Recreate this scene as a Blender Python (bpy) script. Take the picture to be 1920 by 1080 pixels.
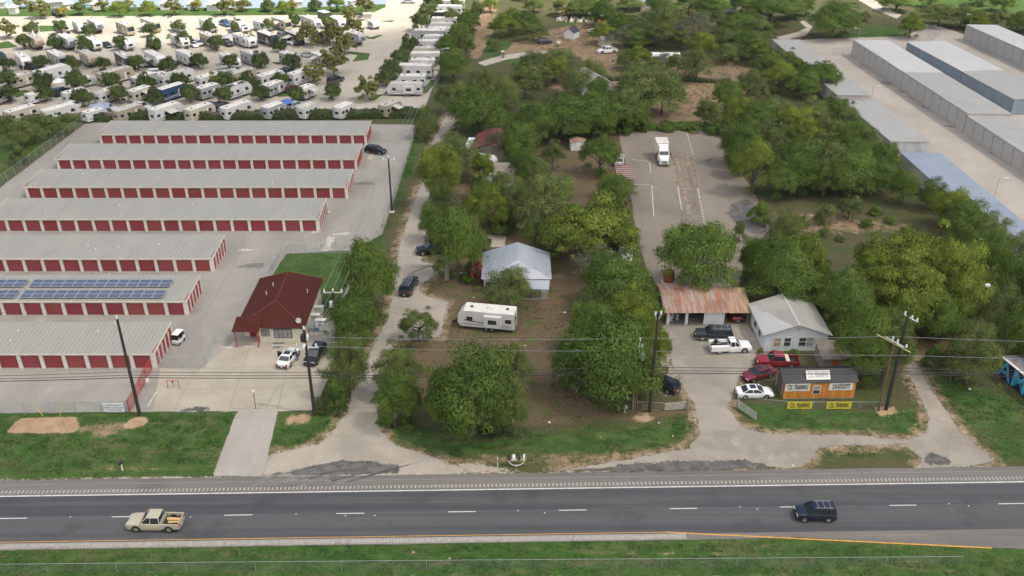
import bpy, bmesh, math, random
import numpy as np
from mathutils import Vector, Matrix, noise
from mathutils.geometry import tessellate_polygon

for o in list(bpy.data.objects): bpy.data.objects.remove(o)
scene = bpy.context.scene
C = scene.collection
R = math.radians
rnd = random.Random(7)

# ------------------------------------------------------------------ camera
FOC, TH, CAMH = 1757.0, R(28.77), 71.0
cd = bpy.data.cameras.new('camera'); cam = bpy.data.objects.new('camera', cd); C.objects.link(cam)
cam.location = (0, 0, CAMH); cam.rotation_euler = (R(90) - TH, 0, 0)
cd.sensor_width = 36; cd.lens = 36 * FOC / 1920; cd.clip_start = 0.5; cd.clip_end = 9000
scene.camera = cam
# ------------------------------------------------------------------ sky, sun, exposure
SUN_AZ, SUN_EL = R(108), R(58)          # azimuth clockwise from +Y (the way the camera looks)
w = bpy.data.worlds.new('World'); scene.world = w; w.use_nodes = True
nt = w.node_tree; bg = nt.nodes['Background']
sky = nt.nodes.new('ShaderNodeTexSky'); sky.sky_type = 'NISHITA'; sky.sun_disc = False
sky.sun_elevation = SUN_EL; sky.sun_rotation = SUN_AZ; sky.air_density = 1.0; sky.dust_density = 4.0
nt.links.new(sky.outputs[0], bg.inputs[0]); bg.inputs[1].default_value = 0.10
sl = bpy.data.lights.new('sun', 'SUN'); sl.energy = 5.0; sl.angle = R(0.8); sl.color = (1.0, 0.93, 0.80)
sun = bpy.data.objects.new('sun', sl); C.objects.link(sun)
sdir = Vector((math.sin(SUN_AZ) * math.cos(SUN_EL), math.cos(SUN_AZ) * math.cos(SUN_EL), math.sin(SUN_EL)))
sun.rotation_euler = sdir.to_track_quat('Z', 'Y').to_euler(); sun.location = sdir * 400
vs = scene.view_settings; vs.view_transform = 'Standard'; vs.look = 'None'; vs.gamma = 1; vs.use_curve_mapping = False
vs.exposure = 0.70

# ------------------------------------------------------------------ photograph pixel <-> place
_s, _c = math.sin(TH), math.cos(TH)
def G(px, py, z=0.0):
    u = (px - 960) / FOC; v = (py - 540) / FOC
    t = (z - CAMH) / (-_s - v * _c)
    return Vector((u * t, (_c - v * _s) * t, z))
def P(p):
    f = p[1] * _c - (p[2] - CAMH) * _s; up = p[1] * _s + (p[2] - CAMH) * _c
    return 960 + FOC * p[0] / f, 540 - FOC * up / f
def depth(p): return p[1] * _c - (p[2] - CAMH) * _s
def hz(px, py, ty):
    b = G(px, py); lo, hi = 0.0, 60.0
    for _ in range(40):
        m = (lo + hi) / 2
        if P((b.x, b.y, m))[1] > ty: lo = m
        else: hi = m
    return lo

# ------------------------------------------------------------------ materials
class NT:
    def __init__(s, name):
        s.m = bpy.data.materials.new(name); s.m.use_nodes = True; s.t = s.m.node_tree
        s.b = s.t.nodes['Principled BSDF']; s.out = s.t.nodes['Material Output']
    def n(s, typ, ins=None, **pr):
        d = s.t.nodes.new('ShaderNode' + typ)
        for k, v in pr.items(): setattr(d, k, v)
        for k, v in (ins or {}).items(): s.set(d.inputs[k], v)
        return d
    def set(s, sock, v):
        if hasattr(v, 'is_linked') or isinstance(v, bpy.types.NodeSocket): s.t.links.new(v, sock)
        else: sock.default_value = v
    def mix(s, f, a, b, typ='MIX'):
        d = s.t.nodes.new('ShaderNodeMix'); d.data_type = 'RGBA'; d.blend_type = typ
        s.set(d.inputs[0], f); s.set(d.inputs[6], a); s.set(d.inputs[7], b); return d.outputs[2]
    def math(s, op, a, b=0.0, c=0.0, clamp=False):
        d = s.t.nodes.new('ShaderNodeMath'); d.operation = op; d.use_clamp = clamp
        s.set(d.inputs[0], a); s.set(d.inputs[1], b); s.set(d.inputs[2], c); return d.outputs[0]
    def ramp(s, f, lo, hi, a=0.0, b=1.0):
        d = s.t.nodes.new('ShaderNodeMapRange'); d.interpolation_type = 'SMOOTHSTEP'
        s.set(d.inputs[0], f); d.inputs[1].default_value = lo; d.inputs[2].default_value = hi
        d.inputs[3].default_value = a; d.inputs[4].default_value = b; return d.outputs[0]
    def noise(s, vec, scale, det=4, rough=.6, dist=0.0):
        return s.n('TexNoise', {'Vector': vec, 'Scale': scale, 'Detail': det, 'Roughness': rough, 'Distortion': dist}).outputs[0]
def col4(c): return (c[0], c[1], c[2], 1)
MATS = {}
def mat(name, col, rough=.75, var=.12, scale=1.5, bump=0.0, metal=0.0, spec=.4, coat=0.0, stain=None, stretch=None, world=False):
    if name in MATS: return MATS[name]
    k = NT(name); b = k.b
    if world: vec = k.n('NewGeometry').outputs['Position']
    else: vec = k.n('TexCoord').outputs['Object']
    if stretch: vec = k.n('VectorMath', {0: vec, 1: stretch}, operation='MULTIPLY').outputs[0]
    f = k.noise(vec, scale, 5)
    lo = tuple(x * (1 - var) for x in col); hi = tuple(min(1, x * (1 + var)) for x in col)
    c = k.mix(k.ramp(f, .3, .7), col4(lo), col4(hi))
    if stain:
        g = k.noise(vec, scale * .37, 6, .7)
        c = k.mix(k.ramp(g, .52, .72, 0, stain[1]), c, col4(stain[0]))
    k.set(b.inputs['Base Color'], c)
    b.inputs['Roughness'].default_value = rough; b.inputs['Metallic'].default_value = metal
    b.inputs['Specular IOR Level'].default_value = spec
    if coat: b.inputs['Coat Weight'].default_value = coat; b.inputs['Coat Roughness'].default_value = .08
    if bump:
        bn = k.n('Bump', {'Height': k.noise(vec, scale * 6, 4), 'Strength': bump, 'Distance': .05})
        k.set(b.inputs['Normal'], bn.outputs[0])
    MATS[name] = k.m
    return k.m

# ------------------------------------------------------------------ mesh building
class MB:
    def __init__(s): s.v = []; s.f = []; s.mi = []
    def add(s, vs, fs, mi=0):
        o = len(s.v); s.v += [tuple(a) for a in vs]
        for f in fs: s.f.append(tuple(i + o for i in f)); s.mi.append(mi)
        return s
    def box(s, x0, x1, y0, y1, z0, z1, mi=0):
        return s.add([(x0,y0,z0),(x1,y0,z0),(x1,y1,z0),(x0,y1,z0),(x0,y0,z1),(x1,y0,z1),(x1,y1,z1),(x0,y1,z1)],
                     [(0,3,2,1),(4,5,6,7),(0,1,5,4),(1,2,6,5),(2,3,7,6),(3,0,4,7)], mi)
    def hexa(s, pts, mi=0):      # 4 bottom, 4 top points
        return s.add(pts, [(0,3,2,1),(4,5,6,7),(0,1,5,4),(1,2,6,5),(2,3,7,6),(3,0,4,7)], mi)
    def quad(s, a, b, c, d, mi=0): return s.add([a, b, c, d], [(0,1,2,3)], mi)
    def slab(s, pts, t, mi=0):   # polygon (any plane) with thickness t downwards
        n = len(pts); lo = [(p[0], p[1], p[2] - t) for p in pts]
        return s.add(list(pts) + lo, [tuple(range(n)), tuple(range(2*n-1, n-1, -1))] + [(i, i+n, (i+1) % n + n, (i+1) % n) for i in range(n)], mi)
    def prof(s, pr, y0, y1, mi=0):  # side profile (x,z) pushed out along y
        n = len(pr); a = [(x, y0, z) for x, z in pr] + [(x, y1, z) for x, z in pr]
        return s.add(a, [tuple(range(n)), tuple(range(2*n-1, n-1, -1))] + [(i, i+n, (i+1) % n + n, (i+1) % n) for i in range(n)], mi)
    def tube(s, p, q, r0, r1=None, n=6, mi=0, cap=True):
        r1 = r0 if r1 is None else r1; p = Vector(p); q = Vector(q); d = (q - p)
        if d.length < 1e-6: return s
        d.normalize(); a = d.orthogonal().normalized(); b = d.cross(a)
        vs = [p + (a*math.cos(t) + b*math.sin(t))*r0 for t in [2*math.pi*i/n for i in range(n)]] + \
             [q + (a*math.cos(t) + b*math.sin(t))*r1 for t in [2*math.pi*i/n for i in range(n)]]
        fs = [(i, (i+1) % n, (i+1) % n + n, i+n) for i in range(n)]
        if cap: fs += [tuple(range(n-1, -1, -1)), tuple(range(n, 2*n))]
        return s.add(vs, fs, mi)
    def path(s, pts, r, n=5, mi=0):
        for i in range(len(pts) - 1):
            ra = r[i] if isinstance(r, (list, tuple)) else r; rb = r[i+1] if isinstance(r, (list, tuple)) else r
            s.tube(pts[i], pts[i+1], ra, rb, n, mi)
        return s
    def loft(s, rings, mi=0, cap=True):
        n = len(rings[0]); vs = [p for r in rings for p in r]; fs = []
        for k in range(len(rings) - 1):
            for i in range(n): fs.append((k*n+i, k*n+(i+1) % n, (k+1)*n+(i+1) % n, (k+1)*n+i))
        if cap: fs += [tuple(range(n-1, -1, -1)), tuple(range((len(rings)-1)*n, len(rings)*n))]
        return s.add(vs, fs, mi)
    def mesh(s, name, mats, smooth=False):
        me = bpy.data.meshes.new(name); me.from_pydata(s.v, [], s.f)
        if not isinstance(mats, (list, tuple)): mats = [mats]
        for m in mats: me.materials.append(m)
        if len(mats) > 1: me.polygons.foreach_set('material_index', s.mi)
        bm = bmesh.new(); bm.from_mesh(me); bmesh.ops.recalc_face_normals(bm, faces=bm.faces); bm.to_mesh(me); bm.free()
        if smooth: me.shade_smooth()
        if smooth == 'edge': me.set_sharp_from_angle(angle=R(38))
        return me
def mk(name, me, parent=None, loc=(0,0,0), rz=0.0, label=None, cat=None, group=None, kind=None, rot=None, scale=None):
    o = bpy.data.objects.new(name, me); C.objects.link(o); o.location = loc
    o.rotation_euler = rot if rot is not None else (0, 0, rz)
    if scale is not None: o.scale = scale
    if parent is not None: o.parent = parent
    if label: o['label'] = label
    if cat: o['category'] = cat
    if group: o['group'] = group
    if kind: o['kind'] = kind
    return o
def thing(name, label, cat, loc=(0,0,0), rz=0.0, group=None, scale=None):
    return mk(name, None, None, loc, rz, label, cat, group, scale=scale)
def part(name, mb, mats, parent, loc=(0,0,0), rz=0.0, **kw):
    return mk(name, mb.mesh(name, mats) if isinstance(mb, MB) else mb, parent, loc, rz, **kw)
# a template is a list of (name, mesh, [sub-parts]) that many things share
def stamp(tpl, root):
    for t in tpl:
        loc = t[3] if len(t) > 3 else (0, 0, 0)
        o = mk(t[0], t[1], root, loc)
        for s2 in t[2]: mk(s2[0], s2[1], o, s2[3] if len(s2) > 3 else (0, 0, 0))
def text_mesh(txt, size, m, extrude=.006, shear=0.0):
    cu = bpy.data.curves.new('lettering', 'FONT'); cu.body = txt; cu.size = size; cu.extrude = extrude
    cu.align_x = 'CENTER'; cu.align_y = 'CENTER'; cu.resolution_u = 3; cu.offset = min(size*.022, .02); cu.shear = shear
    o = bpy.data.objects.new('lettering', cu); C.objects.link(o)
    me = bpy.data.meshes.new_from_object(o.evaluated_get(bpy.context.evaluated_depsgraph_get()))
    bpy.data.objects.remove(o); bpy.data.curves.remove(cu); me.materials.clear(); me.materials.append(m)
    return me
ORD = ['first','second','third','fourth','fifth','sixth','seventh','eighth','ninth','tenth','eleventh','twelfth','thirteenth','fourteenth','fifteenth',
       'sixteenth','seventeenth','eighteenth','nineteenth','twentieth','twenty-first','twenty-second','twenty-third','twenty-fourth','twenty-fifth','twenty-sixth','twenty-seventh','twenty-eighth']
# ================================================================== the setting: ground, road, pavements
def poly_world(px, z=0.0): return [G(a, b, 0).xy for a, b in px]
def sdist(X, Y, poly):           # signed distance, positive inside
    d = np.full(X.shape, 1e9); ins = np.zeros(X.shape, bool); n = len(poly)
    for i in range(n):
        ax, ay = poly[i]; bx, by = poly[(i+1) % n]; ex, ey = bx-ax, by-ay
        t = np.clip(((X-ax)*ex + (Y-ay)*ey) / (ex*ex+ey*ey+1e-9), 0, 1)
        d = np.minimum(d, np.hypot(X-ax-t*ex, Y-ay-t*ey))
        cr = (ay > Y) != (by > Y)
        with np.errstate(divide='ignore', invalid='ignore'):
            xi = (bx-ax)*(Y-ay)/(by-ay) + ax
        ins ^= cr & (X < xi)
    return np.where(ins, d, -d)
def axis(lo, hi, step, far, coarse, lim):
    a = list(np.arange(lo, hi, step))
    x = hi; st = step
    while x < far: a.append(x); x += coarse
    while x < lim: a.append(x); st = max(coarse, (x-far)*.3+coarse); x += st
    b = []; x = lo - coarse
    while x > -far: b.append(x); x -= coarse
    while x > -lim: b.append(x); x -= max(coarse, (-far-x)*.3+coarse)
    return np.array(b[::-1] + a)
gx = axis(-66, 66, .75, 240, 2.4, 4000)
gy = np.concatenate([np.array([-4000,-2000,-900,-400,-150,-50,0,30,50]), np.arange(60, 150, .75), np.arange(150, 240, 1.3), np.arange(240, 400, 2.2), np.array([420,470,560,700,1000,1600,2600,4000])])
GX, GY = np.meshgrid(gx, gy)
W = {k: np.zeros(GX.shape) for k in ('lush','brown','sand','gravel','tan','dark','leaf')}
def paint(ch, px, val=1.0, feather=1.5):
    W[ch] = np.maximum(W[ch], val * np.clip(.5 + sdist(GX, GY, poly_world(px)) / (2*feather), 0, 1))
# verges
paint('lush', [(-500,776),(600,770),(650,770),(640,800),(560,850),(480,893),(-500,905)], .95, 1)
paint('lush', [(705,760),(760,790),(860,815),(1000,800),(1180,780),(1310,770),(1315,840),(1150,870),(900,880),(700,850)], .62, 2.5)
paint('lush', [(1360,752),(1480,765),(1640,770),(1740,760),(1745,815),(1430,812)], .85, 1.2)
paint('lush', [(1520,832),(1705,830),(1720,862),(1530,866)], .55, 1)
paint('lush', [(1720,690),(1770,700),(1900,740),(2300,800),(2300,880),(1880,868),(1800,800)], .7, 2.5)
paint('lush', [(-600,1014),(1300,1005),(1500,1012),(2400,1040),(2400,1110),(-600,1110)], .9, 1)
paint('lush', [(790,262),(770,330),(735,395),(712,450),(690,460),(700,440),(725,400),(758,300),(775,250)], 1.0, .8)
paint('lush', [(640,455),(700,440),(735,400),(735,470),(720,560),(690,640),(640,760),(600,775)], .5, 1.2)
paint('lush', [(905,75),(1010,80),(1030,110),(960,120),(900,118)], .8, 2)
paint('lush', [(1060,40),(1130,40),(1140,90),(1060,90)], .7, 2)
paint('lush', [(1520,85),(1640,45),(1740,70),(1690,90),(1560,95)], .9, 3)
paint('lush', [(-700,6),(760,4),(700,30),(-700,34)], .9, 3)
paint('lush', [(1640,-10),(2400,-20),(2400,30),(1750,25)], .8, 4)
paint('lush', [(-400,240),(165,226),(0,355),(-300,560)], .6, 2)
paint('lush', [(1640,640),(1700,650),(1700,760),(1620,765),(1600,700)], .5, 2)
paint('lush', [(770,540),(850,545),(830,620),(850,650),(780,650)], .45, 2)
paint('lush', [(1400,370),(1500,380),(1560,470),(1440,480),(1400,420)], .35, 4)
# brown leaf litter and bare soil
paint('lush', [(780,620),(850,640),(900,700),(830,720),(790,700)], .45, 4)
paint('lush', [(1000,740),(1130,770),(1050,800),(900,800)], .5, 4)
paint('lush', [(785,520),(900,510),(1060,560),(1075,640),(1050,720),(1180,780),(1000,800),(800,760)], .40, 3)
paint('brown', [(785,505),(900,500),(1060,540),(1080,620),(1060,720),(1130,770),(1215,775),(1000,800),(860,790),(770,740),(780,640),(840,610)], 1.0, 3)
paint('brown', [(800,300),(1180,240),(1190,480),(1100,560),(900,560),(800,460)], .9, 4)
paint('brown', [(1130,765),(1300,745),(1290,780),(1180,800)], .8, 2)
paint('brown', [(1600,560),(1800,560),(1860,700),(1700,680)], .75, 4)
paint('brown', [(1400,560),(1560,560),(1690,640),(1660,760),(1460,760),(1430,680)], .45, 4)
paint('brown', [(590,520),(660,520),(640,650),(575,650),(600,560)], .7, 1)
paint('tan', [(1000,60),(1120,40),(1180,95),(1330,110),(1420,130),(1430,190),(1340,235),(1200,230),(1000,150)], 1.0, 4)
paint('tan', [(900,-5),(935,-5),(925,60),(900,110),(880,110),(890,60)], 1.0, 1.5)
paint('tan', [(1060,-15),(1120,-15),(1150,25),(1040,25)], .8, 4)
paint('tan', [(960,80),(1060,60),(1100,85),(1000,100),(940,105)], .9, 2)
paint('tan', [(1300,780),(1440,780),(1500,800),(1330,830)], .35, 2)
paint('tan', [(1440,395),(1560,400),(1720,420),(1700,440),(1560,440),(1460,440)], .78, 5)
paint('tan', [(150,790),(245,785),(260,815),(180,828),(130,815)], .55, 1.2)
paint('tan', [(170,868),(420,872),(400,885),(180,888)], .5, .8)
paint('tan', [(1000,1025),(1500,1035),(1700,1042),(1400,1045),(1000,1040)], .6, 1)
paint('tan', [(60,1050),(480,1040),(900,1042),(480,1050)], .55, .8)
paint('tan', [(820,850),(1240,840),(1200,868),(820,880)], .65, 1.5)
paint('tan', [(1540,835),(1690,838),(1700,855),(1560,858)], .6, 1)
paint('tan', [(1790,780),(1850,800),(1900,850),(1850,860)], .6, 2)
paint('sand', [(35,785),(140,782),(150,800),(140,812),(60,812),(12,810)], 1.1, .8)
paint('sand', [(250,782),(275,782),(278,796),(245,804),(228,802)], 1.0, .7)
paint('sand', [(528,772),(592,770),(600,790),(560,805),(525,800)], .6, 1.1)
paint('sand', [(1190,772),(1225,770),(1240,790),(1200,798),(1175,790)], .72, 1.4)
paint('sand', [(1638,762),(1680,762),(1684,776),(1650,782)], .85, .9)
paint('sand', [(760,330),(775,330),(700,480),(690,480)], .0, .7)
paint('gravel', [(-600,900),(2500,868),(2500,893),(-600,912)], .75, 1.0)
paint('gravel', [(-600,1072),(2500,1072),(2500,1100),(-600,1100)], .52, .8)
paint('gravel', [(480,850),(900,868),(1000,885),(480,900)], .9, 1.5)
paint('gravel', [(1190,640),(1290,620),(1310,740),(1250,770),(1200,740)], .55, 3)
paint('gravel', [(1420,560),(1700,800),(1740,830),(1690,820)], .0, 3)
paint('dark', [(210,868),(-600,880),(-600,890),(140,884)], .55, .8)
paint('dark', [(840,1030),(1180,1026),(1240,1034),(840,1044)], .6, .8)
paint('dark', [(1330,650),(1440,645),(1440,690),(1340,690)], .5, 1.5)
paint('dark', [(225,835),(300,830),(305,848),(220,846)], .5, .6)
paint('leaf', [(640,690),(700,700),(660,790),(630,790)], .6, 1.0)
LANE_PX = [(850,185),(812,262),(792,335),(768,400),(746,470),(738,540),(726,600),(702,640),(672,705),(648,772),(630,802),(598,832),(505,852),(485,890),(560,897),(700,893),(905,889),(862,875),(792,850),(742,835),(718,810),(711,770),(711,720),(728,665),(745,640),(790,637),(826,632),(840,565),(793,553),(785,538),(812,518),(826,498),(790,490),(797,440),(806,390),(808,335),(832,265),(874,185)]
DRIVE_PX = [(1238,610),(1398,604),(1440,655),(1388,712),(1365,765),(1392,800),(1440,812),(1600,816),(1700,824),(1738,812),(1738,775),(1705,705),(1688,665),(1708,662),(1748,732),(1800,806),(1868,866),(1800,878),(1730,880),(1722,858),(1695,834),(1535,838),(1526,860),(1500,879),(1300,874),(1130,880),(1040,884),(1190,858),(1288,841),(1310,815),(1303,765),(1262,690)]
for q_, val, rch in ((LANE_PX, .54, 2.2), (DRIVE_PX, .50, 2.2)):
    W['gravel'] = np.maximum(W['gravel'], val*np.clip(1 + np.minimum(0, sdist(GX, GY, poly_world(q_)))/rch, 0, 1))
    W['tan'] = np.maximum(W['tan'], .55*np.clip(1 + np.minimum(0, sdist(GX, GY, poly_world(q_))+.6)/3.0, 0, 1))
nx, ny = len(gx), len(gy)
me = bpy.data.meshes.new('ground')
me.vertices.add(nx*ny); co = np.zeros((nx*ny, 3), np.float32); co[:,0] = GX.ravel(); co[:,1] = GY.ravel(); me.vertices.foreach_set('co', co.ravel())
ii = np.arange(nx*ny).reshape(ny, nx); q = np.stack([ii[:-1,:-1], ii[:-1,1:], ii[1:,1:], ii[1:,:-1]], -1).reshape(-1, 4)
me.loops.add(q.size); me.loops.foreach_set('vertex_index', q.ravel().astype(np.int32))
me.polygons.add(len(q)); me.polygons.foreach_set('loop_start', (np.arange(len(q))*4).astype(np.int32))
me.update(); me.validate()
for nm, ch in (('cover_a', ('lush','brown','sand','gravel')), ('cover_b', ('tan','dark','leaf',None))):
    at = me.attributes.new(nm, 'FLOAT_COLOR', 'POINT')
    d = np.ones((nx*ny, 4), np.float32)
    for j, cc in enumerate(ch):
        if cc: d[:, j] = W[cc].ravel()
    at.data.foreach_set('color', d.ravel())
k = NT('ground_cover'); pos = k.n('NewGeometry').outputs['Position']
A = k.n('Attribute', attribute_name='cover_a'); B = k.n('Attribute', attribute_name='cover_b')
sa = k.n('SeparateColor', {0: A.outputs['Color']}); sb = k.n('SeparateColor', {0: B.outputs['Color']})
n1 = k.noise(pos, .11, 6, .62, .6); n2 = k.noise(pos, .55, 6, .7, .4); n3 = k.noise(pos, 2.6, 5, .7); n4 = k.noise(pos, .03, 3, .6)
brk = k.math('MULTIPLY_ADD', n2, .55, k.math('MULTIPLY', n3, .45))
def wgt(sock, amp=.9, lo=.42, hi=.6):
    return k.ramp(k.math('ADD', sock, k.math('MULTIPLY', k.math('SUBTRACT', brk, .5), amp)), lo, hi)
olive = k.mix(k.ramp(n1, .35, .65), (.085,.078,.042,1), (.055,.075,.028,1))
olive = k.mix(k.ramp(n3, .45, .7, 0, .55), olive, (.135,.10,.06,1))
c = olive
brown = k.mix(k.ramp(n3, .3, .72), (.092,.068,.043,1), (.155,.117,.076,1)); brown = k.mix(k.ramp(n1, .5, .7, 0, .6), brown, (.175,.108,.068,1))
brown = k.mix(k.ramp(n2, .45, .68, 0, .6), brown, (.082,.092,.034,1))
c = k.mix(wgt(sa.outputs[1]), c, brown)
lush = k.mix(k.ramp(n2, .3, .7), (.030,.076,.017,1), (.056,.118,.027,1)); lush = k.mix(k.ramp(n4, .35, .65, 0, .5), lush, (.062,.098,.030,1))
ns = k.noise(k.n('VectorMath', {0: pos, 1: (.22,1.0,1)}, operation='MULTIPLY').outputs[0], .8, 6, .72, .5)
lush = k.mix(k.ramp(ns, .50, .70, 0, .75), lush, (.135,.115,.060,1)); lush = k.mix(k.ramp(ns, .30, .48, .6, 0), lush, (.026,.058,.014,1))
lush = k.mix(k.ramp(n3, .5, .8, 0, .35), lush, (.11,.12,.05,1)); lush = k.mix(k.ramp(k.noise(pos, .2, 5, .65, .8), .50, .66, 0, .7), lush, (.100,.110,.048,1)); lush = k.mix(k.ramp(k.noise(pos, .16, 4, .6, .5), .28, .44, .65, 0), lush, (.028,.062,.015,1))
c = k.mix(wgt(sa.outputs[0], 1.3, .36, .62), c, lush)
tan = k.mix(k.ramp(n2, .3, .7), (.185,.130,.080,1), (.285,.210,.138,1)); tan = k.mix(k.ramp(n1, .5, .68, 0, .7), tan, (.11,.11,.05,1))
c = k.mix(wgt(sb.outputs[0], 1.3, .4, .62), c, tan)
grav = k.mix(k.ramp(n3, .3, .7), (.27,.235,.20,1), (.40,.36,.31,1)); c = k.mix(wgt(A.outputs['Alpha'], 1.0, .45, .6), c, grav)
sand = k.mix(k.ramp(n2, .3, .7), (.27,.18,.108,1), (.40,.285,.185,1)); c = k.mix(wgt(sa.outputs[2], 1.0, .42, .6), c, sand)
dk = k.mix(n3, (.09,.085,.08,1), (.16,.15,.14,1)); c = k.mix(wgt(sb.outputs[1], 1.2, .42, .66), c, dk)
k.set(k.b.inputs['Base Color'], c); k.b.inputs['Roughness'].default_value = .95; k.b.inputs['Specular IOR Level'].default_value = .1
k.set(k.b.inputs['Normal'], k.n('Bump', {'Height': k.noise(pos, 3.2, 5, .75), 'Strength': .9, 'Distance': .14}).outputs[0])
me.materials.append(k.m); mk('ground', me, kind='structure')

def sheet(name, px, z, m, jag=.25, step=.8, kind='structure', world=None):
    pts = [Vector(p) for p in (world or poly_world(px))]; out = []
    for i, a in enumerate(pts):
        b = pts[(i+1) % len(pts)]; n = max(1, min(160, int((b-a).length / step))); nrm = Vector((-(b-a).y, (b-a).x)).normalized()
        for j in range(n):
            p = a.lerp(b, j/n)
            if jag: p = p + nrm * (noise.noise((p.x*.35, p.y*.35, 3.1))*jag*1.6 + noise.noise((p.x*1.3, p.y*1.3, 9.))*jag*.8)
            out.append((p.x, p.y, z))
    tr = tessellate_polygon([[Vector(p) for p in out]])
    me = bpy.data.meshes.new(name); me.from_pydata(out, [], [tuple(t) for t in tr])
    bm = bmesh.new(); bm.from_mesh(me)
    for f in bm.faces:
        if f.normal.z < 0: f.normal_flip()
    bm.to_mesh(me); bm.free(); me.materials.append(m)
    return mk(name, me, kind=kind)

SOFT = {}
def soft(name, px, z, m, amp=.8, step=.55, kind='structure', world=None, reach=1.3):
    """a patch of ground cover whose rim breaks up raggedly; 'rim' holds the distance inside the outline"""
    pw = [tuple(p) for p in (world or poly_world(px))]; xs = [p[0] for p in pw]; ys = [p[1] for p in pw]
    ax_ = np.arange(min(xs)-reach-step, max(xs)+reach+2*step, step); ay_ = np.arange(min(ys)-reach-step, max(ys)+reach+2*step, step)
    X, Y = np.meshgrid(ax_, ay_); D = sdist(X, Y, pw); n_x = len(ax_)
    keep = D > -reach; cell = keep[:-1,:-1] | keep[:-1,1:] | keep[1:,1:] | keep[1:,:-1]
    I = np.arange(X.size).reshape(X.shape); Q = np.stack([I[:-1,:-1][cell], I[:-1,1:][cell], I[1:,1:][cell], I[1:,:-1][cell]], -1)
    us, inv = np.unique(Q, return_inverse=True); Q = inv.reshape(-1, 4)
    me = bpy.data.meshes.new(name); me.vertices.add(len(us)); me.vertices.foreach_set('co', np.stack([X.ravel()[us], Y.ravel()[us], np.full(len(us), z)], 1).astype(np.float32).ravel())
    me.loops.add(Q.size); me.loops.foreach_set('vertex_index', Q.ravel().astype(np.int32)); me.polygons.add(len(Q)); me.polygons.foreach_set('loop_start', (np.arange(len(Q))*4).astype(np.int32)); me.update()
    at = me.attributes.new('rim', 'FLOAT', 'POINT'); at.data.foreach_set('value', (D.ravel()[us]/amp).astype(np.float32))
    if m.name in SOFT: m = SOFT[m.name]
    else:
        key = m.name; m = m.copy(); m.name = key + '_ragged'; SOFT[key] = m; t = m.node_tree; out = t.nodes['Material Output']; src = out.inputs[0].links[0].from_socket
        class K: pass
        k = NT.__new__(NT); k.t = t; g_ = k.n('NewGeometry').outputs['Position']
        f = k.math('ADD', k.n('Attribute', attribute_name='rim').outputs['Fac'], k.math('MULTIPLY', k.math('SUBTRACT', k.math('ADD', k.math('MULTIPLY', k.noise(g_, .45, 6, .7), .55), k.math('MULTIPLY', k.noise(g_, 2.6, 5, .75), .45)), .5), 3.4))
        mx = k.n('MixShader', {0: k.ramp(f, -.12, .22), 1: k.n('BsdfTransparent').outputs[0], 2: src}); t.links.new(mx.outputs[0], out.inputs[0])
    me.materials.append(m); return mk(name, me, kind=kind)
def paving(name, a, b, stain, dark, sc=.25, crack=.0, streak=None):
    k = NT(name); pos = k.n('NewGeometry').outputs['Position']
    v2 = k.n('VectorMath', {0: pos, 1: streak or (1,1,1)}, operation='MULTIPLY').outputs[0]
    n1 = k.noise(v2, sc, 6, .62, .5); n2 = k.noise(v2, sc*3.2, 6, .7, .3); n3 = k.noise(pos, 5.5, 4, .7); n4 = k.noise(pos, sc*.35, 4, .6)
    c = k.mix(k.ramp(n1, .32, .68), col4(a), col4(b))
    c = k.mix(k.ramp(n2, .53, .72, 0, .75), c, col4(stain))
    c = k.mix(k.ramp(n4, .52, .72, 0, .6), c, col4(dark))
    c = k.mix(k.ramp(n3, .35, .75, 0, .22), c, col4(tuple(x*.7 for x in a)))
    if crack:
        vo = k.n('TexVoronoi', {'Vector': k.n('VectorMath', {0: pos, 1: k.n('TexNoise', {'Vector': pos, 'Scale': .6}).outputs[1]}, operation='ADD').outputs[0], 'Scale': crack}, feature='DISTANCE_TO_EDGE').outputs[0]
        c = k.mix(k.ramp(vo, 0, .012, .55, 0), c, col4(tuple(x*.4 for x in a)))
    k.set(k.b.inputs['Base Color'], c); k.b.inputs['Roughness'].default_value = .88; k.b.inputs['Specular IOR Level'].default_value = .25
    k.set(k.b.inputs['Normal'], k.n('Bump', {'Height': n3, 'Strength': .35, 'Distance': .04}).outputs[0])
    MATS[name] = k.m; return k.m
M_yard = paving('storage_concrete', (.235,.225,.205), (.300,.288,.262), (.345,.325,.29), (.185,.177,.162), .12, 0, (1,.6,1))
M_pad = paving('pale_concrete', (.315,.285,.232), (.385,.352,.29), (.42,.388,.325), (.245,.225,.188), .16)
M_apron = paving('apron_concrete', (.285,.268,.24), (.345,.325,.295), (.39,.36,.315), (.225,.213,.19), .2, 0, (1,.4,1))
M_lane = paving('caliche_lane', (.275,.25,.212), (.345,.315,.268), (.40,.36,.298), (.22,.2,.17), .18)
M_drive = paving('gravel_drive', (.222,.202,.172), (.305,.278,.238), (.375,.335,.278), (.175,.16,.14), .13)
M_lot = paving('worn_asphalt', (.178,.156,.130), (.230,.203,.166), (.262,.215,.158), (.132,.120,.106), .1, .0, (1,.45,1))
M_rvpark = paving('park_concrete', (.340,.312,.262), (.405,.375,.32), (.435,.405,.352), (.285,.26,.222), .07)
M_ryard = paving('crushed_stone', (.335,.30,.262), (.41,.372,.33), (.445,.41,.37), (.275,.245,.215), .06)
M_asph = paving('asphalt', (.052,.055,.061), (.086,.088,.094), (.102,.103,.107), (.044,.046,.051), .55, 0, (.02,1.0,1))
M_should = paving('shoulder_asphalt', (.120,.113,.107), (.155,.147,.138), (.205,.188,.165), (.095,.092,.088), .3, 0, (.06,1.0,1))
M_lawn = paving('lawn_grass', (.036,.078,.018), (.062,.108,.026), (.11,.118,.045), (.14,.105,.055), .35)
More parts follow.
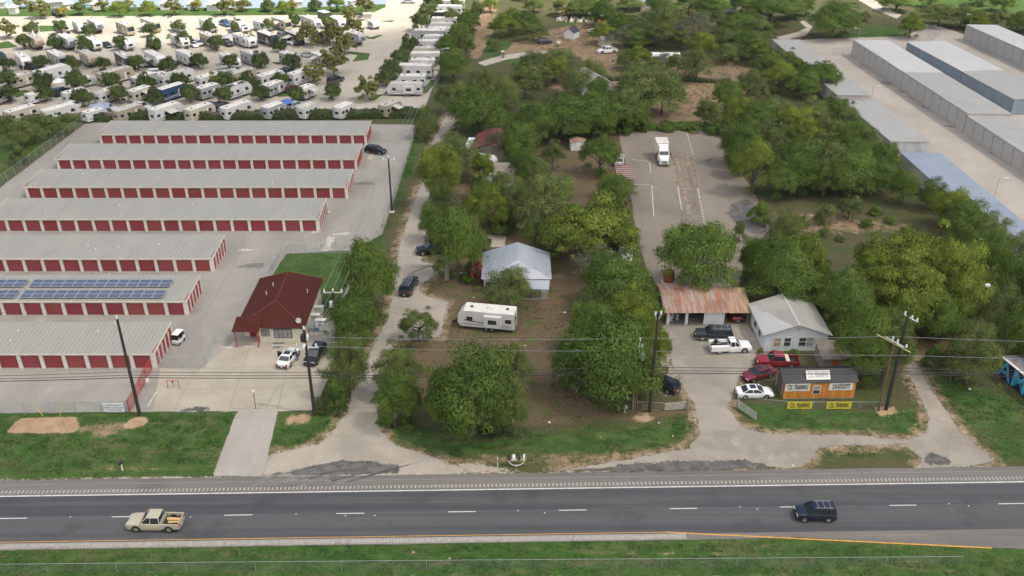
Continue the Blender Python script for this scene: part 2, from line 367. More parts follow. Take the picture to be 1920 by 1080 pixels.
sheet('storage_yard', [(-420,779),(590,770),(640,645),(662,470),(716,440),(741,370),(783,234),(166,227),(0,352),(-420,660)], .02, M_yard, .12)
sheet('office_parking', [(288,770),(520,772),(590,768),(632,655),(560,637),(440,640),(372,695),(300,690)], .03, M_pad, .02)
soft('driveway_apron', [(444,771),(522,771),(494,893),(398,893)], .034, M_apron, 0.25, 0.55)
soft('office_lawn', [(536,476),(652,470),(668,500),(640,560),(606,600),(600,530),(505,528),(507,522)], .045, M_lawn, 0.3, 0.55)
soft('gravel_lane', LANE_PX, .022, M_lane, 0.75, 0.55)
soft('training_drive', DRIVE_PX, .018, M_drive, 0.75, 0.55)
soft('training_lot', [(1157,244),(1342,242),(1370,290),(1400,340),(1432,390),(1442,432),(1400,475),(1385,540),(1240,548),(1212,505),(1195,450),(1186,400),(1178,330),(1168,290)], .016, M_lot, 0.75, 0.55)
sheet('caravan_park_paving', [(-700,34),(0,31),(690,28),(722,14),(742,-60),(815,-60),(872,-60),(862,20),(838,90),(812,160),(795,206),(166,222),(-300,226),(-700,300)], .02, M_rvpark, .1)
soft('crushed_stone_yard', [(1470,78),(1540,72),(1700,68),(1738,44),(1760,48),(1830,72),(2300,210),(2400,420),(2200,560),(1960,470),(1790,330),(1690,262),(1560,180)], .02, M_ryard, 0.9, 1.2)
soft('back_lane', [(894,118),(912,112),(940,104),(985,97),(1065,93),(1066,97),(1000,103),(950,112),(910,124)], .02, M_rvpark, 0.75, 0.55)
soft('dirt_track', [(1592,-10),(1620,-10),(1668,16),(1690,28),(1682,36),(1640,18)], .02, M_ryard, 0.75, 0.55)
soft('woodland_path', [(1455,70),(1495,60),(1512,52),(1500,42),(1506,38),(1524,50),(1512,66),(1470,76)], .02, M_ryard, 0.75, 0.55)
# lake far off at the upper left
k = NT('lake_water'); k.b.inputs['Base Color'].default_value = (.30,.36,.42,1); k.b.inputs['Roughness'].default_value = .12
k.set(k.b.inputs['Normal'], k.n('Bump', {'Height': k.noise(k.n('NewGeometry').outputs['Position'], .6, 3), 'Strength': .15}).outputs[0])
sheet('lake', None, .012, k.m, 1.0, 6, world=[(-900,333),(-150,332),(-90,330),(-40,336),(-42,360),(-70,420),(-300,520),(-900,520)])

# ------------------------------------------------------------------ highway
Y0 = G(0, 931).xy; Y1 = G(1920, 903.6).xy; rdir = (Y1 - Y0).normalized(); rn = Vector((-rdir.y, rdir.x)); ro = G(960, 917.5).xy
def RW(s, t): p = ro + rdir*s + rn*t; return (p.x, p.y)      # s along, t away from the camera, from the white edge line
def off(px, py): d = G(px, py).xy - ro; return d.dot(rdir), d.dot(rn)
SL, SR = -420, 420
tn = off(960, 888)[1]; ty = off(480, 1010)[1]; tl = off(480, 1025)[1]; td = off(866, 960)[1]
road = sheet('highway', None, .03, M_should, .06, 2, world=[RW(SL, tl), RW(off(1290,1012)[0], tl), RW(off(1500,1013)[0], tl+.1), RW(off(1920,1036)[0], tl-2.1), RW(SR, tl-7), RW(SR, tn), RW(SL, tn)])
lan = sheet('highway_lanes', None, .036, M_asph, .0, 8, world=[RW(SL, ty-.25), RW(off(1480,1000)[0], ty-.25), RW(SR, ty-.6), RW(SR, .12), RW(SL, .12)])
M_wp = mat('road_paint_white', (.50,.50,.49), .7, .22, 3, stain=((.25,.25,.25), .6)); M_yp = mat('road_paint_yellow', (.50,.27,.05), .7, .2, 2, stain=((.16,.13,.09), .5))
M_rs = mat('milled_rumble', (.30,.29,.27), .85, .15, 2)
def strip(mb, s0, s1, t0, t1, z, mi=0, tb=None):
    a, b = RW(s0, t0), RW(s1, tb[0] if tb else t0); c_, d_ = RW(s1, tb[1] if tb else t1), RW(s0, t1)
    mb.quad((*a, z), (*b, z), (*c_, z), (*d_, z), mi)
mb = MB(); strip(mb, SL, SR, -.09, .09, .042); part('edge_line', mb, M_wp, road)
mb = MB(); s1 = off(1250, 998)[0]; s2, t2 = off(1860, 1028); strip(mb, SL, s1, ty-.045, ty+.045, .043); strip(mb, s1, s2, ty-.08, ty+.08, .043, tb=(t2-.1, t2+.1)); part('yellow_line', mb, M_yp, road)
mb = MB(); s = SL
while s < SR: strip(mb, s, s+.2, .42, .92, .042); s += .46
part('rumble_strip', mb, M_rs, road, kind='stuff')
mb = MB(); s = SL; se = off(1278, 1006)[0]
while s < se: strip(mb, s, s+.2, ty-.85, ty-.38, .043); s += .34
part('rumble_strip', mb, M_rs, road, kind='stuff')
mb = MB(); strip(mb, SL, se+.5, tl+.1, ty-.2, .0395); part('shoulder_edge', mb, mat('pale_shoulder', (.245,.23,.21), .9, .12, 2, world=True), road)
mb = MB(); strip(mb, SL, SR, td-.02, td+.02, .041); part('lane_joint', mb, mat('joint', (.13,.13,.135), .9), road)
mb = MB(); strip(mb, SL, SR, off(1440,890)[1]-.03, off(1440,890)[1]+.03, .041); part('shoulder_joint', mb, mat('joint2', (.24,.235,.225), .9, .3, 1), road)
s0 = off(1074-26, 957)[0]
mb = MB(); mb.quad((*RW(0,-.065), 0),(*RW(3.05,-.065), 0),(*RW(3.05,.065), 0),(*RW(0,.065), 0)); dash = mb.mesh('lane_dash', M_wp)
for i in range(-7, 8):
    p = Vector(RW(s0 + i*12.19, td)) - ro; mk('lane_dash', dash, road, (p.x, p.y, .044))
M_refl = mat('reflector', (.75,.75,.72), .4)
for x, y in ((132,970),(357,970),(555,964),(648,967),(703,967),(971,958),(1021,962),(1388,951),(1420,955),(1779,945),(1816,949)):
    mb = MB(); mb.hexa([(-.06,-.06,0),(.06,-.06,0),(.06,.06,0),(-.06,.06,0),(-.035,-.035,.03),(.035,-.035,.03),(.035,.035,.03),(-.035,.035,.03)])
    part('road_reflector', mb, M_refl, road, G(x, y, 0)+Vector((0,0,.037)))
# dark tracked-on tar and pale drag marks at the drive mouths
M_tar = mat('tar_smear', (.095,.09,.086), .9, .35, .8, world=True)
soft('tar_patch', [(505,890),(560,880),(610,870),(640,862),(690,866),(745,872),(752,880),(745,888),(700,889),(640,892)], .038, M_tar, 1.0, .4)
soft('tar_patch', [(1035,884),(1130,878),(1200,868),(1300,864),(1390,862),(1420,868),(1465,880),(1300,883),(1150,884)], .034, M_tar, 1.0, .4)
soft('tar_patch', [(1728,860),(1745,850),(1780,862),(1782,872),(1740,872)], .032, M_tar, 1.0, .4)
soft('oil_stain', [(352,765),(372,762),(395,768),(372,772),(340,772)], .042, M_tar, 1.0, .4)
mb = MB()
for i in range(16):
    a = G(520+rnd.uniform(-60,160), 900+rnd.uniform(-4,20)); L = rnd.uniform(4,9); d = Vector((math.cos(.42), math.sin(.42), 0)); n_ = Vector((-d.y, d.x, 0))*rnd.uniform(.05,.13)
    mb.quad(a-n_+Vector((0,0,.046)), a+d*L-n_*.4+Vector((0,0,.046)), a+d*L+n_*.4+Vector((0,0,.046)), a+n_+Vector((0,0,.046)))
part('drag_mark', mb, mat('dust_drag', (.17,.163,.155), .95, .3, 1, world=True), road, kind='stuff')
# painted bay lines and worn strips of the training lot
lotp = bpy.data.objects['training_lot']
M_lw = mat('lot_paint', (.47,.45,.41), .8, .25, 2)
def pline(par, a, b, wd, m, z=.028, nm='painted_line'):
    p = G(*a); q_ = G(*b); d = (q_-p).normalized(); n_ = Vector((-d.y, d.x, 0))*wd/2; zz = Vector((0,0,z))
    mb = MB(); mb.quad(p-n_+zz, q_-n_+zz, q_+n_+zz, p+n_+zz); part(nm, mb, m, par)
for a, b in (((1184,299),(1217,303)),((1218,303),(1220,324)),((1188,346),(1222,347)),((1222,347),(1226,406)),((1222,351),(1233,353)),((1271,349),(1278,394)),((1308,352),(1312,373))):
    pline(lotp, a, b, .17, M_lw)
for i in range(12): pline(lotp, (1313+i*.9, 378+i*4.6), (1313.4+i*.9, 380+i*4.6), .3, M_lw)
pline(lotp, (1285,239),(1300,292), .12, M_lw)
M_trk = mat('worn_track', (.235,.195,.145), .95, .25, 1.2, world=True)
soft('worn_track', [(1262,292),(1272,290),(1300,400),(1288,405)], .022, M_trk, 1.8, .5); soft('worn_track', [(1284,292),(1292,290),(1315,400),(1304,405)], .022, M_trk, 1.8, .5)
soft('mud_patch', [(1375,380),(1400,376),(1420,392),(1438,430),(1425,440),(1400,432),(1385,420),(1362,400)], .026, mat('wet_mud', (.11,.105,.105), .5, .3, .7, world=True), 1.6, .5)
# concrete joints in the office parking
offp = bpy.data.objects['office_parking']
M_jt = mat('concrete_joint', (.20,.185,.16), .95)
for a, b in (((365,695),(326,770)),((470,645),(430,770)),((548,650),(520,770)),((375,692),(590,684)),((330,730),(606,725))): pline(offp, a, b, .07, M_jt, .036, 'joint')
yd = bpy.data.objects['storage_yard']
for a, b in (((0,700),(240,690)),((330,560),(420,545)),((290,700),(330,692))): pline(yd, a, b, .06, mat('seam', (.2,.19,.18), .95), .026, 'joint')
pline(offp, (294,734),(276,764), .16, M_lw, .04)
for x, y in ((425,652),(468,650),(522,648)):
    a = G(x,y); mb = MB(); mb.hexa([(-.9,-.1,0),(.9,-.1,0),(.9,.1,0),(-.9,.1,0),(-.85,-.06,.12),(.85,-.06,.12),(.85,.06,.12),(-.85,.06,.12)])
    part('wheel_stop', mb, mat('kerb_concrete', (.50,.47,.41), .9), None, (a.x, a.y, .03), label='concrete wheel stop bar in the office parking, '+{425:'left one below the porch',468:'middle one of three',522:'right one behind the white sedan'}[x], cat='wheel stop', group='wheel stops by the office')

# pale rinse streaks, dark drips and slab seams that age the storage yard
gr = random.Random(21); M_pale = mat('pale_streak', (.40,.375,.325), .95, .2, 1.0, world=True); M_damp = mat('damp_streak', (.150,.143,.130), .9, .2, 1.0, world=True)
for i in range(26):
    x = gr.uniform(-90,-26); y = gr.choice((103,115,129,143,158,173,188,112,126,150)) + gr.uniform(-3,2); w_ = gr.uniform(.5,1.6); l_ = gr.uniform(1.5,6); sk = gr.uniform(-1,1)
    soft('yard_stain', None, .026 + .0003*i, M_pale if i % 3 else M_damp, 1.4, .5, world=[(x,y),(x+w_,y),(x+w_+sk,y+l_),(x+sk,y+l_)])
for i, (x, y) in enumerate(((470,500),(560,415),(680,345),(640,440),(500,560),(460,470),(700,280),(600,400))):
    p_ = G(x, y); soft('yard_stain', None, .027 + .0003*i, M_pale if i % 2 else M_damp, 1.5, .5, world=[(p_.x-2,p_.y-.5),(p_.x+2.4,p_.y-.2),(p_.x+1.6,p_.y+1.2),(p_.x-1.4,p_.y+.8)])
M_seam = mat('yard_seam', (.165,.158,.145), .95)
for y in (102.5, 117.6, 131.6, 146.6, 161.6, 176.2, 191.0):
    mb = MB(); mb.quad((-100,y,.0275),(-29 if y > 150 else -36,y,.0275),(-29 if y > 150 else -36,y+.07,.0275),(-100,y+.07,.0275)); part('joint', mb, M_seam, yd)
for x in (-46.0, -38.5, -27.5):
    mb = MB(); mb.quad((x,118 if x < -40 else 140,.0278),(x+.07,118 if x < -40 else 140,.0278),(x+.07,160,.0278),(x,160,.0278)); part('joint', mb, M_seam, yd)
M_seal = mat('crack_sealant', (.028,.028,.03), .6)
for i in range(9):
    s_ = gr.uniform(-60,60); mb = MB(); t0 = gr.uniform(-7,-1); P_ = [RW(s_+gr.uniform(-.25,.25)+j*.12, t0-j*.45) for j in range(int(gr.uniform(3,9)))]
    for a, b in zip(P_, P_[1:]): mb.quad((a[0]-.035,a[1],.0425),(a[0]+.035,a[1],.0425),(b[0]+.035,b[1],.0425),(b[0]-.035,b[1],.0425))
    part('sealed_crack', mb, M_seal, road)
# ================================================================== vegetation
def leaf_mat(name, dark, mid, light, rough=.65, trans=.35):
    k = NT(name); at = k.n('Attribute', attribute_name='leaf_tone').outputs['Fac']; oi = k.n('ObjectInfo').outputs['Random']
    v = k.math('ADD', at, k.math('MULTIPLY', k.math('SUBTRACT', oi, .5), .34), clamp=True)
    r = k.n('ValToRGB', {0: v}); e = r.color_ramp.elements; e[0].position = .05; e[0].color = col4(dark); e[1].position = .95; e[1].color = col4(light)
    m_ = e.new(.5); m_.color = col4(mid)
    c = r.outputs[0]
    k.set(k.b.inputs['Base Color'], c); k.b.inputs['Roughness'].default_value = rough; k.b.inputs['Specular IOR Level'].default_value = .25
    tr = k.n('BsdfTranslucent', {0: c}); mx = k.n('MixShader', {0: trans, 1: k.b.outputs[0], 2: tr.outputs[0]})
    k.t.links.new(mx.outputs[0], k.out.inputs[0]); return k.m
LM = {
 'oak':  leaf_mat('oak_leaf',  (0.064,0.110,0.022), (0.114,0.184,0.034), (0.175,0.253,0.051)),
 'elm':  leaf_mat('elm_leaf',  (0.092,0.135,0.021), (0.169,0.231,0.034), (0.251,0.314,0.051)),
 'mesq': leaf_mat('mesquite_leaf', (0.084,0.121,0.034), (0.145,0.195,0.056), (0.211,0.262,0.081)),
 'grey': leaf_mat('grey_leaf', (0.097,0.110,0.058), (0.155,0.168,0.095), (0.230,0.236,0.144)),
 'live': leaf_mat('live_oak_leaf', (0.048,0.074,0.024), (0.084,0.121,0.036), (0.133,0.173,0.054)),
 'syc':  leaf_mat('sycamore_leaf', (0.104,0.117,0.034), (0.174,0.185,0.056), (0.251,0.248,0.086)),
 'gold': leaf_mat('gold_leaf', (0.118,0.124,0.022), (0.237,0.220,0.039), (0.334,0.275,0.049)),
 'red':  leaf_mat('red_leaf', (0.084,0.021,0.018), (0.209,0.041,0.049), (0.334,0.082,0.073)),
}
M_bark = mat('bark', (.095,.08,.066), .95, .3, 4, .5, stretch=(3,3,.6)); M_barkg = mat('pale_bark', (.24,.22,.195), .95, .25, 4, .4, stretch=(3,3,.6))
def crown_mesh(name, seed, m, n_cl=34, n_leaf=6500, lsz=.042, zlo=.22, shell=.55, rcl=(.2,.36), flat=.5, top=1.0, cone=0.0, gap=0.0, spiky=0.0):
    g = np.random.default_rng(seed); cs = []; tries = 0
    while len(cs) < n_cl and tries < 4000:
        tries += 1
        d = g.normal(size=3); d /= np.linalg.norm(d); d[2] = abs(d[2])*1.0 - .35 if g.random() < .8 else d[2]
        r = g.uniform(shell, 1.0)**.7
        rc = g.uniform(*rcl); out_ = g.random() < .16
        if out_: rc *= .6
        p = d * r * (1 - rc*.8) * (1.16 if out_ else 1)
        z = (p[2]*.5 + .5)
        if cone: p[:2] *= (1.15 - cone*z)
        if cs and min(np.linalg.norm(p - q[0]) for q in cs) < gap*rc: continue
        cs.append((p, rc, g.random()))
    # add a lopsided lobe so no crown is a ball
    P_, N_, T_, S_ = [], [], [], []
    wts = np.array([c[1]**2 for c in cs]); wts /= wts.sum()
    for (p, rc, tone), w_ in zip(cs, wts):
        n = int(n_leaf*w_); d = g.normal(size=(n, 3)); d /= np.linalg.norm(d, axis=1)[:, None]
        d[:, 2] = np.where(d[:, 2] < -.3, -d[:, 2]*.6, d[:, 2])
        rr = rc * (g.uniform(.25, 1.0, n)**.45) * (1 + g.normal(0, .10+spiky, n))
        q = p + d*rr[:, None]*np.array([1, 1, .85])
        P_.append(q); N_.append(d + g.normal(0, .32, (n, 3))); S_.append(d*.8 + p*.55 + np.array([0,0,.35]) + g.normal(0, .16, (n, 3))); 
        T_.append(np.clip(.5 + (tone-.5)*.55 + g.normal(0, .14, n), 0, 1))
    q = np.concatenate(P_); nr = np.concatenate(N_); nr /= np.linalg.norm(nr, axis=1)[:, None]; tn_ = np.concatenate(T_)
    s_ = np.abs(q[:, :2]).max(); q[:, :2] /= np.percentile(np.hypot(q[:, 0], q[:, 1]), 98)
    zz = q[:, 2]; z0, z1 = np.percentile(zz, 1), np.percentile(zz, 99.5); q[:, 2] = zlo + (zz - z0)/(z1 - z0)*(1 - zlo)
    n = len(q); up = np.tile(np.array([0., 0, 1]), (n, 1)); t1 = np.cross(nr, up + g.normal(0, .5, (n, 3))); t1 /= np.linalg.norm(t1, axis=1)[:, None]; t2 = np.cross(nr, t1)
    ang = g.uniform(0, 6.28, n)[:, None]; a = t1*np.cos(ang) + t2*np.sin(ang); b = np.cross(nr, a)
    L = lsz*np.clip(g.lognormal(-.05, .42, n), .35, 2.2)[:, None]
    k_ = np.array([1, 1, .8])
    v = np.stack([q - a*L*k_, q - b*L*.55*k_, q + a*L*k_, q + b*L*.55*k_], 1).reshape(-1, 3).astype(np.float32)
    me = bpy.data.meshes.new(name); me.vertices.add(n*4); me.vertices.foreach_set('co', v.ravel())
    me.loops.add(n*4); me.loops.foreach_set('vertex_index', np.arange(n*4, dtype=np.int32))
    me.polygons.add(n); me.polygons.foreach_set('loop_start', np.arange(n, dtype=np.int32)*4); me.update()
    at = me.attributes.new('leaf_tone', 'FLOAT', 'POINT'); at.data.foreach_set('value', np.repeat(tn_, 4).astype(np.float32))
    sn = np.concatenate(S_); sn /= np.linalg.norm(sn, axis=1)[:, None]; me.shade_smooth(); me.normals_split_custom_set_from_vertices(np.repeat(sn, 4, 0).tolist())
    me.materials.append(m); return me, [(c[0], c[1]) for c in cs], (np.percentile(zz, 1), np.percentile(zz, 99.5))
def trunk_mesh(name, seed, m, cl, zlo, thick=.045, fork=.2, lim=9, bare=0):
    g = random.Random(seed); mb = MB(); x = y = 0; pts = [(0,0,0)]; rs = [thick*1.5]
    for i in range(1, 5):
        x += g.uniform(-.05,.05); y += g.uniform(-.05,.05); pts.append((x, y, .02 + (zlo+fork)*i/4)); rs.append(thick*(1.25-.16*i))
    mb.path(pts, rs, 7)
    base = pts[-1]
    for (c, rc) in g.sample(cl, min(lim, len(cl))):
        tip = (c[0]*.9, c[1]*.9, zlo + (c[2]*.42+.5)*(1-zlo)*.95); st = pts[g.choice((2,3,4,4))]
        midp = ((st[0]*.5+tip[0]*.5)+g.uniform(-.08,.08), (st[1]*.5+tip[1]*.5)+g.uniform(-.08,.08), st[2]*.45+tip[2]*.55+.03)
        mb.path([st, midp, tip], [thick*.55, thick*.36, thick*.12], 5)
        for _ in range(bare):
            d = (tip[0]+g.uniform(-.3,.3), tip[1]+g.uniform(-.3,.3), min(1.03, tip[2]+g.uniform(.0,.25))); mb.path([midp, tip, d], [thick*.2, thick*.15, thick*.05], 4)
    return mb.mesh(name, m, True)
TP = {}
def proto(kind, seeds, m, bark, thick=.045, lim=9, bare=0, **kw):
    TP[kind] = []
    for s_ in seeds:
        me, cl, _ = crown_mesh('crown', s_, m, **kw)
        TP[kind].append((me, trunk_mesh('trunk', s_, bark, cl, kw.get('zlo', .22), thick, .2, lim, bare)))
proto('oak', (1,2,3), LM['oak'], M_bark, n_cl=64, n_leaf=36000, lsz=.0165, zlo=.14, rcl=(.13,.40), shell=.45)
proto('elm', (11,12,13), LM['elm'], M_bark, n_cl=70, n_leaf=36000, lsz=.0165, zlo=.12, rcl=(.11,.36), shell=.42)
proto('mesq', (21,22,23), LM['mesq'], M_bark, .035, 14, 1, n_cl=76, n_leaf=32000, lsz=.0145, zlo=.2, rcl=(.12,.3), shell=.4, spiky=.16)
proto('grey', (31,32), LM['grey'], M_barkg, .03, 22, 3, n_cl=46, n_leaf=9000, lsz=.017, zlo=.18, rcl=(.12,.28), shell=.35, spiky=.22)
proto('live', (41,42,43), LM['live'], M_bark, .04, 7, n_cl=30, n_leaf=5000, lsz=.05, zlo=.2, rcl=(.24,.42), shell=.35)
proto('syc', (51,52), LM['syc'], M_barkg, .035, 12, n_cl=44, n_leaf=4200, lsz=.056, zlo=.2, rcl=(.14,.26), shell=.3, cone=.45)
proto('gold', (61,), LM['gold'], M_bark, .035, 8, n_cl=36, n_leaf=3000, lsz=.06, zlo=.15, rcl=(.2,.35), shell=.4)
proto('bush', (71,72), LM['oak'], M_bark, .03, 6, n_cl=30, n_leaf=14000, lsz=.026, zlo=.0, rcl=(.22,.4), shell=.4)
proto('mbush', (73,74), LM['mesq'], M_bark, .02, 6, n_cl=34, n_leaf=14000, lsz=.022, zlo=.0, rcl=(.18,.36), shell=.4, spiky=.15)
proto('red', (75,), LM['red'], M_bark, .03, 5, n_cl=16, n_leaf=1400, lsz=.08, zlo=.1, rcl=(.2,.4), shell=.4)
TNAME = {'oak':'oak_tree','elm':'elm_tree','mesq':'mesquite_tree','grey':'bare_tree','live':'live_oak_tree','syc':'sycamore_tree','gold':'yellow_tree','bush':'shrub','mbush':'shrub','red':'red_shrub'}
TDESC = {'oak':'dark green leafy tree','elm':'bright yellow-green leafy tree','mesq':'feathery grey-green tree','grey':'sparse grey twiggy tree','live':'small dark round tree','syc':'tall olive tree','gold':'yellow-leaved tree','bush':'low dark green shrub','mbush':'low feathery green shrub','red':'red-flowered shrub'}
TREES = []
def tree(kind, x, ytop, ybase, wpx, label=None, group=None, h=None, sq=1.0):
    b = G(x, ybase); r = wpx*.5*depth(b)/FOC
    if h is None:
        # the crown's far rim hides the top: aim for the top row of the crown
        lo, hi = .3, 40.
        for _ in range(30):
            m_ = (lo+hi)/2
            if P((b.x, b.y + r*.35, m_))[1] > ytop: lo = m_
            else: hi = m_
        h = max(.6, lo)
    pr = TP[kind][len(TREES) % len(TP[kind])]
    t = thing(TNAME[kind], label or '', 'shrub' if 'shrub' in TNAME[kind] else 'tree', b, rnd.uniform(0, 6.28), group, (r*rnd.uniform(.94,1.06), r*sq*rnd.uniform(.92,1.06), h))
    mk('crown', pr[0], t); mk('trunk', pr[1], t)
    TREES.append([t, kind, x, ybase, r*2, h, label is None]); return t
# wooded properties: (kind, x, row of the crown's top, row where the trunk stands, crown width), photograph pixels read off the ground
T = '''oak 695 448 585 112|oak 672 540 650 112|mesq 655 620 745 96|bush 633 700 772 52|mbush 600 742 775 26|mbush 800 196 262 52
mesq 748 640 742 92|oak 742 690 800 78|mesq 770 700 790 60|mesq 785 578 640 76|oak 890 645 815 180|mesq 948 690 812 90|oak 835 680 800 80|mesq 960 640 730 80
mesq 950 492 580 108|oak 858 385 525 100|oak 812 378 455 58|mesq 880 400 510 60|bush 885 490 530 40
oak 1160 478 600 150|elm 1180 525 640 120|oak 1110 560 660 110|oak 1140 578 745 200|elm 1215 590 715 80|oak 1065 640 735 70|oak 1122 472 568 76|mesq 1200 640 745 80
grey 1114 455 532 104|elm 1105 358 490 185|elm 1150 395 480 90|oak 1040 400 480 70|mesq 1020 318 440 125|elm 915 332 430 100|mesq 960 330 420 70|mesq 1000 400 470 60
mesq 850 248 335 112|elm 830 268 390 90|grey 868 352 425 66|mesq 830 330 410 60|grey 930 240 300 50|oak 985 270 345 60|oak 1125 250 330 74|oak 1148 326 395 60|mesq 1160 325 375 66|elm 1140 318 372 44|oak 975 225 300 70|mesq 1005 290 350 50
oak 895 158 248 118|mesq 850 150 215 70|mesq 905 125 190 60|mesq 945 135 205 80|mesq 985 118 185 70|oak 1050 172 262 110|oak 1110 165 258 110|oak 1005 190 270 90|elm 1085 185 262 70|oak 940 200 262 70|mesq 1160 160 245 80|oak 1185 185 245 70|mesq 1215 112 222 150|mesq 1240 130 215 90|mesq 1190 115 205 80|oak 1150 195 245 60
mesq 1050 85 140 80|mesq 1000 92 150 70|mesq 1085 120 180 70|elm 1040 105 155 56|mesq 1110 110 160 60|grey 1075 105 150 60|mesq 1015 120 165 56|elm 1195 82 130 60|mesq 1175 90 130 50|grey 1245 95 130 50
elm 945 22 70 58|oak 985 20 60 60|mesq 1000 40 78 60|mesq 960 12 40 40|mesq 1000 -8 24 44|mesq 1060 -4 30 60|mesq 1075 2 36 46|oak 1100 -6 34 70|oak 1130 0 50 60|elm 1130 38 82 52|oak 1165 20 70 56|grey 1165 42 90 64|oak 1190 45 90 66|mesq 1230 8 90 84|mesq 1200 30 75 60|mesq 1260 10 70 70|grey 1300 20 85 90|mesq 1275 50 92 48|oak 1240 -10 30 60|mesq 1180 -12 20 60|mesq 1290 -14 24 60|oak 1335 -12 35 80|mesq 1340 30 70 70|elm 1315 58 108 56|mesq 1355 50 95 60|oak 1380 20 75 80|oak 1400 55 110 72|mesq 1360 78 120 60|oak 1310 70 110 40|mesq 1270 98 140 44|mesq 1305 88 155 60|gold 1290 108 142 24
elm 920 -6 24 34|mesq 895 0 40 30|oak 880 18 62 48|oak 862 40 90 50|oak 850 85 150 70|oak 838 62 110 44|mesq 875 62 110 40|mesq 845 12 50 34|mesq 855 -10 22 30|mesq 925 70 96 30
oak 1560 0 72 104|oak 1440 -12 50 110|mesq 1420 30 82 66|oak 1480 -10 36 60|oak 1510 -8 30 36|oak 1390 -20 25 60|mesq 1620 20 40 30|elm 1705 20 72 54|mesq 1760 2 50 90|mesq 1800 6 52 60|elm 1828 14 56 56|mesq 1865 18 56 56|oak 1905 20 60 50|oak 1680 -10 22 60|oak 1880 -14 22 50|mesq 1840 -18 10 50|mesq 1945 20 62 60|mesq 1740 -16 14 40
elm 1420 68 125 56|oak 1440 95 150 60|mesq 1465 88 135 60|oak 1490 105 160 60|oak 1535 112 172 80|elm 1460 115 175 70|oak 1505 130 185 60|mesq 1400 128 185 70|oak 1360 150 205 56|mesq 1420 150 200 50
mesq 1340 190 240 60|elm 1385 180 245 70|oak 1415 188 258 80|mesq 1450 178 245 86|elm 1480 195 262 80|mesq 1520 180 250 90|oak 1555 175 245 66|mesq 1580 190 262 60|elm 1510 215 285 80|mesq 1550 215 285 86|oak 1590 222 295 76|mesq 1620 235 305 66|oak 1600 255 325 80|oak 1650 265 335 66|oak 1390 225 310 84|mesq 1440 215 300 80
elm 1410 262 365 88|oak 1480 255 365 100|mesq 1530 250 350 120|oak 1590 280 370 110|oak 1640 290 365 96|mesq 1545 290 372 60|oak 1690 318 385 56|oak 1380 265 330 60|oak 1460 300 375 70
oak 1300 410 545 156|oak 1445 432 540 104|elm 1500 425 540 90|oak 1465 460 575 130|oak 1410 440 520 56|mesq 1475 392 440 56|mesq 1590 365 412 50
elm 1640 430 560 120|elm 1700 418 560 150|elm 1765 440 580 130|elm 1690 470 610 170|oak 1575 500 600 120|oak 1590 530 640 110|oak 1610 575 712 108|mesq 1655 580 715 100|oak 1560 520 580 70|elm 1620 480 590 90
mesq 1745 330 395 56|elm 1775 352 430 90|oak 1800 372 460 100|mesq 1850 395 480 90|oak 1835 425 520 90|mesq 1890 430 520 90|oak 1870 470 570 90|elm 1800 510 620 110|mesq 1860 530 640 100|oak 1900 560 680 80|oak 1935 480 600 90|elm 1930 600 700 70|oak 1750 545 640 90|oak 1960 560 690 90|mesq 1840 500 580 70
mesq 1812 600 722 104|mesq 1780 640 712 60|oak 1690 560 640 70|bush 1745 640 690 40
elm 905 285 345 46|mesq 940 318 372 50|oak 905 330 385 44|mesq 1035 262 320 50|oak 965 262 318 44|mesq 1180 150 205 60|oak 1120 145 200 60|bush 1170 222 250 40|bush 1340 225 250 44|mbush 1365 225 256 40|bush 1250 225 243 46|bush 1300 226 244 50|bush 1205 224 246 30|oak 1130 215 255 60|bush 1395 240 280 46|mesq 1320 182 240 44
mbush 70 238 268 36|mesq 45 222 275 60|mesq 100 212 258 40|mbush 40 265 308 34|mesq 20 215 250 40|mbush 120 232 250 30|mesq -20 240 290 50
mbush 985 300 350 44|bush 940 385 440 46|mesq 965 385 425 50|mesq 905 440 470 36|bush 1060 330 372 34|red 893 484 530 32|mbush 1160 430 470 40|grey 1190 690 765 22|bush 718 775 800 28|bush 765 790 806 30
mbush 1505 402 424 30|mbush 1545 424 442 26|bush 1625 408 426 28|mbush 1668 402 420 26|mbush 1575 438 452 22|bush 1478 415 440 30|mbush 1535 396 412 22|bush 1640 385 402 30|mbush 1700 420 440 30|bush 1450 440 470 34|bush 1425 652 664 16|bush 1450 655 664 14|bush 1490 655 664 26|mbush 1545 380 420 40|bush 1420 372 420 46|mbush 1385 412 455 30|oak 1205 520 610 50|bush 1236 606 617 10
mesq 985 -24 0 50|mesq 1035 -26 -4 50|oak 1130 -26 -2 60|mesq 1215 -28 0 60|oak 1400 -30 -2 70|mesq 1450 -32 -6 60|oak 1330 -30 -4 60|mesq 1290 -30 -6 60|oak 1650 -26 -4 50|oak 1780 -30 -8 60|mesq 940 -30 -8 40'''
for ln in T.split('\n'):
    for e in ln.split('|'):
        kd, *n_ = e.split(); tree(kd, *[float(a) for a in n_])
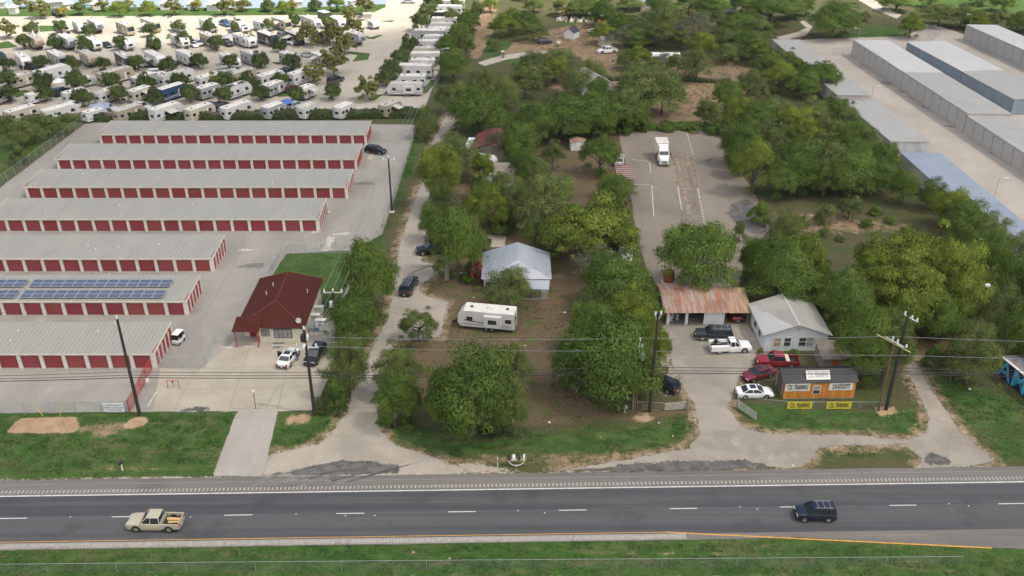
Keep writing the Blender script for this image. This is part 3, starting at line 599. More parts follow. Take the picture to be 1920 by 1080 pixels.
# trees of the caravan park, row by row
def park_rows(rows, kind, grp):
    for rname, lst in rows:
        for i, (x, y, d) in enumerate(sorted(lst)):
            kd = kind if not isinstance(d, tuple) else d[1]; dd = d[0] if isinstance(d, tuple) else d
            tree(kd, x, y - dd*.68, y + dd*.42, dd*1.2, f'{TDESC[kd]}, {ORD[i]} from left {rname}', grp)
def z1(l, d=26): return [(a/4, b/4, d) for a, b in l]
def z2(l, d=26): return [(440+a/4, b/4, d) for a, b in l]
rows = [
 ('of the back row in the caravan park', z1([(245,225),(465,215),(685,235),(1135,235),(1350,215),(1580,205),(1785,205)], 25) + z2([(255,205),(455,160),(690,172)], 24)),
 ('of the second row in the caravan park', z1([(190,325),(425,330),(650,345),(915,335),(1165,340),(1390,310),(1630,335)], 27) + z2([(350,350)], 24)),
 ('of the middle row in the caravan park', z1([(75,495),(320,488),(555,485),(790,495),(1035,485),(1260,500),(1500,470),(1740,480)], 28) + z2([(205,460),(435,470)], 30)),
 ('of the fourth row in the caravan park', z1([(75,620),(345,620),(590,620),(850,630),(1110,635),(1360,625),(1700,625),(1855,625)], 34) + z2([(355,610)], 28)),
 ('of the fifth row in the caravan park', z1([(80,720),(350,705),(635,745),(900,725),(1175,730),(1430,715),(1690,735)], 32) + z2([(205,705),(470,725),(745,700)], 30)),
 ('along the parallel caravans', z2([(1140,585),(1195,530),(1255,455),(1320,350),(1400,180),(1455,110),(1490,35)], 34)),
]
park_rows(rows, 'live', 'small trees between the caravan sites')
rows = [
 ('of the light trees by the lake lawn', [(40,5,(26,'syc')),(78,20,(34,'syc')),(122,24,(20,'gold')),(150,19,(22,'live')),(195,12,(22,'syc')),(225,20,(28,'elm')),(242,12,(22,'syc')),(280,18,(30,'elm')),(327,17,(30,'syc')),(372,11,(20,'gold')),(427,15,(34,'syc')),(460,10,(26,'syc')),(504,11,(24,'live')),(532,15,(24,'elm')),(548,11,(18,'gold')),(592,10,(24,'live')),(632,10,(28,'oak')),(160,3,(20,'syc')),(15,58,(34,'syc'))]),
 ('of the tall trees at the caravan park road', [(582,68,(42,'syc')),(627,66,(42,'syc')),(647,86,(36,'syc')),(666,52,(34,'syc')),(657,28,(28,'syc')),(686,15,(36,'syc')),(627,120,(46,'syc')),(590,142,(36,'syc')),(692,170,(42,'syc')),(465,74,(24,'syc')),(400,152,(26,'syc'))]),
]
park_rows(rows, 'syc', 'pale trees of the caravan park')
# labels that place each woodland tree by what one can find near it
LAND = [('storage office',520,600),('red storage rows',640,350),('gravel lane',740,560),('blue-grey metal-roofed house',975,520),('white travel trailer in the yard',915,620),('rusty-roofed garage',1300,590),
 ('white house with grey roof',1480,640),('orange timber shed',1535,740),('training lot',1260,330),('box truck',1242,300),('dark red roofed house',930,265),('blue lettered wall',1890,700),('long blue-grey roof',1850,370),
 ('tall grey storage rows',1600,200),('roadside mailboxes',968,862),('barn-shaped shed',1072,66),('white pickup in the back yard',1135,95),('half-hidden pale roof',1108,160),('white flat canopy in the woods',1245,115),('caravan park road',770,120),
 ('grassy slope by the stone yard',1640,60),('leaning utility poles',1680,700),('bare clearing',1590,420),('striped red carport roof',1165,330),('rusty barrel-shaped tank',1250,520),('left boundary fence',90,290)]
used = {}
for t, kd, x, y, dia, h, auto in TREES:
    if not auto: continue
    nm, lx, ly = min(LAND, key=lambda l: math.hypot(l[1]-x, (l[2]-y)*1.4)); dx, dy = x-lx, y-ly
    rel = ('right of' if dx > 0 else 'left of') if abs(dx) > abs(dy)*1.2 else ('in front of' if dy > 0 else 'behind')
    key = f'{TDESC[kd]} {rel} the {nm}'; used.setdefault(key, []).append((math.hypot(dx, dy), t))
for key, l in used.items():
    l.sort(key=lambda a: a[0])
    for i, (d, t) in enumerate(l):
        t['label'] = key if len(l) == 1 else (('nearest ' if i == 0 else ORD[i] + ' nearest ') + key)
        t['group'] = 'trees and shrubs of the wooded lots'
# clipped hedge between storage rows and caravan park
mb = None
def hedge(name, label, pts, wd, h, m, n, seed, lsz=.16):
    g = np.random.default_rng(seed); L = [Vector(p) for p in pts]; seg = [(L[i+1]-L[i]).length for i in range(len(L)-1)]; tot = sum(seg)
    d = g.uniform(0, tot, n); q = np.zeros((n, 3)); acc = 0
    for i, s_ in enumerate(seg):
        k_ = (d >= acc) & (d <= acc+s_); f = ((d[k_]-acc)/s_)[:, None]; a = np.array(L[i].xy); b = np.array(L[i+1].xy); q[k_, :2] = a+(b-a)*f; acc += s_
    hh = h*(.82 + .3*np.array([noise.noise((x*.22, y*.22, seed)) for x, y in q[:, :2]]) + .18*np.array([noise.noise((x*.9, y*.9, seed)) for x, y in q[:, :2]]))
    th = g.uniform(-.35, math.pi+.35, n); rr = g.uniform(.75, 1.05, n)
    dr = np.array([-(L[-1]-L[0]).y, (L[-1]-L[0]).x]); dr = dr/np.linalg.norm(dr)
    o_ = np.cos(th)*wd/2*rr; q[:, :2] += dr*o_[:, None]; q[:, 2] = np.clip(hh*(.35+.65*np.abs(np.sin(th)))*rr, .05, None) * np.where(np.sin(th) < .25, g.uniform(.05, 1, n), 1)
    nr = np.stack([dr[0]*np.cos(th), dr[1]*np.cos(th), np.abs(np.sin(th))+.3], 1) + g.normal(0, .5, (n, 3)); nr /= np.linalg.norm(nr, axis=1)[:, None]
    a = np.cross(nr, g.normal(size=(n, 3))); a /= np.linalg.norm(a, axis=1)[:, None]; b = np.cross(nr, a); S = lsz*g.uniform(.6, 1.4, n)[:, None]
    v = np.stack([q-a*S, q+b*S*.6, q+a*S, q-b*S*.6], 1).reshape(-1, 3).astype(np.float32)
    me = bpy.data.meshes.new(name); me.vertices.add(n*4); me.vertices.foreach_set('co', v.ravel()); me.loops.add(n*4); me.loops.foreach_set('vertex_index', np.arange(n*4, dtype=np.int32))
    me.polygons.add(n); me.polygons.foreach_set('loop_start', np.arange(n, dtype=np.int32)*4); me.update()
    at = me.attributes.new('leaf_tone', 'FLOAT', 'POINT'); at.data.foreach_set('value', np.repeat(np.clip(g.normal(.45, .18, n), 0, 1), 4).astype(np.float32)); me.materials.append(m)
    core = MB(); core.path([(p[0], p[1], h*.4) for p in pts], wd*.3, 6)
    t = thing(name, label, 'hedge', (0,0,0)); mk('foliage', me, t); part('stems', core, M_bark, t)
hedge('hedge', 'long clipped dark green hedge between caravan park and storage rows', [G(168,226), G(400,224), G(790,218)], 3.2, 2.3, LM['live'], 26000, 5, .2)
hedge('hedge', 'ragged dark hedge row across the tan field behind the training lot', [G(1110,150), G(1180,150), G(1270,151), G(1370,156)], 2.0, 1.3, LM['live'], 5000, 6, .2)
hedge('hedge', 'overgrown dark hedge at the far end of the training lot', [G(1165,243), G(1340,240)], 2.6, 1.8, LM['oak'], 6000, 8, .2)
hedge('hedge', 'scrubby hedge under the left boundary fence corner', [G(-60,232), G(168,224)], 3.0, 1.8, LM['mesq'], 7000, 9, .22)
# ================================================================== red self-storage rows on the left
M_white = mat('white_trim', (.62,.59,.56), .7, .10, 1.2, stain=((.42,.38,.33), .5)); M_reddoor = mat('red_door', (.235,.035,.042), .55, .12, .8, stretch=(1,1,9), stain=((.16,.03,.035), .6))
M_redwall = mat('red_wall', (.30,.04,.045), .6, .08, .5); 
_k = NT.__new__(NT); _k.t = M_reddoor.node_tree; _b = _k.t.nodes['Principled BSDF']; _src = _b.inputs['Base Color'].links[0].from_socket
_k.set(_b.inputs['Base Color'], _k.mix(_k.ramp(_k.n('ObjectInfo').outputs['Random'], 0, 1, 0, .45), _src, (.30,.075,.075,1)))
M_redhead = mat('red_header', (.20,.028,.034), .6)
M_fascia = mat('cream_fascia', (.55,.52,.42), .7, .12, 1.0, stain=((.36,.34,.28), .5)); M_inner = mat('inner_wall', (.4,.38,.35), .9)
def roofmat(name, a, b, c, rough=.45):
    k = NT(name); p = k.n('TexCoord').outputs['Object']; v = k.n('VectorMath', {0: p, 1: (1,.22,1)}, operation='MULTIPLY').outputs[0]
    n1 = k.noise(v, .5, 6, .7); n2 = k.noise(p, .12, 4, .6); n3 = k.noise(v, 3.5, 3)
    cc = k.mix(k.ramp(n1, .3, .7), col4(a), col4(b)); cc = k.mix(k.ramp(n2, .5, .7, 0, .7), cc, col4(c)); cc = k.mix(k.ramp(n3, .55, .8, 0, .2), cc, col4(tuple(x*.78 for x in a)))
    k.set(k.b.inputs['Base Color'], cc); k.b.inputs['Roughness'].default_value = rough; k.b.inputs['Metallic'].default_value = .15; return k.m
M_roof = roofmat('galvanised_roof', (.300,.295,.265), (.330,.325,.295), (.345,.335,.295))
BAY = 3.05
door_mb = MB()
dw, dh = BAY-.62, 2.08
for i in range(13): z0 = .02 + i*dh/13; door_mb.add([(-dw/2,-.0,z0),(dw/2,-.0,z0),(dw/2,-.022,z0+.045),(-dw/2,-.022,z0+.045),(dw/2,-.022,z0+.12),(-dw/2,-.022,z0+.12),(dw/2,0,z0+dh/13),(-dw/2,0,z0+dh/13)], [(0,1,2,3),(3,2,4,5),(5,4,6,7)])
door_me = door_mb.mesh('roller_door', M_reddoor)
pil_me = MB().box(-.25,.25,-.10,.16,0,2.36).mesh('pilaster', M_white)
sp_me = MB().box(-.12,.16,-.11,.11,0,2.36).mesh('pilaster', M_white)
hook_me = MB().box(-.05,.05,-.14,-.10,.75,1.0).mesh('latch', mat('latch_dark', (.1,.09,.09), .6))
rowname = ['farthest back, along the hedge','second from the back','third from the back','fourth from the back','fifth from the back','carrying the solar panels','nearest to the road']
STO = [(-91,-31.65,194.2,7.6,0),(-91.1,-31.6,179.4,7.6,0),(-91.4,-31.3,164.8,7.8,4),(-91.4,-34.1,150.2,8.0,5),(-100,-48.5,134.9,7.8,5),(-100,-48.45,120.9,7.2,5),(-100,-48.45,106.6,7.3,5)]
STOREY = 2.38
for bi, (xa, xb, y0, dp, nd) in enumerate(STO):
    n = int(round((xb-xa)/BAY)); L = n*BAY; xa = xb - L
    t = thing('storage_building', 'long low red-doored storage row with grey metal roof, '+rowname[bi], 'building', (xa, y0, 0), 0, 'red-doored storage rows')
    w_ = MB(); w_.box(.02, L-.02, dp-.12, dp, 0, 2.78); w_.box(.02, .14, .12, dp-.12, 0, 2.6); w_.box(L-.14, L-.02, .12, dp-.12, 0, 2.6)
    w_.box(.14, L-.14, .25, .35, 0, 2.38)
    part('wall', w_, [M_redwall], t)
    hd = MB(); hd.box(.2, L-.2, -.02, .1, dh+.08, STOREY-.02); part('header', hd, M_redhead, t)
    hl = MB(); hl.box(.24, L-.24, -.075, -.02, dh+.02, dh+.09); part('door_track', hl, M_fascia, t)
    zf, zb = STOREY, STOREY+.45
    r = MB(); r.slab([(-.12,-.22,zf+.06),(L+.12,-.22,zf+.06),(L+.12,dp+.1,zb+.06),(-.12,dp+.1,zb+.06)], .07)
    ro_ = part('roof', r, M_roof, t)
    rb = MB(); q = 0.0; ns = int(L/.61)
    for i in range(ns+1):
        x = i*L/ns; rb.hexa([(x-.035,-.2,zf+.05),(x+.035,-.2,zf+.05),(x+.035,dp+.08,zb+.05),(x-.035,dp+.08,zb+.05),(x-.02,-.2,zf+.115),(x+.02,-.2,zf+.115),(x+.02,dp+.08,zb+.115),(x-.02,dp+.08,zb+.115)])
    mk('roof_seams', rb.mesh('roof_seams', M_roof), ro_, kind='stuff')
    fa = MB(); fa.box(-.13, L+.13, -.31, -.225, zf-.10, zf+.10); part('gutter', fa, M_fascia, t)
    for sx in (0, 1):
        x = -.2 if sx == 0 else L+.125
        fa = MB(); fa.hexa([(x,-.3,zf-.1),(x+.075,-.3,zf-.1),(x+.075,dp+.1,zb-.1),(x,dp+.1,zb-.1),(x,-.3,zf+.12),(x+.075,-.3,zf+.12),(x+.075,dp+.1,zb+.12),(x,dp+.1,zb+.12)]); part('rake_trim', fa, M_fascia, t)
    for i in range(n):
        d = mk('roller_door', door_me, t, (BAY*(i+.5), .12, 0)); mk('latch', hook_me, d, (dw/2-.2,.13,0))
    for i in range(n+1): mk('pilaster', pil_me, t, (min(max(BAY*i, .2), L-.2), 0, 0))
    if nd:
        ed = MB().box(-.025, .0, -(dp/nd-.4)/2, (dp/nd-.4)/2, .02, 2.1).mesh('end_door', M_reddoor)
        for i in range(nd): mk('end_door', ed, t, (L+.03, .15+(dp-.15)*(i+.5)/nd, 0))
        for i in range(nd+1): mk('pilaster', sp_me, t, (L+.0, .22+(dp-.4)*i/nd, 0))
    for i in range(4 if bi in (0,2,4,6) else 3):     # small vents on the roof
        x = L*(.18+.2*i) + rnd.uniform(-2,2) if bi < 4 else L - rnd.uniform(4, 26); yy = rnd.uniform(1.5, dp-2); z = zf+(zb-zf)*yy/dp+.06
        if bi == 5: continue
        v = MB().tube((0,0,0),(0,0,.22),.09,.07,8).tube((0,0,.22),(0,0,.28),.17,.05,8); part('roof_vent', v, M_white, t, (x, yy, z))
# solar arrays on the sixth row
k = NT('solar_cells'); p = k.n('TexCoord').outputs['Object']
n_ = k.noise(p, .6, 4); k.set(k.b.inputs['Base Color'], k.mix(k.ramp(n_, .3, .7), (.075,.095,.15,1), (.12,.14,.19,1))); k.b.inputs['Roughness'].default_value = .12; k.b.inputs['Specular IOR Level'].default_value = .8
M_cell = k.m; M_alu = mat('aluminium', (.55,.56,.57), .4, .1, 2, metal=.6)
xa, xb, y0, dp, nd = STO[5]; pw, ph = 1.62, 1.02
tl = math.atan2(.45, dp)
frame = MB(); frame.box(0,pw,0,.05,0,.05).box(0,pw,ph-.05,ph,0,.05).box(0,.05,.05,ph-.05,0,.05).box(pw-.05,pw,.05,ph-.05,0,.05); frame_me = frame.mesh('panel_frame', M_alu)
cell_me = MB().box(.05,pw-.05,.05,ph-.05,.005,.04).mesh('solar_panel', M_cell)
xe_b, xe_f = -51.3, -52.1
def roofz(y): return STOREY+.1+.45*(y-y0)/dp
for row, (yy, tiltx) in enumerate(((y0+.45, .0), (y0+3.5, .0))):
    for half in (0, 1):
        t = thing('solar_array', ['lower right','lower left','upper right','upper left'][row*2+half] + ' array of blue solar panels on the storage roof', 'solar panels', (0,0,0), 0, 'rooftop solar arrays')
        ncol = 13 if half == 0 else 15; xr = (-51.9 + row*.05) if half == 0 else -51.9 - 13*(pw+.02) - .75
        for c_ in range(ncol):
            for r_ in range(2):
                x = xr - (c_+1)*(pw+.02); y = yy + r_*(ph+.03)
                o = mk('solar_panel', cell_me, t, (x, y, roofz(y)+.18), rot=(tl+.03, 0, 0)); mk('panel_frame', frame_me, o)
        rl = MB()
        for y in (yy+.3, yy+1.7): rl.box(xr-ncol*(pw+.02), xr, y-.04, y+.04, roofz(y)+.02, roofz(y)+.17)
        part('mounting_rail', rl, M_alu, t)
# ------------------------------------------------------------------ fences
k = NT('chain_link'); k.t.nodes.remove(k.b)
b = k.n('BsdfPrincipled', {'Base Color': (.30,.32,.33,1), 'Roughness': .5, 'Metallic': .4}); tr = k.n('BsdfTransparent')
k.t.links.new(k.n('MixShader', {0: .13, 1: tr.outputs[0], 2: b.outputs[0]}).outputs[0], k.out.inputs[0]); M_link = k.m
k = NT('chain_link_red'); k.t.nodes.remove(k.b)
b = k.n('BsdfPrincipled', {'Base Color': (.42,.05,.045,1), 'Roughness': .6}); tr = k.n('BsdfTransparent')
k.t.links.new(k.n('MixShader', {0: .5, 1: tr.outputs[0], 2: b.outputs[0]}).outputs[0], k.out.inputs[0]); M_linkr = k.m
M_galv = mat('galvanised', (.36,.38,.39), .5, .12, 3, metal=.4); M_redsteel = mat('red_steel', (.36,.04,.035), .5)
post_cache = {}
def fence(label, pts, h=2.0, sp=3.0, m=None, mesh_m=None, rail=True, r=.035, cat='fence', name='chain_link_fence', group=None, midrail=False):
    m = m or M_galv; pts = [Vector((p[0], p[1], 0)) for p in pts]; o = pts[0]
    t = thing(name, label, cat, o, 0, group)
    key = (h, r, m.name)
    if key not in post_cache: post_cache[key] = MB().tube((0,0,0),(0,0,h+.06),r,r,6).mesh('post', m)
    rl = MB(); ms = MB()
    for i in range(len(pts)-1):
        a, b = pts[i]-o, pts[i+1]-o; n = max(1, round((b-a).length/sp))
        for j in range(n + (i == len(pts)-2)): mk('post', post_cache[key], t, a.lerp(b, j/n))
        z = Vector((0,0,1))
        if rail: rl.tube(a+z*h, b+z*h, r*.75, r*.75, 5)
        if midrail: rl.tube(a+z*.1, b+z*.1, r*.75, r*.75, 5)
        ms.quad(a+z*.05, b+z*.05, b+z*h, a+z*h)
    if rail: part('top_rail', rl, m, t)
    part('mesh', ms, mesh_m or M_link, t); return t
fence('grey chain-link fence along the left edge of the storage yard', [G(-120,440), G(0,352), G(165,228)], 2.1)
fence('grey chain-link fence between storage yard and the gravel lane', [G(700,462), G(716,440), G(741,370), G(783,240)], 2.1)
fence('grey chain-link fence along the storage yard road frontage', [G(-120,779), G(0,778), G(240,774)], 1.9)
fence('chain-link fence behind the office lawn with a small gate', [G(528,477), G(545,476), G(660,474)], 1.8, 2.6, midrail=True)
fence('low chain-link fence on the left side of the office lawn', [G(505,524), G(528,480)], 1.6, 2.0)
fence('chain-link fence from the end of the nearest storage row to the office', [G(300,690), G(385,690), G(405,645), G(450,637)], 1.8, 3)
fence('chain-link fence on the right side of the office parking', [G(592,768), G(640,645), G(612,640)], 1.8, 3)
fence('green-grey chain-link fence along the near grass verge', [G(-40,1076), G(480,1071), G(960,1067), G(1800,1061)], 1.3, 7.6, r=.028)
fence('tall dark fence along the grassy slope by the stone yard', [G(1560,104), G(1690,102), G(1760,70), G(1600,18)], 2.2, 3)
fence('chain-link fence beside the parallel caravans', [G(802,205), G(820,160), G(838,105)], 2.0, 3)
t = fence('sliding red steel yard gate with mesh infill', [G(243,774), G(285,694)], 1.9, 2.6, M_redsteel, M_linkr, True, .05, 'gate', 'yard_gate', midrail=True)
sg = MB().box(-.25,.25,-.02,.02,-.35,.35); part('notice', sg, M_white, t, G(276,712,1.2)-t.location, R(60))
# the sign board on the road fence
a = G(217, 775); t = thing('storage_sign', 'white storage sign board with grey lettering hung on the road fence', 'sign', (a.x, a.y-.12, .35))
M_sg = mat('sign_white', (.66,.69,.72), .6, .06, 1); M_sl = mat('sign_letter', (.25,.26,.30), .7)
part('board', MB().box(-1.25,1.25,-.02,.02,0,1.3), M_sg, t)
for txt, z, s_ in (('NORTHEAST', 1.02, .36), ('MINI STORAGE', .62, .35), ('210-651-9948', .25, .33)): mk('lettering', text_mesh(txt, s_, M_sl), t, (0,-.028,z), rot=(R(90),0,0))
# guy-wire guards, keypad frame
M_yel = mat('yellow_guard', (.55,.42,.08), .6)
for i, (a, b) in enumerate((((80,779),(52,757)), ((112,779),(124,760)))):
    p, q = G(*a), G(b[0], b[1]+20, 1.6); part('guy_guard', MB().tube(p, (p.x+(-1.2 if i == 0 else .6), p.y+.5, 1.7), .04), M_yel, None, label='%s yellow guy-wire guard on the sandy patch by the fence' % ('left','right')[i], cat='guy guard', group='guy guards')
a = G(326, 728); t = thing('keypad_frame', 'red steel hoop frame round the gate keypad', 'frame', a)
part('hoop', MB().path([(-.75,0,0),(-.75,0,1.25),(.75,0,1.25),(.75,0,0)], .05), M_redsteel, t); part('keypad', MB().tube((0,.0,0),(0,0,.9),.03).box(-.1,.1,-.08,.05,.9,1.1), mat('dark_metal', (.06,.06,.06), .5), t)
a = G(480, 767); t = thing('entry_light', 'slim dark post with a small lamp at the driveway mouth', 'post', a); part('pole', MB().tube((0,0,0),(0,0,2.6),.05), MATS['dark_metal'], t); part('lamp_head', MB().box(-.12,.12,-.12,.12,2.6,2.85), M_white, t)

M_gwall0 = mat('dish_grey', (.36,.36,.35), .6)
# ------------------------------------------------------------------ storage office
def gp(px, py, z): v = G(px, py, z); return v
M_cream = mat('cream_wall', (.60,.56,.45), .8, .06, .8); M_glass = mat('dark_glass', (.045,.055,.065), .12, .2, 1, spec=.7); M_dkframe = mat('dark_frame', (.035,.03,.03), .5)
M_shred = mat('red_shingle', (.060,.0165,.0130), .95, .2, 3.0, .25, stain=((.044,.013,.011), .5), spec=.15); M_ridge = mat('ridge_red', (.105,.024,.018), .8, .15, 2)
E = 2.75; FL, FR, BL, BR = gp(442,617,E), gp(571,612,E), gp(484,523.5,E), gp(606,523,E)
x0, x1 = (FL.x+BL.x)/2, (FR.x+BR.x)/2; yf, yb = (FL.y+FR.y)/2, (BL.y+BR.y)/2
t = thing('storage_office', 'cream office house with dark red hipped shingle roof', 'building', ((x0+x1)/2, (yf+yb)/2, 0)); o = t.location.copy()
hx, hy = (x1-x0)/2, (yb-yf)/2; zr = 4.5
wl = MB(); wx, wy = hx-.5, hy-.5
wl.box(-wx+2.6, wx, -wy, -wy+.2, 0, E).box(-wx, -wx+2.6, -wy+1.6, -wy+1.8, 0, E).box(-wx+2.6,-wx+2.8,-wy+.2,-wy+1.6,0,E).box(wx-.2, wx, -wy+.2, wy, 0, E).box(-wx, -wx+.2, -wy+1.8, wy, 0, E).box(-wx+.2, wx-.2, wy-.2, wy, 0, E)
part('wall', wl, M_cream, t)
rf = MB(); rp1, rp2 = (0,-hy+hx*.95,zr), (0,hy-1.0,zr)
rf.add([(-hx,-hy,E),(hx,-hy,E),(hx,hy,E),(-hx,hy,E),rp1,rp2],[(0,1,4),(1,2,5,4),(2,3,5),(3,0,4,5),(0,3,2,1)]); rt = part('roof', rf, M_shred, t)
pr = MB(); pr.add([(-hx-.25,-hy-1.1,E-.05),(-hx+3.6,-hy-1.1,E-.05),(-hx+3.6,-hy+2.0,E+.95),(-hx-.25,-hy+2.0,E+.6),(-hx+1.7,-hy+.6,E+.98)],[(0,1,4),(1,2,4),(2,3,4),(3,0,4),(0,3,2,1)]); part('porch_roof', pr, M_shred, t)
rd = MB()
for a, b in (((-hx,-hy,E),rp1),((hx,-hy,E),rp1),(rp1,rp2),((hx,hy,E),rp2),((-hx,hy,E),rp2)): rd.tube((a[0],a[1],a[2]+.03),(b[0],b[1],b[2]+.03),.10,.10,5)
mk('ridge_cap', rd.mesh('ridge_cap', M_ridge), rt)
fc = MB(); fc.box(-hx+3.7,hx,-hy-.03,-hy+.02,E-.16,E-.005).box(hx-.02,hx+.03,-hy+.03,hy,E-.16,E-.005); part('fascia', fc, M_dkframe, t)
for x in (-hx+.1, -hx+3.2): part('porch_post', MB().box(x-.07,x+.07,-hy-.9,-hy-.76,0,E-.05), M_redsteel, t)
d = part('door', MB().box(-wx+.75,-wx+1.8,-wy+1.55,-wy+1.6,0,2.1), mat('red_front_door', (.24,.03,.03), .5), t); mk('door_glass', MB().box(-wx+1.05,-wx+1.5,-wy+1.53,-wy+1.548,1.0,1.8).mesh('door_glass', M_white), d)
for xa_, xb_, z0_, z1_ in ((-wx+2.9,-wx+4.1,1.05,2.15),(.3,2.9,.75,2.25)):
    w_ = part('window', MB().box(xa_,xb_,-wy-.05,-wy-.002,z0_,z1_), M_dkframe, t); nn = 2 if xb_-xa_ > 2 else 1
    for i in range(nn*2):
        ww = (xb_-xa_-.1)/(nn*2); mk('pane', MB().box(xa_+.07+ww*i+.03,xa_+.07+ww*(i+1)-.05,-wy-.058,-wy-.052,z0_+.08,z1_-.08).mesh('pane', mat('pale_pane', (.26,.27,.27), .2, .2, 2)), w_)
for (x, y, z) in ((-1.6,2.8,4.1),(-2.1,.5,3.9),(3.6,2.0,3.4)): part('vent_pipe', MB().tube((x,y,z-.3),(x,y,z+.45),.07), M_white, t)
ds = thing('satellite_dish', 'small pale satellite dish on the front corner of the red roof', 'dish', o+Vector((hx-1.0,-hy+.9,E+.35)), R(25), scale=(.75,.75,.75))
r_ = MB(); nr2 = 14
rings = [[(math.cos(a)*rr, .25*rr*rr*-1, math.sin(a)*rr) for a in [2*math.pi*i/nr2 for i in range(nr2)]] for rr in (.05,.3,.52)]
part('reflector', MB().loft(rings, cap=False), M_gwall0, ds, (0,-.2,.5), rot=(R(-35),0,0)); part('mast', MB().tube((0,0,-.05),(0,-.1,.55),.035), M_galv, ds); part('feed_arm', MB().tube((0,-.15,.3),(0,-.75,.55),.02), M_galv, ds)
for i, (x, y) in enumerate(((593,618),(603,610),(590,600),(597,585))):   # clutter by the office side wall
    a = G(x, y); c_ = [(.12,.2,.42),(.35,.35,.37),(.45,.43,.42),(.5,.5,.5)][i]
    tt = thing('storage_crate', ['blue plastic drum','grey utility cabinet','grey plastic chest','pale stacked boxes'][i]+' beside the office side wall', 'container', a)
    if i == 0: part('body', MB().loft([[(math.cos(q)*r2, math.sin(q)*r2, z2_) for q in [2*math.pi*j/10 for j in range(10)]] for r2, z2_ in ((.42,0),(.46,.3),(.46,.8),(.42,1.1))]), mat('drum_blue', c_, .5), tt)
    else: part('body', MB().hexa([(-.8,-.35,0),(.8,-.35,0),(.8,.35,0),(-.8,.35,0),(-.74,-.3,.9),(.74,-.3,.9),(.74,.3,.9),(-.74,.3,.9)]), mat('crate%d' % i, c_, .6), tt); part('lid', MB().box(-.84,.84,-.38,.38,.9,1.0), M_white, tt)
a = G(600, 622); tt = thing('scaffold_rack', 'row of metal utility meters on a rack beside the office', 'rack', a)
part('frame', MB().box(-1.7,1.7,-.04,.04,1.45,1.55).box(-1.7,-1.6,-.04,.04,0,1.45).box(1.6,1.7,-.04,.04,0,1.45), M_galv, tt)
for i in range(4): part('meter_box', MB().box(-1.35+i*.8,-.85+i*.8,-.2,.1,.75,1.44), mat('meter_grey', (.45,.46,.46), .5), tt)
a = G(493, 634); tt = thing('potted_plant', 'grass-like potted plant against the cream office wall', 'plant', a)
part('pot', MB().loft([[(math.cos(q)*r2, math.sin(q)*r2, z2_) for q in [2*math.pi*j/10 for j in range(10)]] for r2, z2_ in ((.25,0),(.36,.45))]), M_white, tt)
lv = MB()
for i in range(26): q = rnd.uniform(0,6.28); l_ = rnd.uniform(.4,.75); lv.add([(math.cos(q+1.57)*.04,math.sin(q+1.57)*.04,.45),(math.cos(q-1.57)*.04,math.sin(q-1.57)*.04,.45),(math.cos(q)*l_*.6,math.sin(q)*l_*.6,.45+l_)],[(0,1,2)])
part('leaves', lv, mat('plant_leaf', (.09,.13,.05), .6), tt)
# ================================================================== grey storage rows on the right
M_gdoor = mat('grey_door', (.40,.395,.38), .6, .08, .6, stretch=(1,1,6)); M_gwall = mat('grey_wall', (.43,.42,.40), .7, .08, .4, stain=((.30,.30,.31), .5)); M_bluewall = mat('blue_wall', (.20,.25,.30), .65, .1, .4, stretch=(1,1,.3))
M_palro = roofmat('pale_roof', (.46,.45,.43), (.52,.51,.49), (.53,.52,.50)); M_palro2 = roofmat('dull_roof', (.325,.32,.295), (.375,.368,.34), (.395,.385,.35)); M_bluero = roofmat('blue_grey_roof', (.23,.27,.33), (.27,.31,.37), (.29,.33,.38))
M_dkline = mat('dark_joint', (.10,.10,.105), .7)
def grey_row(label, back, ang, L, wd, h, roofm, wallm, doorw=4.0, doors=True, steps=None, frontwall=None, fall=.35):
    """back = far left corner; runs along local -y towards the viewer; doors on the left (-x) side"""
    t = thing('storage_building', label, 'building', (back[0], back[1], 0), ang, 'tall grey storage rows')
    segs = steps or [(0, L, h, roofm)]
    wm = MB(); dj = MB()
    for (a, b, hh, rm) in segs:
        wm.box(0.05, .2, -b, -a, 0, hh).box(wd-.2, wd-.05, -b, -a, 0, hh-fall)
        wm.hexa([(.2,-b,0),(wd-.2,-b,0),(wd-.2,-b+.15,0),(.2,-b+.15,0),(.2,-b,hh-.01),(wd-.2,-b,hh-fall-.01),(wd-.2,-b+.15,hh-fall-.01),(.2,-b+.15,hh-.01)])
        r = MB(); r.slab([(-.1,-b-.1,hh+.1),(wd+.1,-b-.1,hh+.1-fall),(wd+.1,-a+.04,hh+.1-fall),(-.1,-a+.04,hh+.1)], .12); part('roof', r, rm, t)
        if doors:
            n = max(1, int(round((b-a)/doorw))); dw_ = (b-a)/n
            dm = MB().box(-.04, .05, -dw_/2+.09, dw_/2-.09, .03, hh-.22).mesh('bay_door', M_gdoor if wallm is not M_bluewall else M_bluewall)
            hk = MB().box(-.07,-.04,-dw_/2+.25,-dw_/2+.45,hh-.9,hh-.65).mesh('door_light', M_dkline)
            for i in range(n):
                d_ = mk('bay_door', dm, t, (0, -a-dw_*(i+.5), 0))
                if wallm is not M_bluewall: mk('door_light', hk, d_)
            for i in range(n+1): dj.box(-.01, .048, -a-dw_*i-.085, -a-dw_*i+.085, .03, hh-.2)
    part('wall', wm, wallm, t)
    if doors: part('door_joint', dj, M_dkline, t)
    return t
def ang_of(a, b): return math.atan2(b[0]-a[0], -(b[1]-a[1]))   # turn of local -y from a to b
A, B_ = (97.3,267.9), (103.4,176.); L_ = math.dist(A, B_)
grey_row('long pale storage row with tall grey doors facing the stone yard', A, ang_of(A, B_), L_+26, 10.2, 4.5, M_palro, M_gwall, 3.9, steps=[(0,33,4.5,M_palro),(33.1,66,4.45,M_palro2),(66.1,L_+26,3.9,M_palro2)])
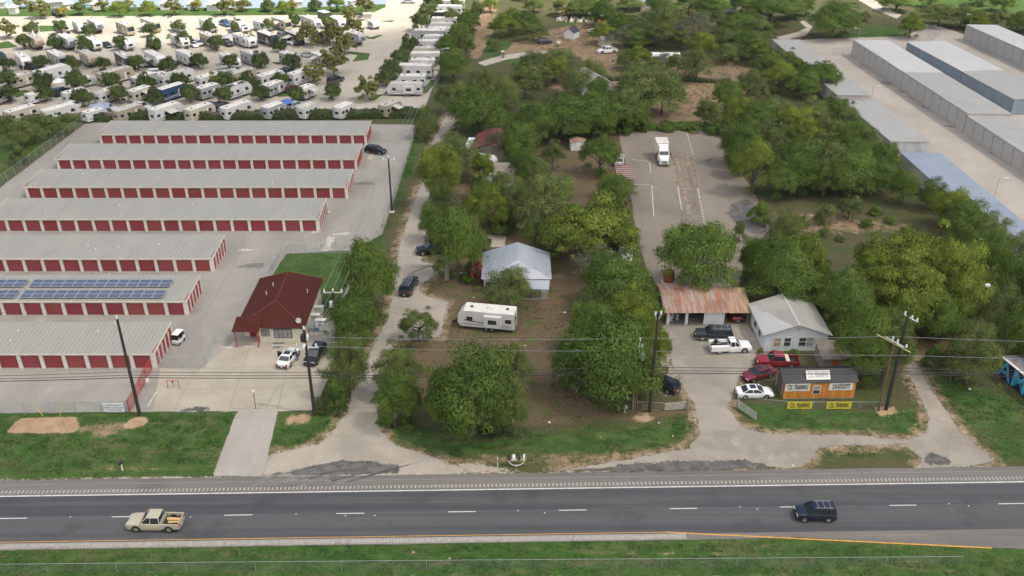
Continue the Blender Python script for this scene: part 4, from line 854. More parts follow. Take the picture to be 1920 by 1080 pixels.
A, B_ = (112.6,267.6), (118.0,214.4)
grey_row('long pale-roofed storage row with blue panelled side wall', A, ang_of(A, B_), math.dist(A, B_)-.2, 11.0, 3.9, M_palro, M_bluewall, 7.5, steps=[(0,30,3.9,M_palro),(30.1,math.dist(A,B_),3.8,M_palro2)], fall=-.1)
A, B_ = (137.2,286.2), (142.2,240.)
grey_row('white-roofed storage row with tall grey doors at the far right', A, ang_of(A, B_), math.dist(A, B_), 9.6, 4.5, M_palro, M_gwall, 4.2)
A, B_ = (75.6,273.5), (78.2,219.6)
grey_row('pale flat-roofed storage row half hidden behind the treeline', A, ang_of(A, B_), math.dist(A, B_), 8.2, 3.2, M_palro2, M_gwall, doors=False, fall=.2)
A, B_ = (77.9,215.6), (79.6,187.2)
grey_row('dull grey-roofed storage block with stained white end wall', A, ang_of(A, B_), math.dist(A, B_), 8.3, 3.2, M_palro2, mat('stained_wall', (.46,.47,.49), .8, .12, .8, stain=((.22,.23,.26), .8)), doors=False, fall=.2)
A, B_ = (79.5,181.2), (81.3,120.)
grey_row('long blue-grey metal roof of the storage row beside the stone yard', A, ang_of(A, B_), math.dist(A, B_), 8.2, 3.0, M_bluero, M_gwall, doors=False, fall=.2)
soft('wet_stain', [(1652,153),(1680,153),(1673,160),(1660,160)], .026, mat('yard_stain', (.20,.185,.175), .9, .3, .8, world=True), 1.6, .6)
for q in ([(1683,170),(1716,172),(1706,179)], [(1700,181),(1752,186),(1742,195)], [(1745,206),(1775,210),(1768,218)], [(1716,196),(1745,200),(1740,205)], [(1843,284),(1880,286),(1880,294)], [(1768,236),(1800,234),(1806,243)]): soft('wet_stain', q, .026, MATS['yard_stain'], 1.6, .6)

# ================================================================== houses and sheds of the middle and right lots
def wallrow(mb, x0, x1, y, z0, z1, th=.15): mb.box(x0, x1, y, y+th, z0, z1)
M_tin = roofmat('tin_roof', (.30,.33,.385), (.36,.39,.44), (.40,.42,.46), .4); M_wood = mat('grey_boards', (.20,.18,.16), .9, .25, 2, stretch=(6,6,.5)); M_wwall = mat('white_siding', (.56,.60,.63), .75, .08, 1.0, stretch=(5,5,.4)); M_rust = None
# house with the blue-grey metal roof
E = 2.7; c4 = [G(909,477,E), G(898,523,E), G(1050,524,E), G(1016,470,E)]
x0 = (c4[0].x+c4[1].x)/2; x1 = (c4[2].x+c4[3].x)/2; yf = (c4[1].y+c4[2].y)/2; yb = (c4[0].y+c4[3].y)/2
t = thing('metal_roof_house', 'weathered house under a blue-grey metal hip roof with front porch', 'house', ((x0+x1)/2, (yf+yb)/2, 0)); hx, hy = (x1-x0)/2, (yb-yf)/2; zr = 4.7
w_ = MB(); w_.box(-hx+.4,hx-.4,-hy+.4,-hy+.55,0,E).box(-hx+.4,hx-.4,hy-.55,hy-.4,0,E).box(-hx+.4,-hx+.55,-hy+.55,hy-.55,0,E).box(hx-.55,hx-.4,-hy+.55,hy-.55,0,E); part('wall', w_, M_wwall, t)
rp1, rp2 = (.2,-hy+2.6,zr), (.2,hy-.4,zr+.1)
faces = [[(-hx,-hy,E),(hx,-hy,E),rp1],[(hx,-hy,E),(hx,hy,E),rp2,rp1],[(-hx,hy,E),(-hx,-hy,E),rp1,rp2],[(hx,hy,E),(-hx,hy,E),rp2]]
rf = MB(); rf.add([(-hx,-hy,E),(hx,-hy,E),(hx,hy,E),(-hx,hy,E),rp1,rp2],[(0,1,4),(1,2,5,4),(2,3,5),(3,0,4,5),(0,3,2,1)]); rt = part('roof', rf, M_tin, t)
sm = MB()
for i in range(1, 14):
    f = i/14; yy = -hy+2*hy*f; tx = min(1, (yy+hy)/2.6) ; top = Vector(rp1).lerp(Vector(rp2), max(0, (yy-rp1[1])/(rp2[1]-rp1[1]))) if yy > rp1[1] else Vector((-hx,-hy,E)).lerp(Vector(rp1), (yy+hy)/2.6)
    sm.tube((-hx,yy,E+.02),(top.x if yy > rp1[1] else top.x, yy, top.z+.02), .03, .03, 4)
    top2 = top if yy > rp1[1] else Vector((hx,-hy,E)).lerp(Vector(rp1), (yy+hy)/2.6); sm.tube((hx,yy,E+.02),(top2.x, yy, top2.z+.02), .03, .03, 4)
mk('roof_seams', sm.mesh('roof_seams', M_tin), rt, kind='stuff')
M_rust = mat('rust_patch', (.16,.085,.055), .9, .4, 2)
rs = MB(); n_ = (Vector((hx,0,E))-Vector((.2,0,zr))).normalized()
def onroof(u, v): a = Vector((.2, v, zr)); b = Vector((hx, v, E)); p = a.lerp(b, u); return (p.x, p.y, p.z+.035)
rs.quad(onroof(.08,.9), onroof(.5,-.1), onroof(.55,-.3), onroof(.1,.4)); mk('rust_patch', rs.mesh('rust_patch', M_rust), rt)
rs = MB(); rs.quad(onroof(.12,1.1), onroof(.25,1.0), onroof(.22,.65), onroof(.1,.7)); mk('tarp_scrap', rs.mesh('tarp_scrap', M_white), rt)
po = MB(); po.slab([(-.6,-hy-.05,E-.15),(hx-.3,-hy-.05,E-.15),(hx-.5,-hy-1.9,E-.75),(-.6,-hy-1.9,E-.75)], .06); part('porch_roof', po, M_tin, t)
for x in (-.4, hx-.7, hx*.45): part('porch_post', MB().box(x-.06,x+.06,-hy-1.7,-hy-1.58,0,E-.72), M_wood, t)
part('porch_floor', MB().box(-.6,hx-.5,-hy-1.9,-hy+.38,0,.2), M_wood, t)
for x in (hx*.3, hx*.62): part('door', MB().box(x,x+.95,-hy+.34,-hy+.395,.22,2.2), mat('pale_door', (.55,.57,.55), .6), t)
part('awning_side', MB().box(-hx+.6,-hx+1.9,-hy+.33,-hy+.395,.9,2.0), M_glass, t)
# rusty-roofed garage
a = G(1249,609); b = G(1358,608); cR = G(1400,604); zE = hz(1300,608,583); wd = b.x-a.x; dp = 7.2
t = thing('rusty_garage', 'open-fronted garage with rust-streaked tin roof and white wall panel', 'garage', (a.x, a.y, 0), math.atan2(b.y-a.y, b.x-a.x)*.5)
k = NT('rusty_tin'); p = k.n('TexCoord').outputs['Object']; v = k.n('VectorMath', {0: p, 1: (2.6,.25,.6)}, operation='MULTIPLY').outputs[0]; n1 = k.noise(v, .9, 6, .7); n2 = k.noise(p, .3, 4)
cc = k.mix(k.ramp(n1, .36, .62), (.30,.27,.24,1), (.27,.115,.075,1)); cc = k.mix(k.ramp(n2, .45, .68, 0, .6), cc, (.19,.085,.055,1)); k.set(k.b.inputs['Base Color'], cc); k.b.inputs['Roughness'].default_value = .8; M_rtin = k.m
def corrug(mb, xa, xb, ya, za, yb_, zb, pitch=.35, amp=.035):
    n = int((xb-xa)/pitch); top = []
    for i in range(2*n+1): top.append((xa+(xb-xa)*i/(2*n), amp if i % 2 else 0))
    vs = [(x, ya, za+d) for x, d in top] + [(x, yb_, zb+d) for x, d in top]; m_ = len(top)
    mb.add(vs, [(i, i+1, i+1+m_, i+m_) for i in range(m_-1)])
hB = zE+.95
rf = MB(); corrug(rf, -.5, wd+.4, -.5, zE, dp*.62, hB); part('roof', rf, M_rtin, t)
rf = MB(); corrug(rf, -.5, wd+.4, dp*.62, hB+.005, dp+.4, hB-.35); part('rear_roof', rf, M_rtin, t)
rf = MB(); corrug(rf, wd+.42, wd+(cR.x-b.x)+.4, -.5, zE-.05, dp*.8, zE+.75); part('carport_roof', rf, mat('rusty_tan', (.30,.20,.14), .85, .3, 1.2, stretch=(3,.3,1)), t)
rf = MB(); rf.slab([(wd-1.2,dp*.86,hB-.1),(wd+1.8,dp*.82,hB-.1),(wd+1.9,dp+.8,hB),(wd-1.0,dp+.8,hB)], .05); part('patch_sheet', rf, M_palro2, t)
w_ = MB(); w_.box(0,wd,dp-.15,dp,0,zE+.5).box(0,.12,.25,dp-.15,0,zE).box(wd-.12,wd,.15,dp-.15,0,zE-.02); part('wall', w_, M_wood, t)
part('front_panel', MB().box(wd*.635,wd-.12,0,.14,0,zE-.06), M_wwall, t)
for x in (.0, wd*.315): part('pillar', MB().box(x,x+.42,-.05,.25,0,zE-.06), M_wwall, t)
part('lintel', MB().box(-.1,wd,-.06,.14,zE-.055,zE+.06), M_wwall, t)
part('carport_post', MB().box(cR.x-a.x-.2,cR.x-a.x-.08,-.1,.02,0,zE-.1), M_wood, t)
part('floor_slab', MB().box(0,wd,-.3,dp-.16,.0,.06), mat('dark_slab', (.16,.15,.14), .9), t)
for i, (x, y, c_) in enumerate(((1.2,2.0,(.5,.5,.5)),(1.8,1.5,(.35,.33,.3)),(.8,1.2,(.5,.48,.44)))):
    cb = thing('storage_box', ['pale bucket stack','grey box','leaning board'][i]+' inside the left garage opening', 'box', t.location+Vector((x,y,.06))); part('body', MB().hexa([(-.25,-.25,0),(.25,-.25,0),(.25,.25,0),(-.25,.25,0),(-.2,-.2,.8),(.2,-.2,.8),(.2,.2,.8),(-.2,.2,.8)]), mat('boxc%d' % i, c_, .7), cb); part('rim', MB().box(-.24,.24,-.24,.24,.8,.86), M_white, cb)
# white house with the grey roof
fl, fr, bl = G(1431,658), G(1550,660), G(1399,601)
ang = math.atan2(fr.y-fl.y, fr.x-fl.x); wd = (fr-fl).length; dpv = (bl-fl); dp = dpv.length; sk = math.atan2(-dpv.x, dpv.y)
t = thing('white_house', 'low white house with pale grey gable roof beside the garage', 'house', fl, (ang+sk)/2); hE = 2.75; hR = 4.25
w_ = MB(); w_.box(0,.15,.15,dp,0,hE).box(wd-.15,wd,.15,dp,0,hE).box(.15,wd-.15,dp-.15,dp,0,hE)
w_.add([(0,0,0),(wd,0,0),(wd,0,hE),(wd/2,0,hR),(0,0,hE),(0,.15,0),(wd,.15,0),(wd,.15,hE),(wd/2,.15,hR),(0,.15,hE)],[(0,1,2,3,4),(9,8,7,6,5),(0,5,6,1),(1,6,7,2),(4,9,5,0)])
part('wall', w_, M_wwall, t)
M_grr = roofmat('asphalt_roof', (.27,.27,.255), (.32,.32,.30), (.36,.35,.33), .85)
rf = MB()
for s_ in (0, 1):
    xe = -.45 if s_ == 0 else wd+.45; ze = hE-.18
    rf.slab([(xe,-.4,ze+.1),(wd/2,-.4,hR+.12),(wd/2,dp+.3,hR+.12),(xe,dp+.3,ze+.1)], .1)
rt = part('roof', rf, M_grr, t); mk('ridge_cap', MB().tube((wd/2,-.4,hR+.12),(wd/2,dp+.3,hR+.12),.08).mesh('ridge_cap', M_white), rt)
pa = MB(); z_ = lambda x: (hE-.08)+(hR+.12-hE+.08)*((x+.45)/(wd/2+.45))+.02
pp = [(-.4,-.35),(3.6,-.35),(3.3,.6),(2.6,2.0),(2.0,3.4),(1.5,5.0),(.8,5.4),(.6,7.4),(-.2,7.8),(-.4,6)]; pa.add([(x,y,z_(x)+.02) for x, y in pp],[tuple(range(len(pp)))]); mk('pale_roof_patch', pa.mesh('pale_roof_patch', roofmat('pale_patch', (.42,.42,.41), (.48,.48,.47), (.40,.40,.39))), rt)
for i, (xa_, xb_) in enumerate(((1.35,2.25),(2.75,3.65),(wd-4.0,wd-3.05),(wd-2.95,wd-2.0))):
    ww = part('window', MB().box(xa_-.08,xb_+.08,-.06,-.003,.75,2.25), M_white, t); mk('pane', MB().box(xa_,xb_,-.07,-.062,.83,2.17).mesh('pane', mat('boarded', (.30,.23,.16), .8) if i == 0 else (M_glass if i < 3 else mat('pale_pane', (.26,.27,.27), .2))), ww); mk('sash', MB().box(xa_,xb_,-.085,-.072,1.46,1.53).mesh('sash', M_white), ww)
for y in (2.2, dp*.55): part('side_window', MB().box(-.05,-.003,y,y+1.0,.9,2.1), M_glass, t)
part('gable_vent', MB().box(wd/2-.25,wd/2+.25,-.05,-.003,3.3,3.7), M_gwall, t)
# orange timber shed with banners
fl, fr = G(1467,748), G(1600,746); ang = math.atan2(fr.y-fl.y, fr.x-fl.x); wd = (fr-fl).length; dp = 3.4; hE = hz(1535,747,717); hR = hE+.95
t = thing('timber_shed', 'orange timber office shed with dark metal gable roof', 'shed', fl, ang)
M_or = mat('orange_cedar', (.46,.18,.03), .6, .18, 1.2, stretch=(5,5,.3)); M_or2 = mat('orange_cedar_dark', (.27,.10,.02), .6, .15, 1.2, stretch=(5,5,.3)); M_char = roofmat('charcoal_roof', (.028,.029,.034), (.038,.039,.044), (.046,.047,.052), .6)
bw = .405; nb = int(wd/bw); bw = wd/nb; bd = MB().box(.008,bw-.008,-.03,0,.1,hE).mesh('board', M_or); bd2 = MB().box(.008,bw-.008,-.03,0,.1,hE).mesh('board', mat('orange_cedar_pale', (.52,.23,.05), .6, .18, 1.2, stretch=(5,5,.3)))
w_ = MB(); w_.box(0,wd,0,.12,.1,hE).box(0,.12,.12,dp,.1,hE).box(wd-.12,wd,.12,dp,.1,hE).box(.12,wd-.12,dp-.12,dp,.1,hE)
for x in (.0, wd-.12): w_.add([(x,0,hE),(x,dp,hE),(x,dp/2,hR),(x+.12,0,hE),(x+.12,dp,hE),(x+.12,dp/2,hR)],[(0,1,2),(5,4,3),(0,3,4,1),(1,4,5,2),(2,5,3,0)])
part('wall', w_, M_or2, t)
for i in range(nb): mk('board', bd if i % 3 else bd2, t, (i*bw, -.001, 0))
part('skid', MB().box(0,wd,-.05,dp,0,.1), mat('skid', (.25,.24,.22), .9), t)
rf = MB(); rf.slab([(-.3,-.14,hE+.02),(wd+.25,-.14,hE+.02),(wd+.25,dp/2,hR+.08),(-.3,dp/2,hR+.08)], .06).slab([(-.3,dp/2+.001,hR+.08),(wd+.25,dp/2+.001,hR+.08),(wd+.25,dp+.35,hE-.08),(-.3,dp+.35,hE-.08)], .06)
rt = part('roof', rf, M_char, t); sm = MB(); ns = 44
for i in range(ns+1):
    x = -.28+(wd+.5)*i/ns; sm.tube((x,-.13,hE+.04),(x,dp/2,hR+.1),.025,.025,4).tube((x,dp+.34,hE-.06),(x,dp/2,hR+.1),.025,.025,4)
mk('roof_seams', sm.mesh('roof_seams', M_char), rt, kind='stuff')
w2 = part('window', MB().box(wd*.40,wd*.40+1.05,-.08,-.032,.75,2.05), M_white, t)
for z0_ in (.83, 1.46): mk('pane', MB().box(wd*.40+.1,wd*.40+.95,-.09,-.082,z0_,z0_+.52).mesh('pane', M_glass if z0_ < 1 else mat('pale_pane', (.26,.27,.27), .2)), w2)
dr = part('roller_door', MB().box(-.06,-.002,.45,dp-.45,.15,hE-.1), mat('dark_panel', (.10,.10,.085), .6), t)
for y0_ in (.4, dp-.5): mk('door_rail', MB().box(-.09,-.062,y0_,y0_+.1,.12,hE-.05).mesh('door_rail', M_white), dr)
part('meter', MB().box(.15,.6,-.12,-.032,1.25,1.55), M_white, t)
M_blk = mat('black_letter', (.03,.03,.035), .7); M_ban = mat('banner_white', (.66,.66,.62), .6, .05, 1); M_bany = mat('banner_yellow', (.62,.52,.05), .6, .08, 1); M_grl = mat('faded_letter', (.36,.37,.38), .7)
def banner(label, loc, rz, w, h, txt, bm_, lm, size, tilt=R(90), shear=0, sx=.8):
    q = thing('banner', label, 'banner', loc, rz); q.rotation_euler = (tilt, 0, rz)
    mb = MB(); n = 8
    for i in range(n): mb.hexa([(-w/2+w*i/n,-h/2,-.012+.02*math.sin(i*1.3)),(-w/2+w*(i+1)/n,-h/2,-.012+.02*math.sin(i*1.3+1.3)),(-w/2+w*(i+1)/n,h/2,-.012),(-w/2+w*i/n,h/2,-.012),(-w/2+w*i/n,-h/2,.0+.02*math.sin(i*1.3)),(-w/2+w*(i+1)/n,-h/2,.0+.02*math.sin(i*1.3+1.3)),(-w/2+w*(i+1)/n,h/2,0),(-w/2+w*i/n,h/2,0)])
    part('sheet', mb, bm_, q); l_ = mk('lettering', text_mesh(txt, size, lm, .004), q, (0, -.02, .035), scale=(sx,1,1)); return q
def sl(x, y, z): v = Vector((x, y, 0)); v.rotate(Matrix.Rotation(ang, 3, 'Z')); return fl + v + Vector((0,0,z))
banner('white banner reading CDL TRAINING on the orange shed front', sl(wd*.185,-.06,hE-.68), ang, 3.2, 1.15, 'CDL TRAINING', M_ban, M_blk, 1.05, sx=.385)
banner('white banner with phone number on the orange shed front', sl(wd*.79,-.06,hE-.66), ang, 3.1, 1.1, '210.473.0777', M_ban, M_blk, 1.02, sx=.41)
rt_ = math.atan2(hR+.16-hE, dp/2+.35)
banner('faded white board reading CDL TRAINING propped on the dark shed roof', sl(wd*.47,.65,hE+.72), ang, 3.1, 1.2, 'CDL TRAINING', M_ban, M_grl, 1.05, tilt=rt_+R(18), sx=.375)
for i, x in enumerate((1498, 1571)):
    p = G(x, 768); banner(('left','right')[i]+' yellow banner reading CDL TRAINING on the wire fence', (p.x, p.y-.06, .72), 0, 3.1, 1.1, 'CDL TRAINING', M_bany, M_blk, 1.0, sx=.38)
fence('low wire fence with pale top rail in front of the orange shed', [G(1385,756), G(1480,766), G(1655,766)], 1.05, 3.0, rail=True, r=.03, name='wire_fence')
fence('low wire fence beside the left tube gate', [G(1195,766), G(1250,769)], 1.1, 3.0, r=.03, name='wire_fence')
# brown garden shed behind
a = G(1540,694); t = thing('garden_shed', 'small weathered brown shed behind the orange shed', 'shed', a)
part('wall', MB().box(0,3.6,0,.12,0,1.9).box(0,.12,.12,3.6,0,1.9).box(3.48,3.6,.12,3.6,0,1.9).box(.12,3.48,3.48,3.6,0,2.2), M_wood, t); part('roof', MB().slab([(-.2,-.3,1.95),(3.9,-.3,1.95),(3.9,3.9,2.45),(-.2,3.9,2.45)], .08), mat('brown_roof', (.16,.135,.115), .9, .25, 1), t); part('door', MB().box(1.2,2.2,-.05,-.003,0,1.7), M_or2, t)
# blue lettered wall at the right edge
wa, wb = G(1866,700), G(1950,770); ang = math.atan2(wb.y-wa.y, wb.x-wa.x); L = (wb-wa).length
t = thing('lettered_wall', 'low wall with big blue painted letters at the right edge', 'wall', wa, ang)
M_navy = mat('navy_paint', (.012,.02,.05), .6); M_mural = mat('mural_blue', (.085,.40,.66), .55, .12, 1)
Hw = 2.7
part('wall_panel', MB().box(0,L,0,.25,0,Hw), M_navy, t); part('coping', MB().box(-.05,L,-.05,.3,Hw,Hw+.12), M_white, t); part('roof', MB().slab([(0,.3,Hw+.05),(L,.3,Hw+.05),(L,4,Hw-.2),(0,4,Hw-.2)], .1), mat('roof_gravel', (.16,.16,.165), .9, .3, 1), t)
for i, ch in enumerate('AMO'): mk('lettering', text_mesh(ch, 3.75, M_mural, .02), t, (1.5+i*2.75,-.03,Hw/2-.02), rot=(R(90),0,0), scale=(1.0,1,1))
part('graffiti', MB().box(-1.8,-.1,.1,.2,.3,1.0), mat('teal_tarp', (.03,.14,.2), .7), t)
# dark red roofed house, beige roofs and sheds among the trees
def gable(name, label, cat, loc, rz, wd, dp, hE, hR, wm, rm, ov=.4):
    t = thing(name, label, cat, loc, rz)
    w_ = MB(); w_.box(-wd/2,-wd/2+.12,-dp/2,dp/2,0,hE).box(wd/2-.12,wd/2,-dp/2,dp/2,0,hE)
    for y in (-dp/2, dp/2-.12): w_.add([(-wd/2+.12,y,0),(wd/2-.12,y,0),(wd/2-.12,y,hE),(0,y,hR-.05),(-wd/2+.12,y,hE),(-wd/2+.12,y+.12,0),(wd/2-.12,y+.12,0),(wd/2-.12,y+.12,hE),(0,y+.12,hR-.05),(-wd/2+.12,y+.12,hE)],[(0,1,2,3,4),(9,8,7,6,5),(0,5,6,1),(1,6,7,2),(2,7,8,3),(3,8,9,4),(4,9,5,0)])
    part('wall', w_, wm, t); rf = MB(); g_ = (hR-hE)/(wd/2)
    for s_ in (-1, 1): rf.slab([(s_*(wd/2+ov),-dp/2-ov,hE-g_*ov+.08),(0,-dp/2-ov,hR+.08),(0,dp/2+ov,hR+.08),(s_*(wd/2+ov),dp/2+ov,hE-g_*ov+.08)], .08)
    part('roof', rf, rm, t); return t
M_dred = mat('dark_red_tin', (.115,.038,.034), .7, .25, 1.5)
a = G(925,300); t = gable('red_roof_house', 'grey plank house under a dark red roof among the trees', 'house', (a.x, a.y+3.5, 0), R(-8), 8, 10, 2.6, 4.2, M_wood, M_dred)
part('window', MB().box(-2.4,-1.2,-5.06,-5.003,1.0,2.0), M_glass, t); part('chimney_pipe', MB().tube((1,2,3.6),(1,2,4.9),.09), M_white, t)
part('white_lean_to', MB().box(-5.8,-4.15,-1,3,0,2.4), M_wwall, t)
a = G(945,345); t = gable('beige_roof_cottage', 'beige hipped roof cottage hidden by trees beside the lane', 'house', (a.x-1, a.y+2, 0), R(90), 6, 6.5, 2.5, 3.6, M_wwall, mat('beige_shingle', (.22,.195,.17), .9, .2, 1.5)); part('window', MB().box(-1,.2,-3.32,-3.26,1,1.9), M_glass, t)
a = G(1108,178); t = gable('pale_roof_house', 'pale tin-roofed house half hidden in the dark trees', 'house', (a.x, a.y+3, 0), R(20), 8, 8, 3.0, 5.2, M_wwall, M_palro2); part('window', MB().box(-1,.2,-4.06,-4.003,1,2), M_glass, t)
a = G(1072,73); t = gable('barn_shed', 'small white barn-shaped shed with dark roof on the tan yard', 'shed', a+Vector((0,1.5,0)), R(-28), 3.2, 4.2, 2.0, 3.3, M_wwall, M_char, .15); part('door', MB().box(-.8,.8,-2.16,-2.103,0,1.9), M_white, t)
a = G(1134,88); t = gable('plank_shed', 'narrow cream shed by the white pickup in the back yard', 'shed', a+Vector((.5,1.6,0)), R(-70), 3.0, 4.0, 2.3, 2.9, mat('cream_plank', (.45,.42,.36), .8), M_grr, .2); part('window', MB().box(-.3,.3,-2.06,-2.003,1.2,1.7), M_glass, t)
a = G(1247,122); t = thing('flat_canopy', 'white flat metal canopy standing in the back woods', 'canopy', a); part('roof', MB().slab([(-4.2,-2,2.7),(4.2,-2,2.6),(4.2,2.4,2.9),(-4.2,2.4,3.0)], .12), mat('bright_white', (.72,.74,.74), .5), t)
for x in (-3.9, 3.9):
    for y in (-1.8, 2.2): part('post', MB().box(x-.06,x+.06,y-.06,y+.06,0,2.55), M_galv, t)
part('side_panel', MB().box(-1.2,3.2,2.2,2.3,0,2.5), M_wwall, t)
a = G(1258,78); t = gable('tarped_house', 'dark tarped roof house deep in the back woods', 'house', a+Vector((0,4,0)), R(55), 8, 10, 2.6, 4.2, M_wood, mat('tarp_roof', (.10,.11,.13), .7, .5, 1.0)); part('porch_edge', MB().box(-4.6,-4.3,-5,5,2.0,2.2), M_white, t)
a = G(1200,18); t = gable('gazebo_roof', 'small pavilion with grey roof in the far trees', 'pavilion', a, R(40), 4, 4, 2.4, 3.4, M_wood, M_tin); part('floor', MB().box(-2,2,-2,2,0,.1), M_wood, t)
a = G(1492,22); t = gable('white_cottage', 'white cottage peeking from behind the large dark oak', 'house', a+Vector((0,2,0)), R(-15), 5, 7, 2.7, 4.0, M_wwall, M_grr); part('window', MB().box(-.5,.5,-3.56,-3.503,1,2), M_glass, t)
a = G(1362,18); t = gable('grey_cottage', 'grey cottage roof among the far trees', 'house', a, R(10), 5, 6, 2.7, 4.0, M_wwall, M_grr); part('window', MB().box(-.5,.5,-3.06,-3.003,1,2), M_glass, t)
a = G(1080,283); t = gable('white_tool_shed', 'rust-roofed tool shed with white door in the middle yard', 'shed', a+Vector((.4,1.6,0)), R(5), 3.2, 2.6, 1.7, 2.1, M_wwall, M_rtin, .15); part('door', MB().box(-.5,1.3,-1.36,-1.303,0,1.5), M_white, t)
a = G(977,308); t = gable('grey_tool_shed', 'small grey shed between the trees in the middle yard', 'shed', a, 0, 2.4, 2.2, 1.8, 2.2, M_gwall, M_palro2, .15); part('door', MB().box(-.4,.4,-1.16,-1.103,0,1.6), M_wood, t)
a = G(970,420); t = gable('plank_outhouse', 'weathered plank outhouse behind the metal-roofed house', 'shed', a, R(10), 2.4, 2.4, 2.2, 2.7, M_wood, M_wood, .15); part('door', MB().box(-.4,.4,-1.26,-1.203,0,1.8), M_white, t)
# carport with striped red roof, beside the lot
a = G(1157,358); t = thing('striped_carport', 'carport with red and white striped metal roof beside the training lot', 'carport', a)
M_str = mat('stripe_red', (.17,.042,.036), .6, .2, 1.5)
pa = MB().box(0,3.3,0,.46,2.5,2.56).mesh('roof_panel', M_str); pb = MB().box(0,3.3,0,.46,2.5,2.56).mesh('roof_panel', mat('stripe_white', (.30,.27,.25), .6, .15, 1.5))
for i in range(14): mk('roof_panel', pa if i % 2 else pb, t, (0, i*.47, .02*i))
for x in (.2, 3.1):
    for y in (.3, 6.2): part('post', MB().box(x-.06,x+.06,y-.06,y+.06,0,2.5), M_wood, t)
part('beam', MB().box(.1,3.2,.2,.35,2.38,2.5), M_wood, t)
# rusty tank, concrete slab, dead trunk, cistern and small yard things
a = G(1252,545); t = thing('rusty_tank', 'rust-orange upright tank on a grey stand behind the garage', 'tank', a); part('drum', MB().loft([[(math.cos(q)*r2, math.sin(q)*r2, z2_) for q in [2*math.pi*j/14 for j in range(14)]] for r2, z2_ in ((.8,1.7),(.85,1.8),(.85,3.3),(.7,3.5),(.2,3.6))]), mat('tank_rust', (.30,.11,.04), .8, .25, 2), t); part('stand', MB().box(-1.1,1.1,-1.0,1.0,0,1.5).box(-.9,.9,-.8,.8,1.5,1.7), M_gwall, t)
sheet('concrete_slab', [(900,446),(905,440),(945,440),(949,445),(945,463),(905,464),(900,458)], .03, M_pad, .12, .5)
a = G(917,455); t = thing('fire_pit', 'dark square pit box on the pale concrete slab', 'fire pit', a); part('box', MB().box(-.4,.4,-.5,-.4,0,.5).box(-.4,.4,.4,.5,0,.5).box(-.4,-.3,-.4,.4,0,.5).box(.3,.4,-.4,.4,0,.5), M_dkframe, t); part('ash', MB().box(-.3,.3,-.4,.4,0,.2), M_blk, t)
a = G(838,525); t = thing('broken_trunk', 'tall bare grey tree trunk with snapped limb lying on the lane', 'dead tree', a)
part('trunk', MB().path([(0,0,0),(.1,.1,2.5),(.5,.3,5),(.9,.4,7.5),(1.3,.5,9.2)], [.42,.36,.3,.22,.1], 8), M_barkg, t)
part('fallen_limb', MB().path([(-.3,.2,1.6),(-1.8,1.4,1.9),(-3.2,2.0,1.5),(-4.8,1.6,.9),(-6.4,1.2,.35)], [.22,.24,.2,.14,.05], 7), M_barkg, t)
part('branch', MB().path([(-3.2,2.0,1.5),(-4.0,3.0,1.0),(-5.4,3.4,.4)], [.12,.08,.03], 6).path([(-4.8,1.6,.9),(-6.0,.3,.5),(-7,-.2,.2)], [.1,.06,.02], 6), M_barkg, t)
part('split_stub', MB().path([(.2,.1,5),(-.5,.5,6.2),(-.9,.9,7.5)], [.2,.14,.04], 6), M_barkg, t)
a = G(1187,768); t = thing('dead_sapling', 'thin dead grey sapling beside the older utility pole', 'dead tree', a); part('trunk', MB().path([(0,0,0),(-.1,0,2.4),(-.6,.1,5),(-.9,.2,7)], [.14,.11,.07,.02], 6), M_barkg, t); part('branch', MB().path([(-.15,0,2.6),(.5,.2,3.8),(.9,.2,5)], [.06,.04,.015], 5).path([(-.4,.05,4),(-1.4,.3,5)], [.05,.015], 5), M_barkg, t)
a = G(866,513); part('fallen_pipe', MB().tube((-1.2,0,.12),(2.2,.1,.12),.1), M_white, None, a, label='long white pipe lying on the bare soil beside the dead trunk', cat='pipe')
# ================================================================== utility poles, wires, gates, mailboxes, small street furniture
M_pole = mat('dark_pole', (.035,.030,.028), .9, .25, 2, stretch=(4,4,.3)); M_poleb = mat('brown_pole', (.13,.085,.05), .9, .25, 2, stretch=(4,4,.3)); M_ins = mat('insulator', (.62,.66,.68), .3); M_arm = mat('fibre_arm', (.52,.52,.50), .6); M_tank = mat('transformer', (.55,.58,.60), .4)
def pole(label, base, h, m, r=.22):
    t = thing('utility_pole', label, 'utility pole', base, 0, 'utility poles'); part('shaft', MB().tube((0,0,0),(0,0,h),r,r*.62,10), m, t); return t
def insul(t, pts):
    me = MB().loft([[(math.cos(q)*r2, math.sin(q)*r2, z2_) for q in [2*math.pi*j/8 for j in range(8)]] for r2, z2_ in ((.04,0),(.13,.05),(.08,.15),(.14,.22),(.09,.34),(.12,.40),(.05,.5))]).mesh('insulator', M_ins)
    for p in pts: mk('insulator', me, t, p)
b1, b2, b3, b4 = G(262,778), G(590,778), G(1218,772), G(1661,768); b3b, b4b = G(1190,768), G(1647,770)
p1 = pole('tall dark leaning-looking pole in front of the nearest storage row', b1, 14.1, M_pole, .24); insul(p1, [(0,0,14.1),(-.35,0,13.3)]); part('bracket', MB().path([(0,0,13.9),(-.5,0,13.5),(-.9,0,12.6)], .05), M_ins, p1)
p2 = pole('dark pole with metal crossarms beside the black and white parked cars', b2, 12.6, M_pole, .23)
part('crossarm', MB().box(-1.3,1.5,-.07,.07,10.0,10.16), M_arm, p2); part('crossarm', MB().box(-.08,.08,-1.4,1.6,10.6,10.75), M_arm, p2); insul(p2, [(-1.1,0,10.16),(1.2,0,10.16),(0,-1.2,10.75),(0,1.3,10.75),(0,.8,10.75),(0,0,12.6)]); part('switch_box', MB().box(-.5,-.1,-.35,.3,11.0,11.9), M_dkframe, p2)
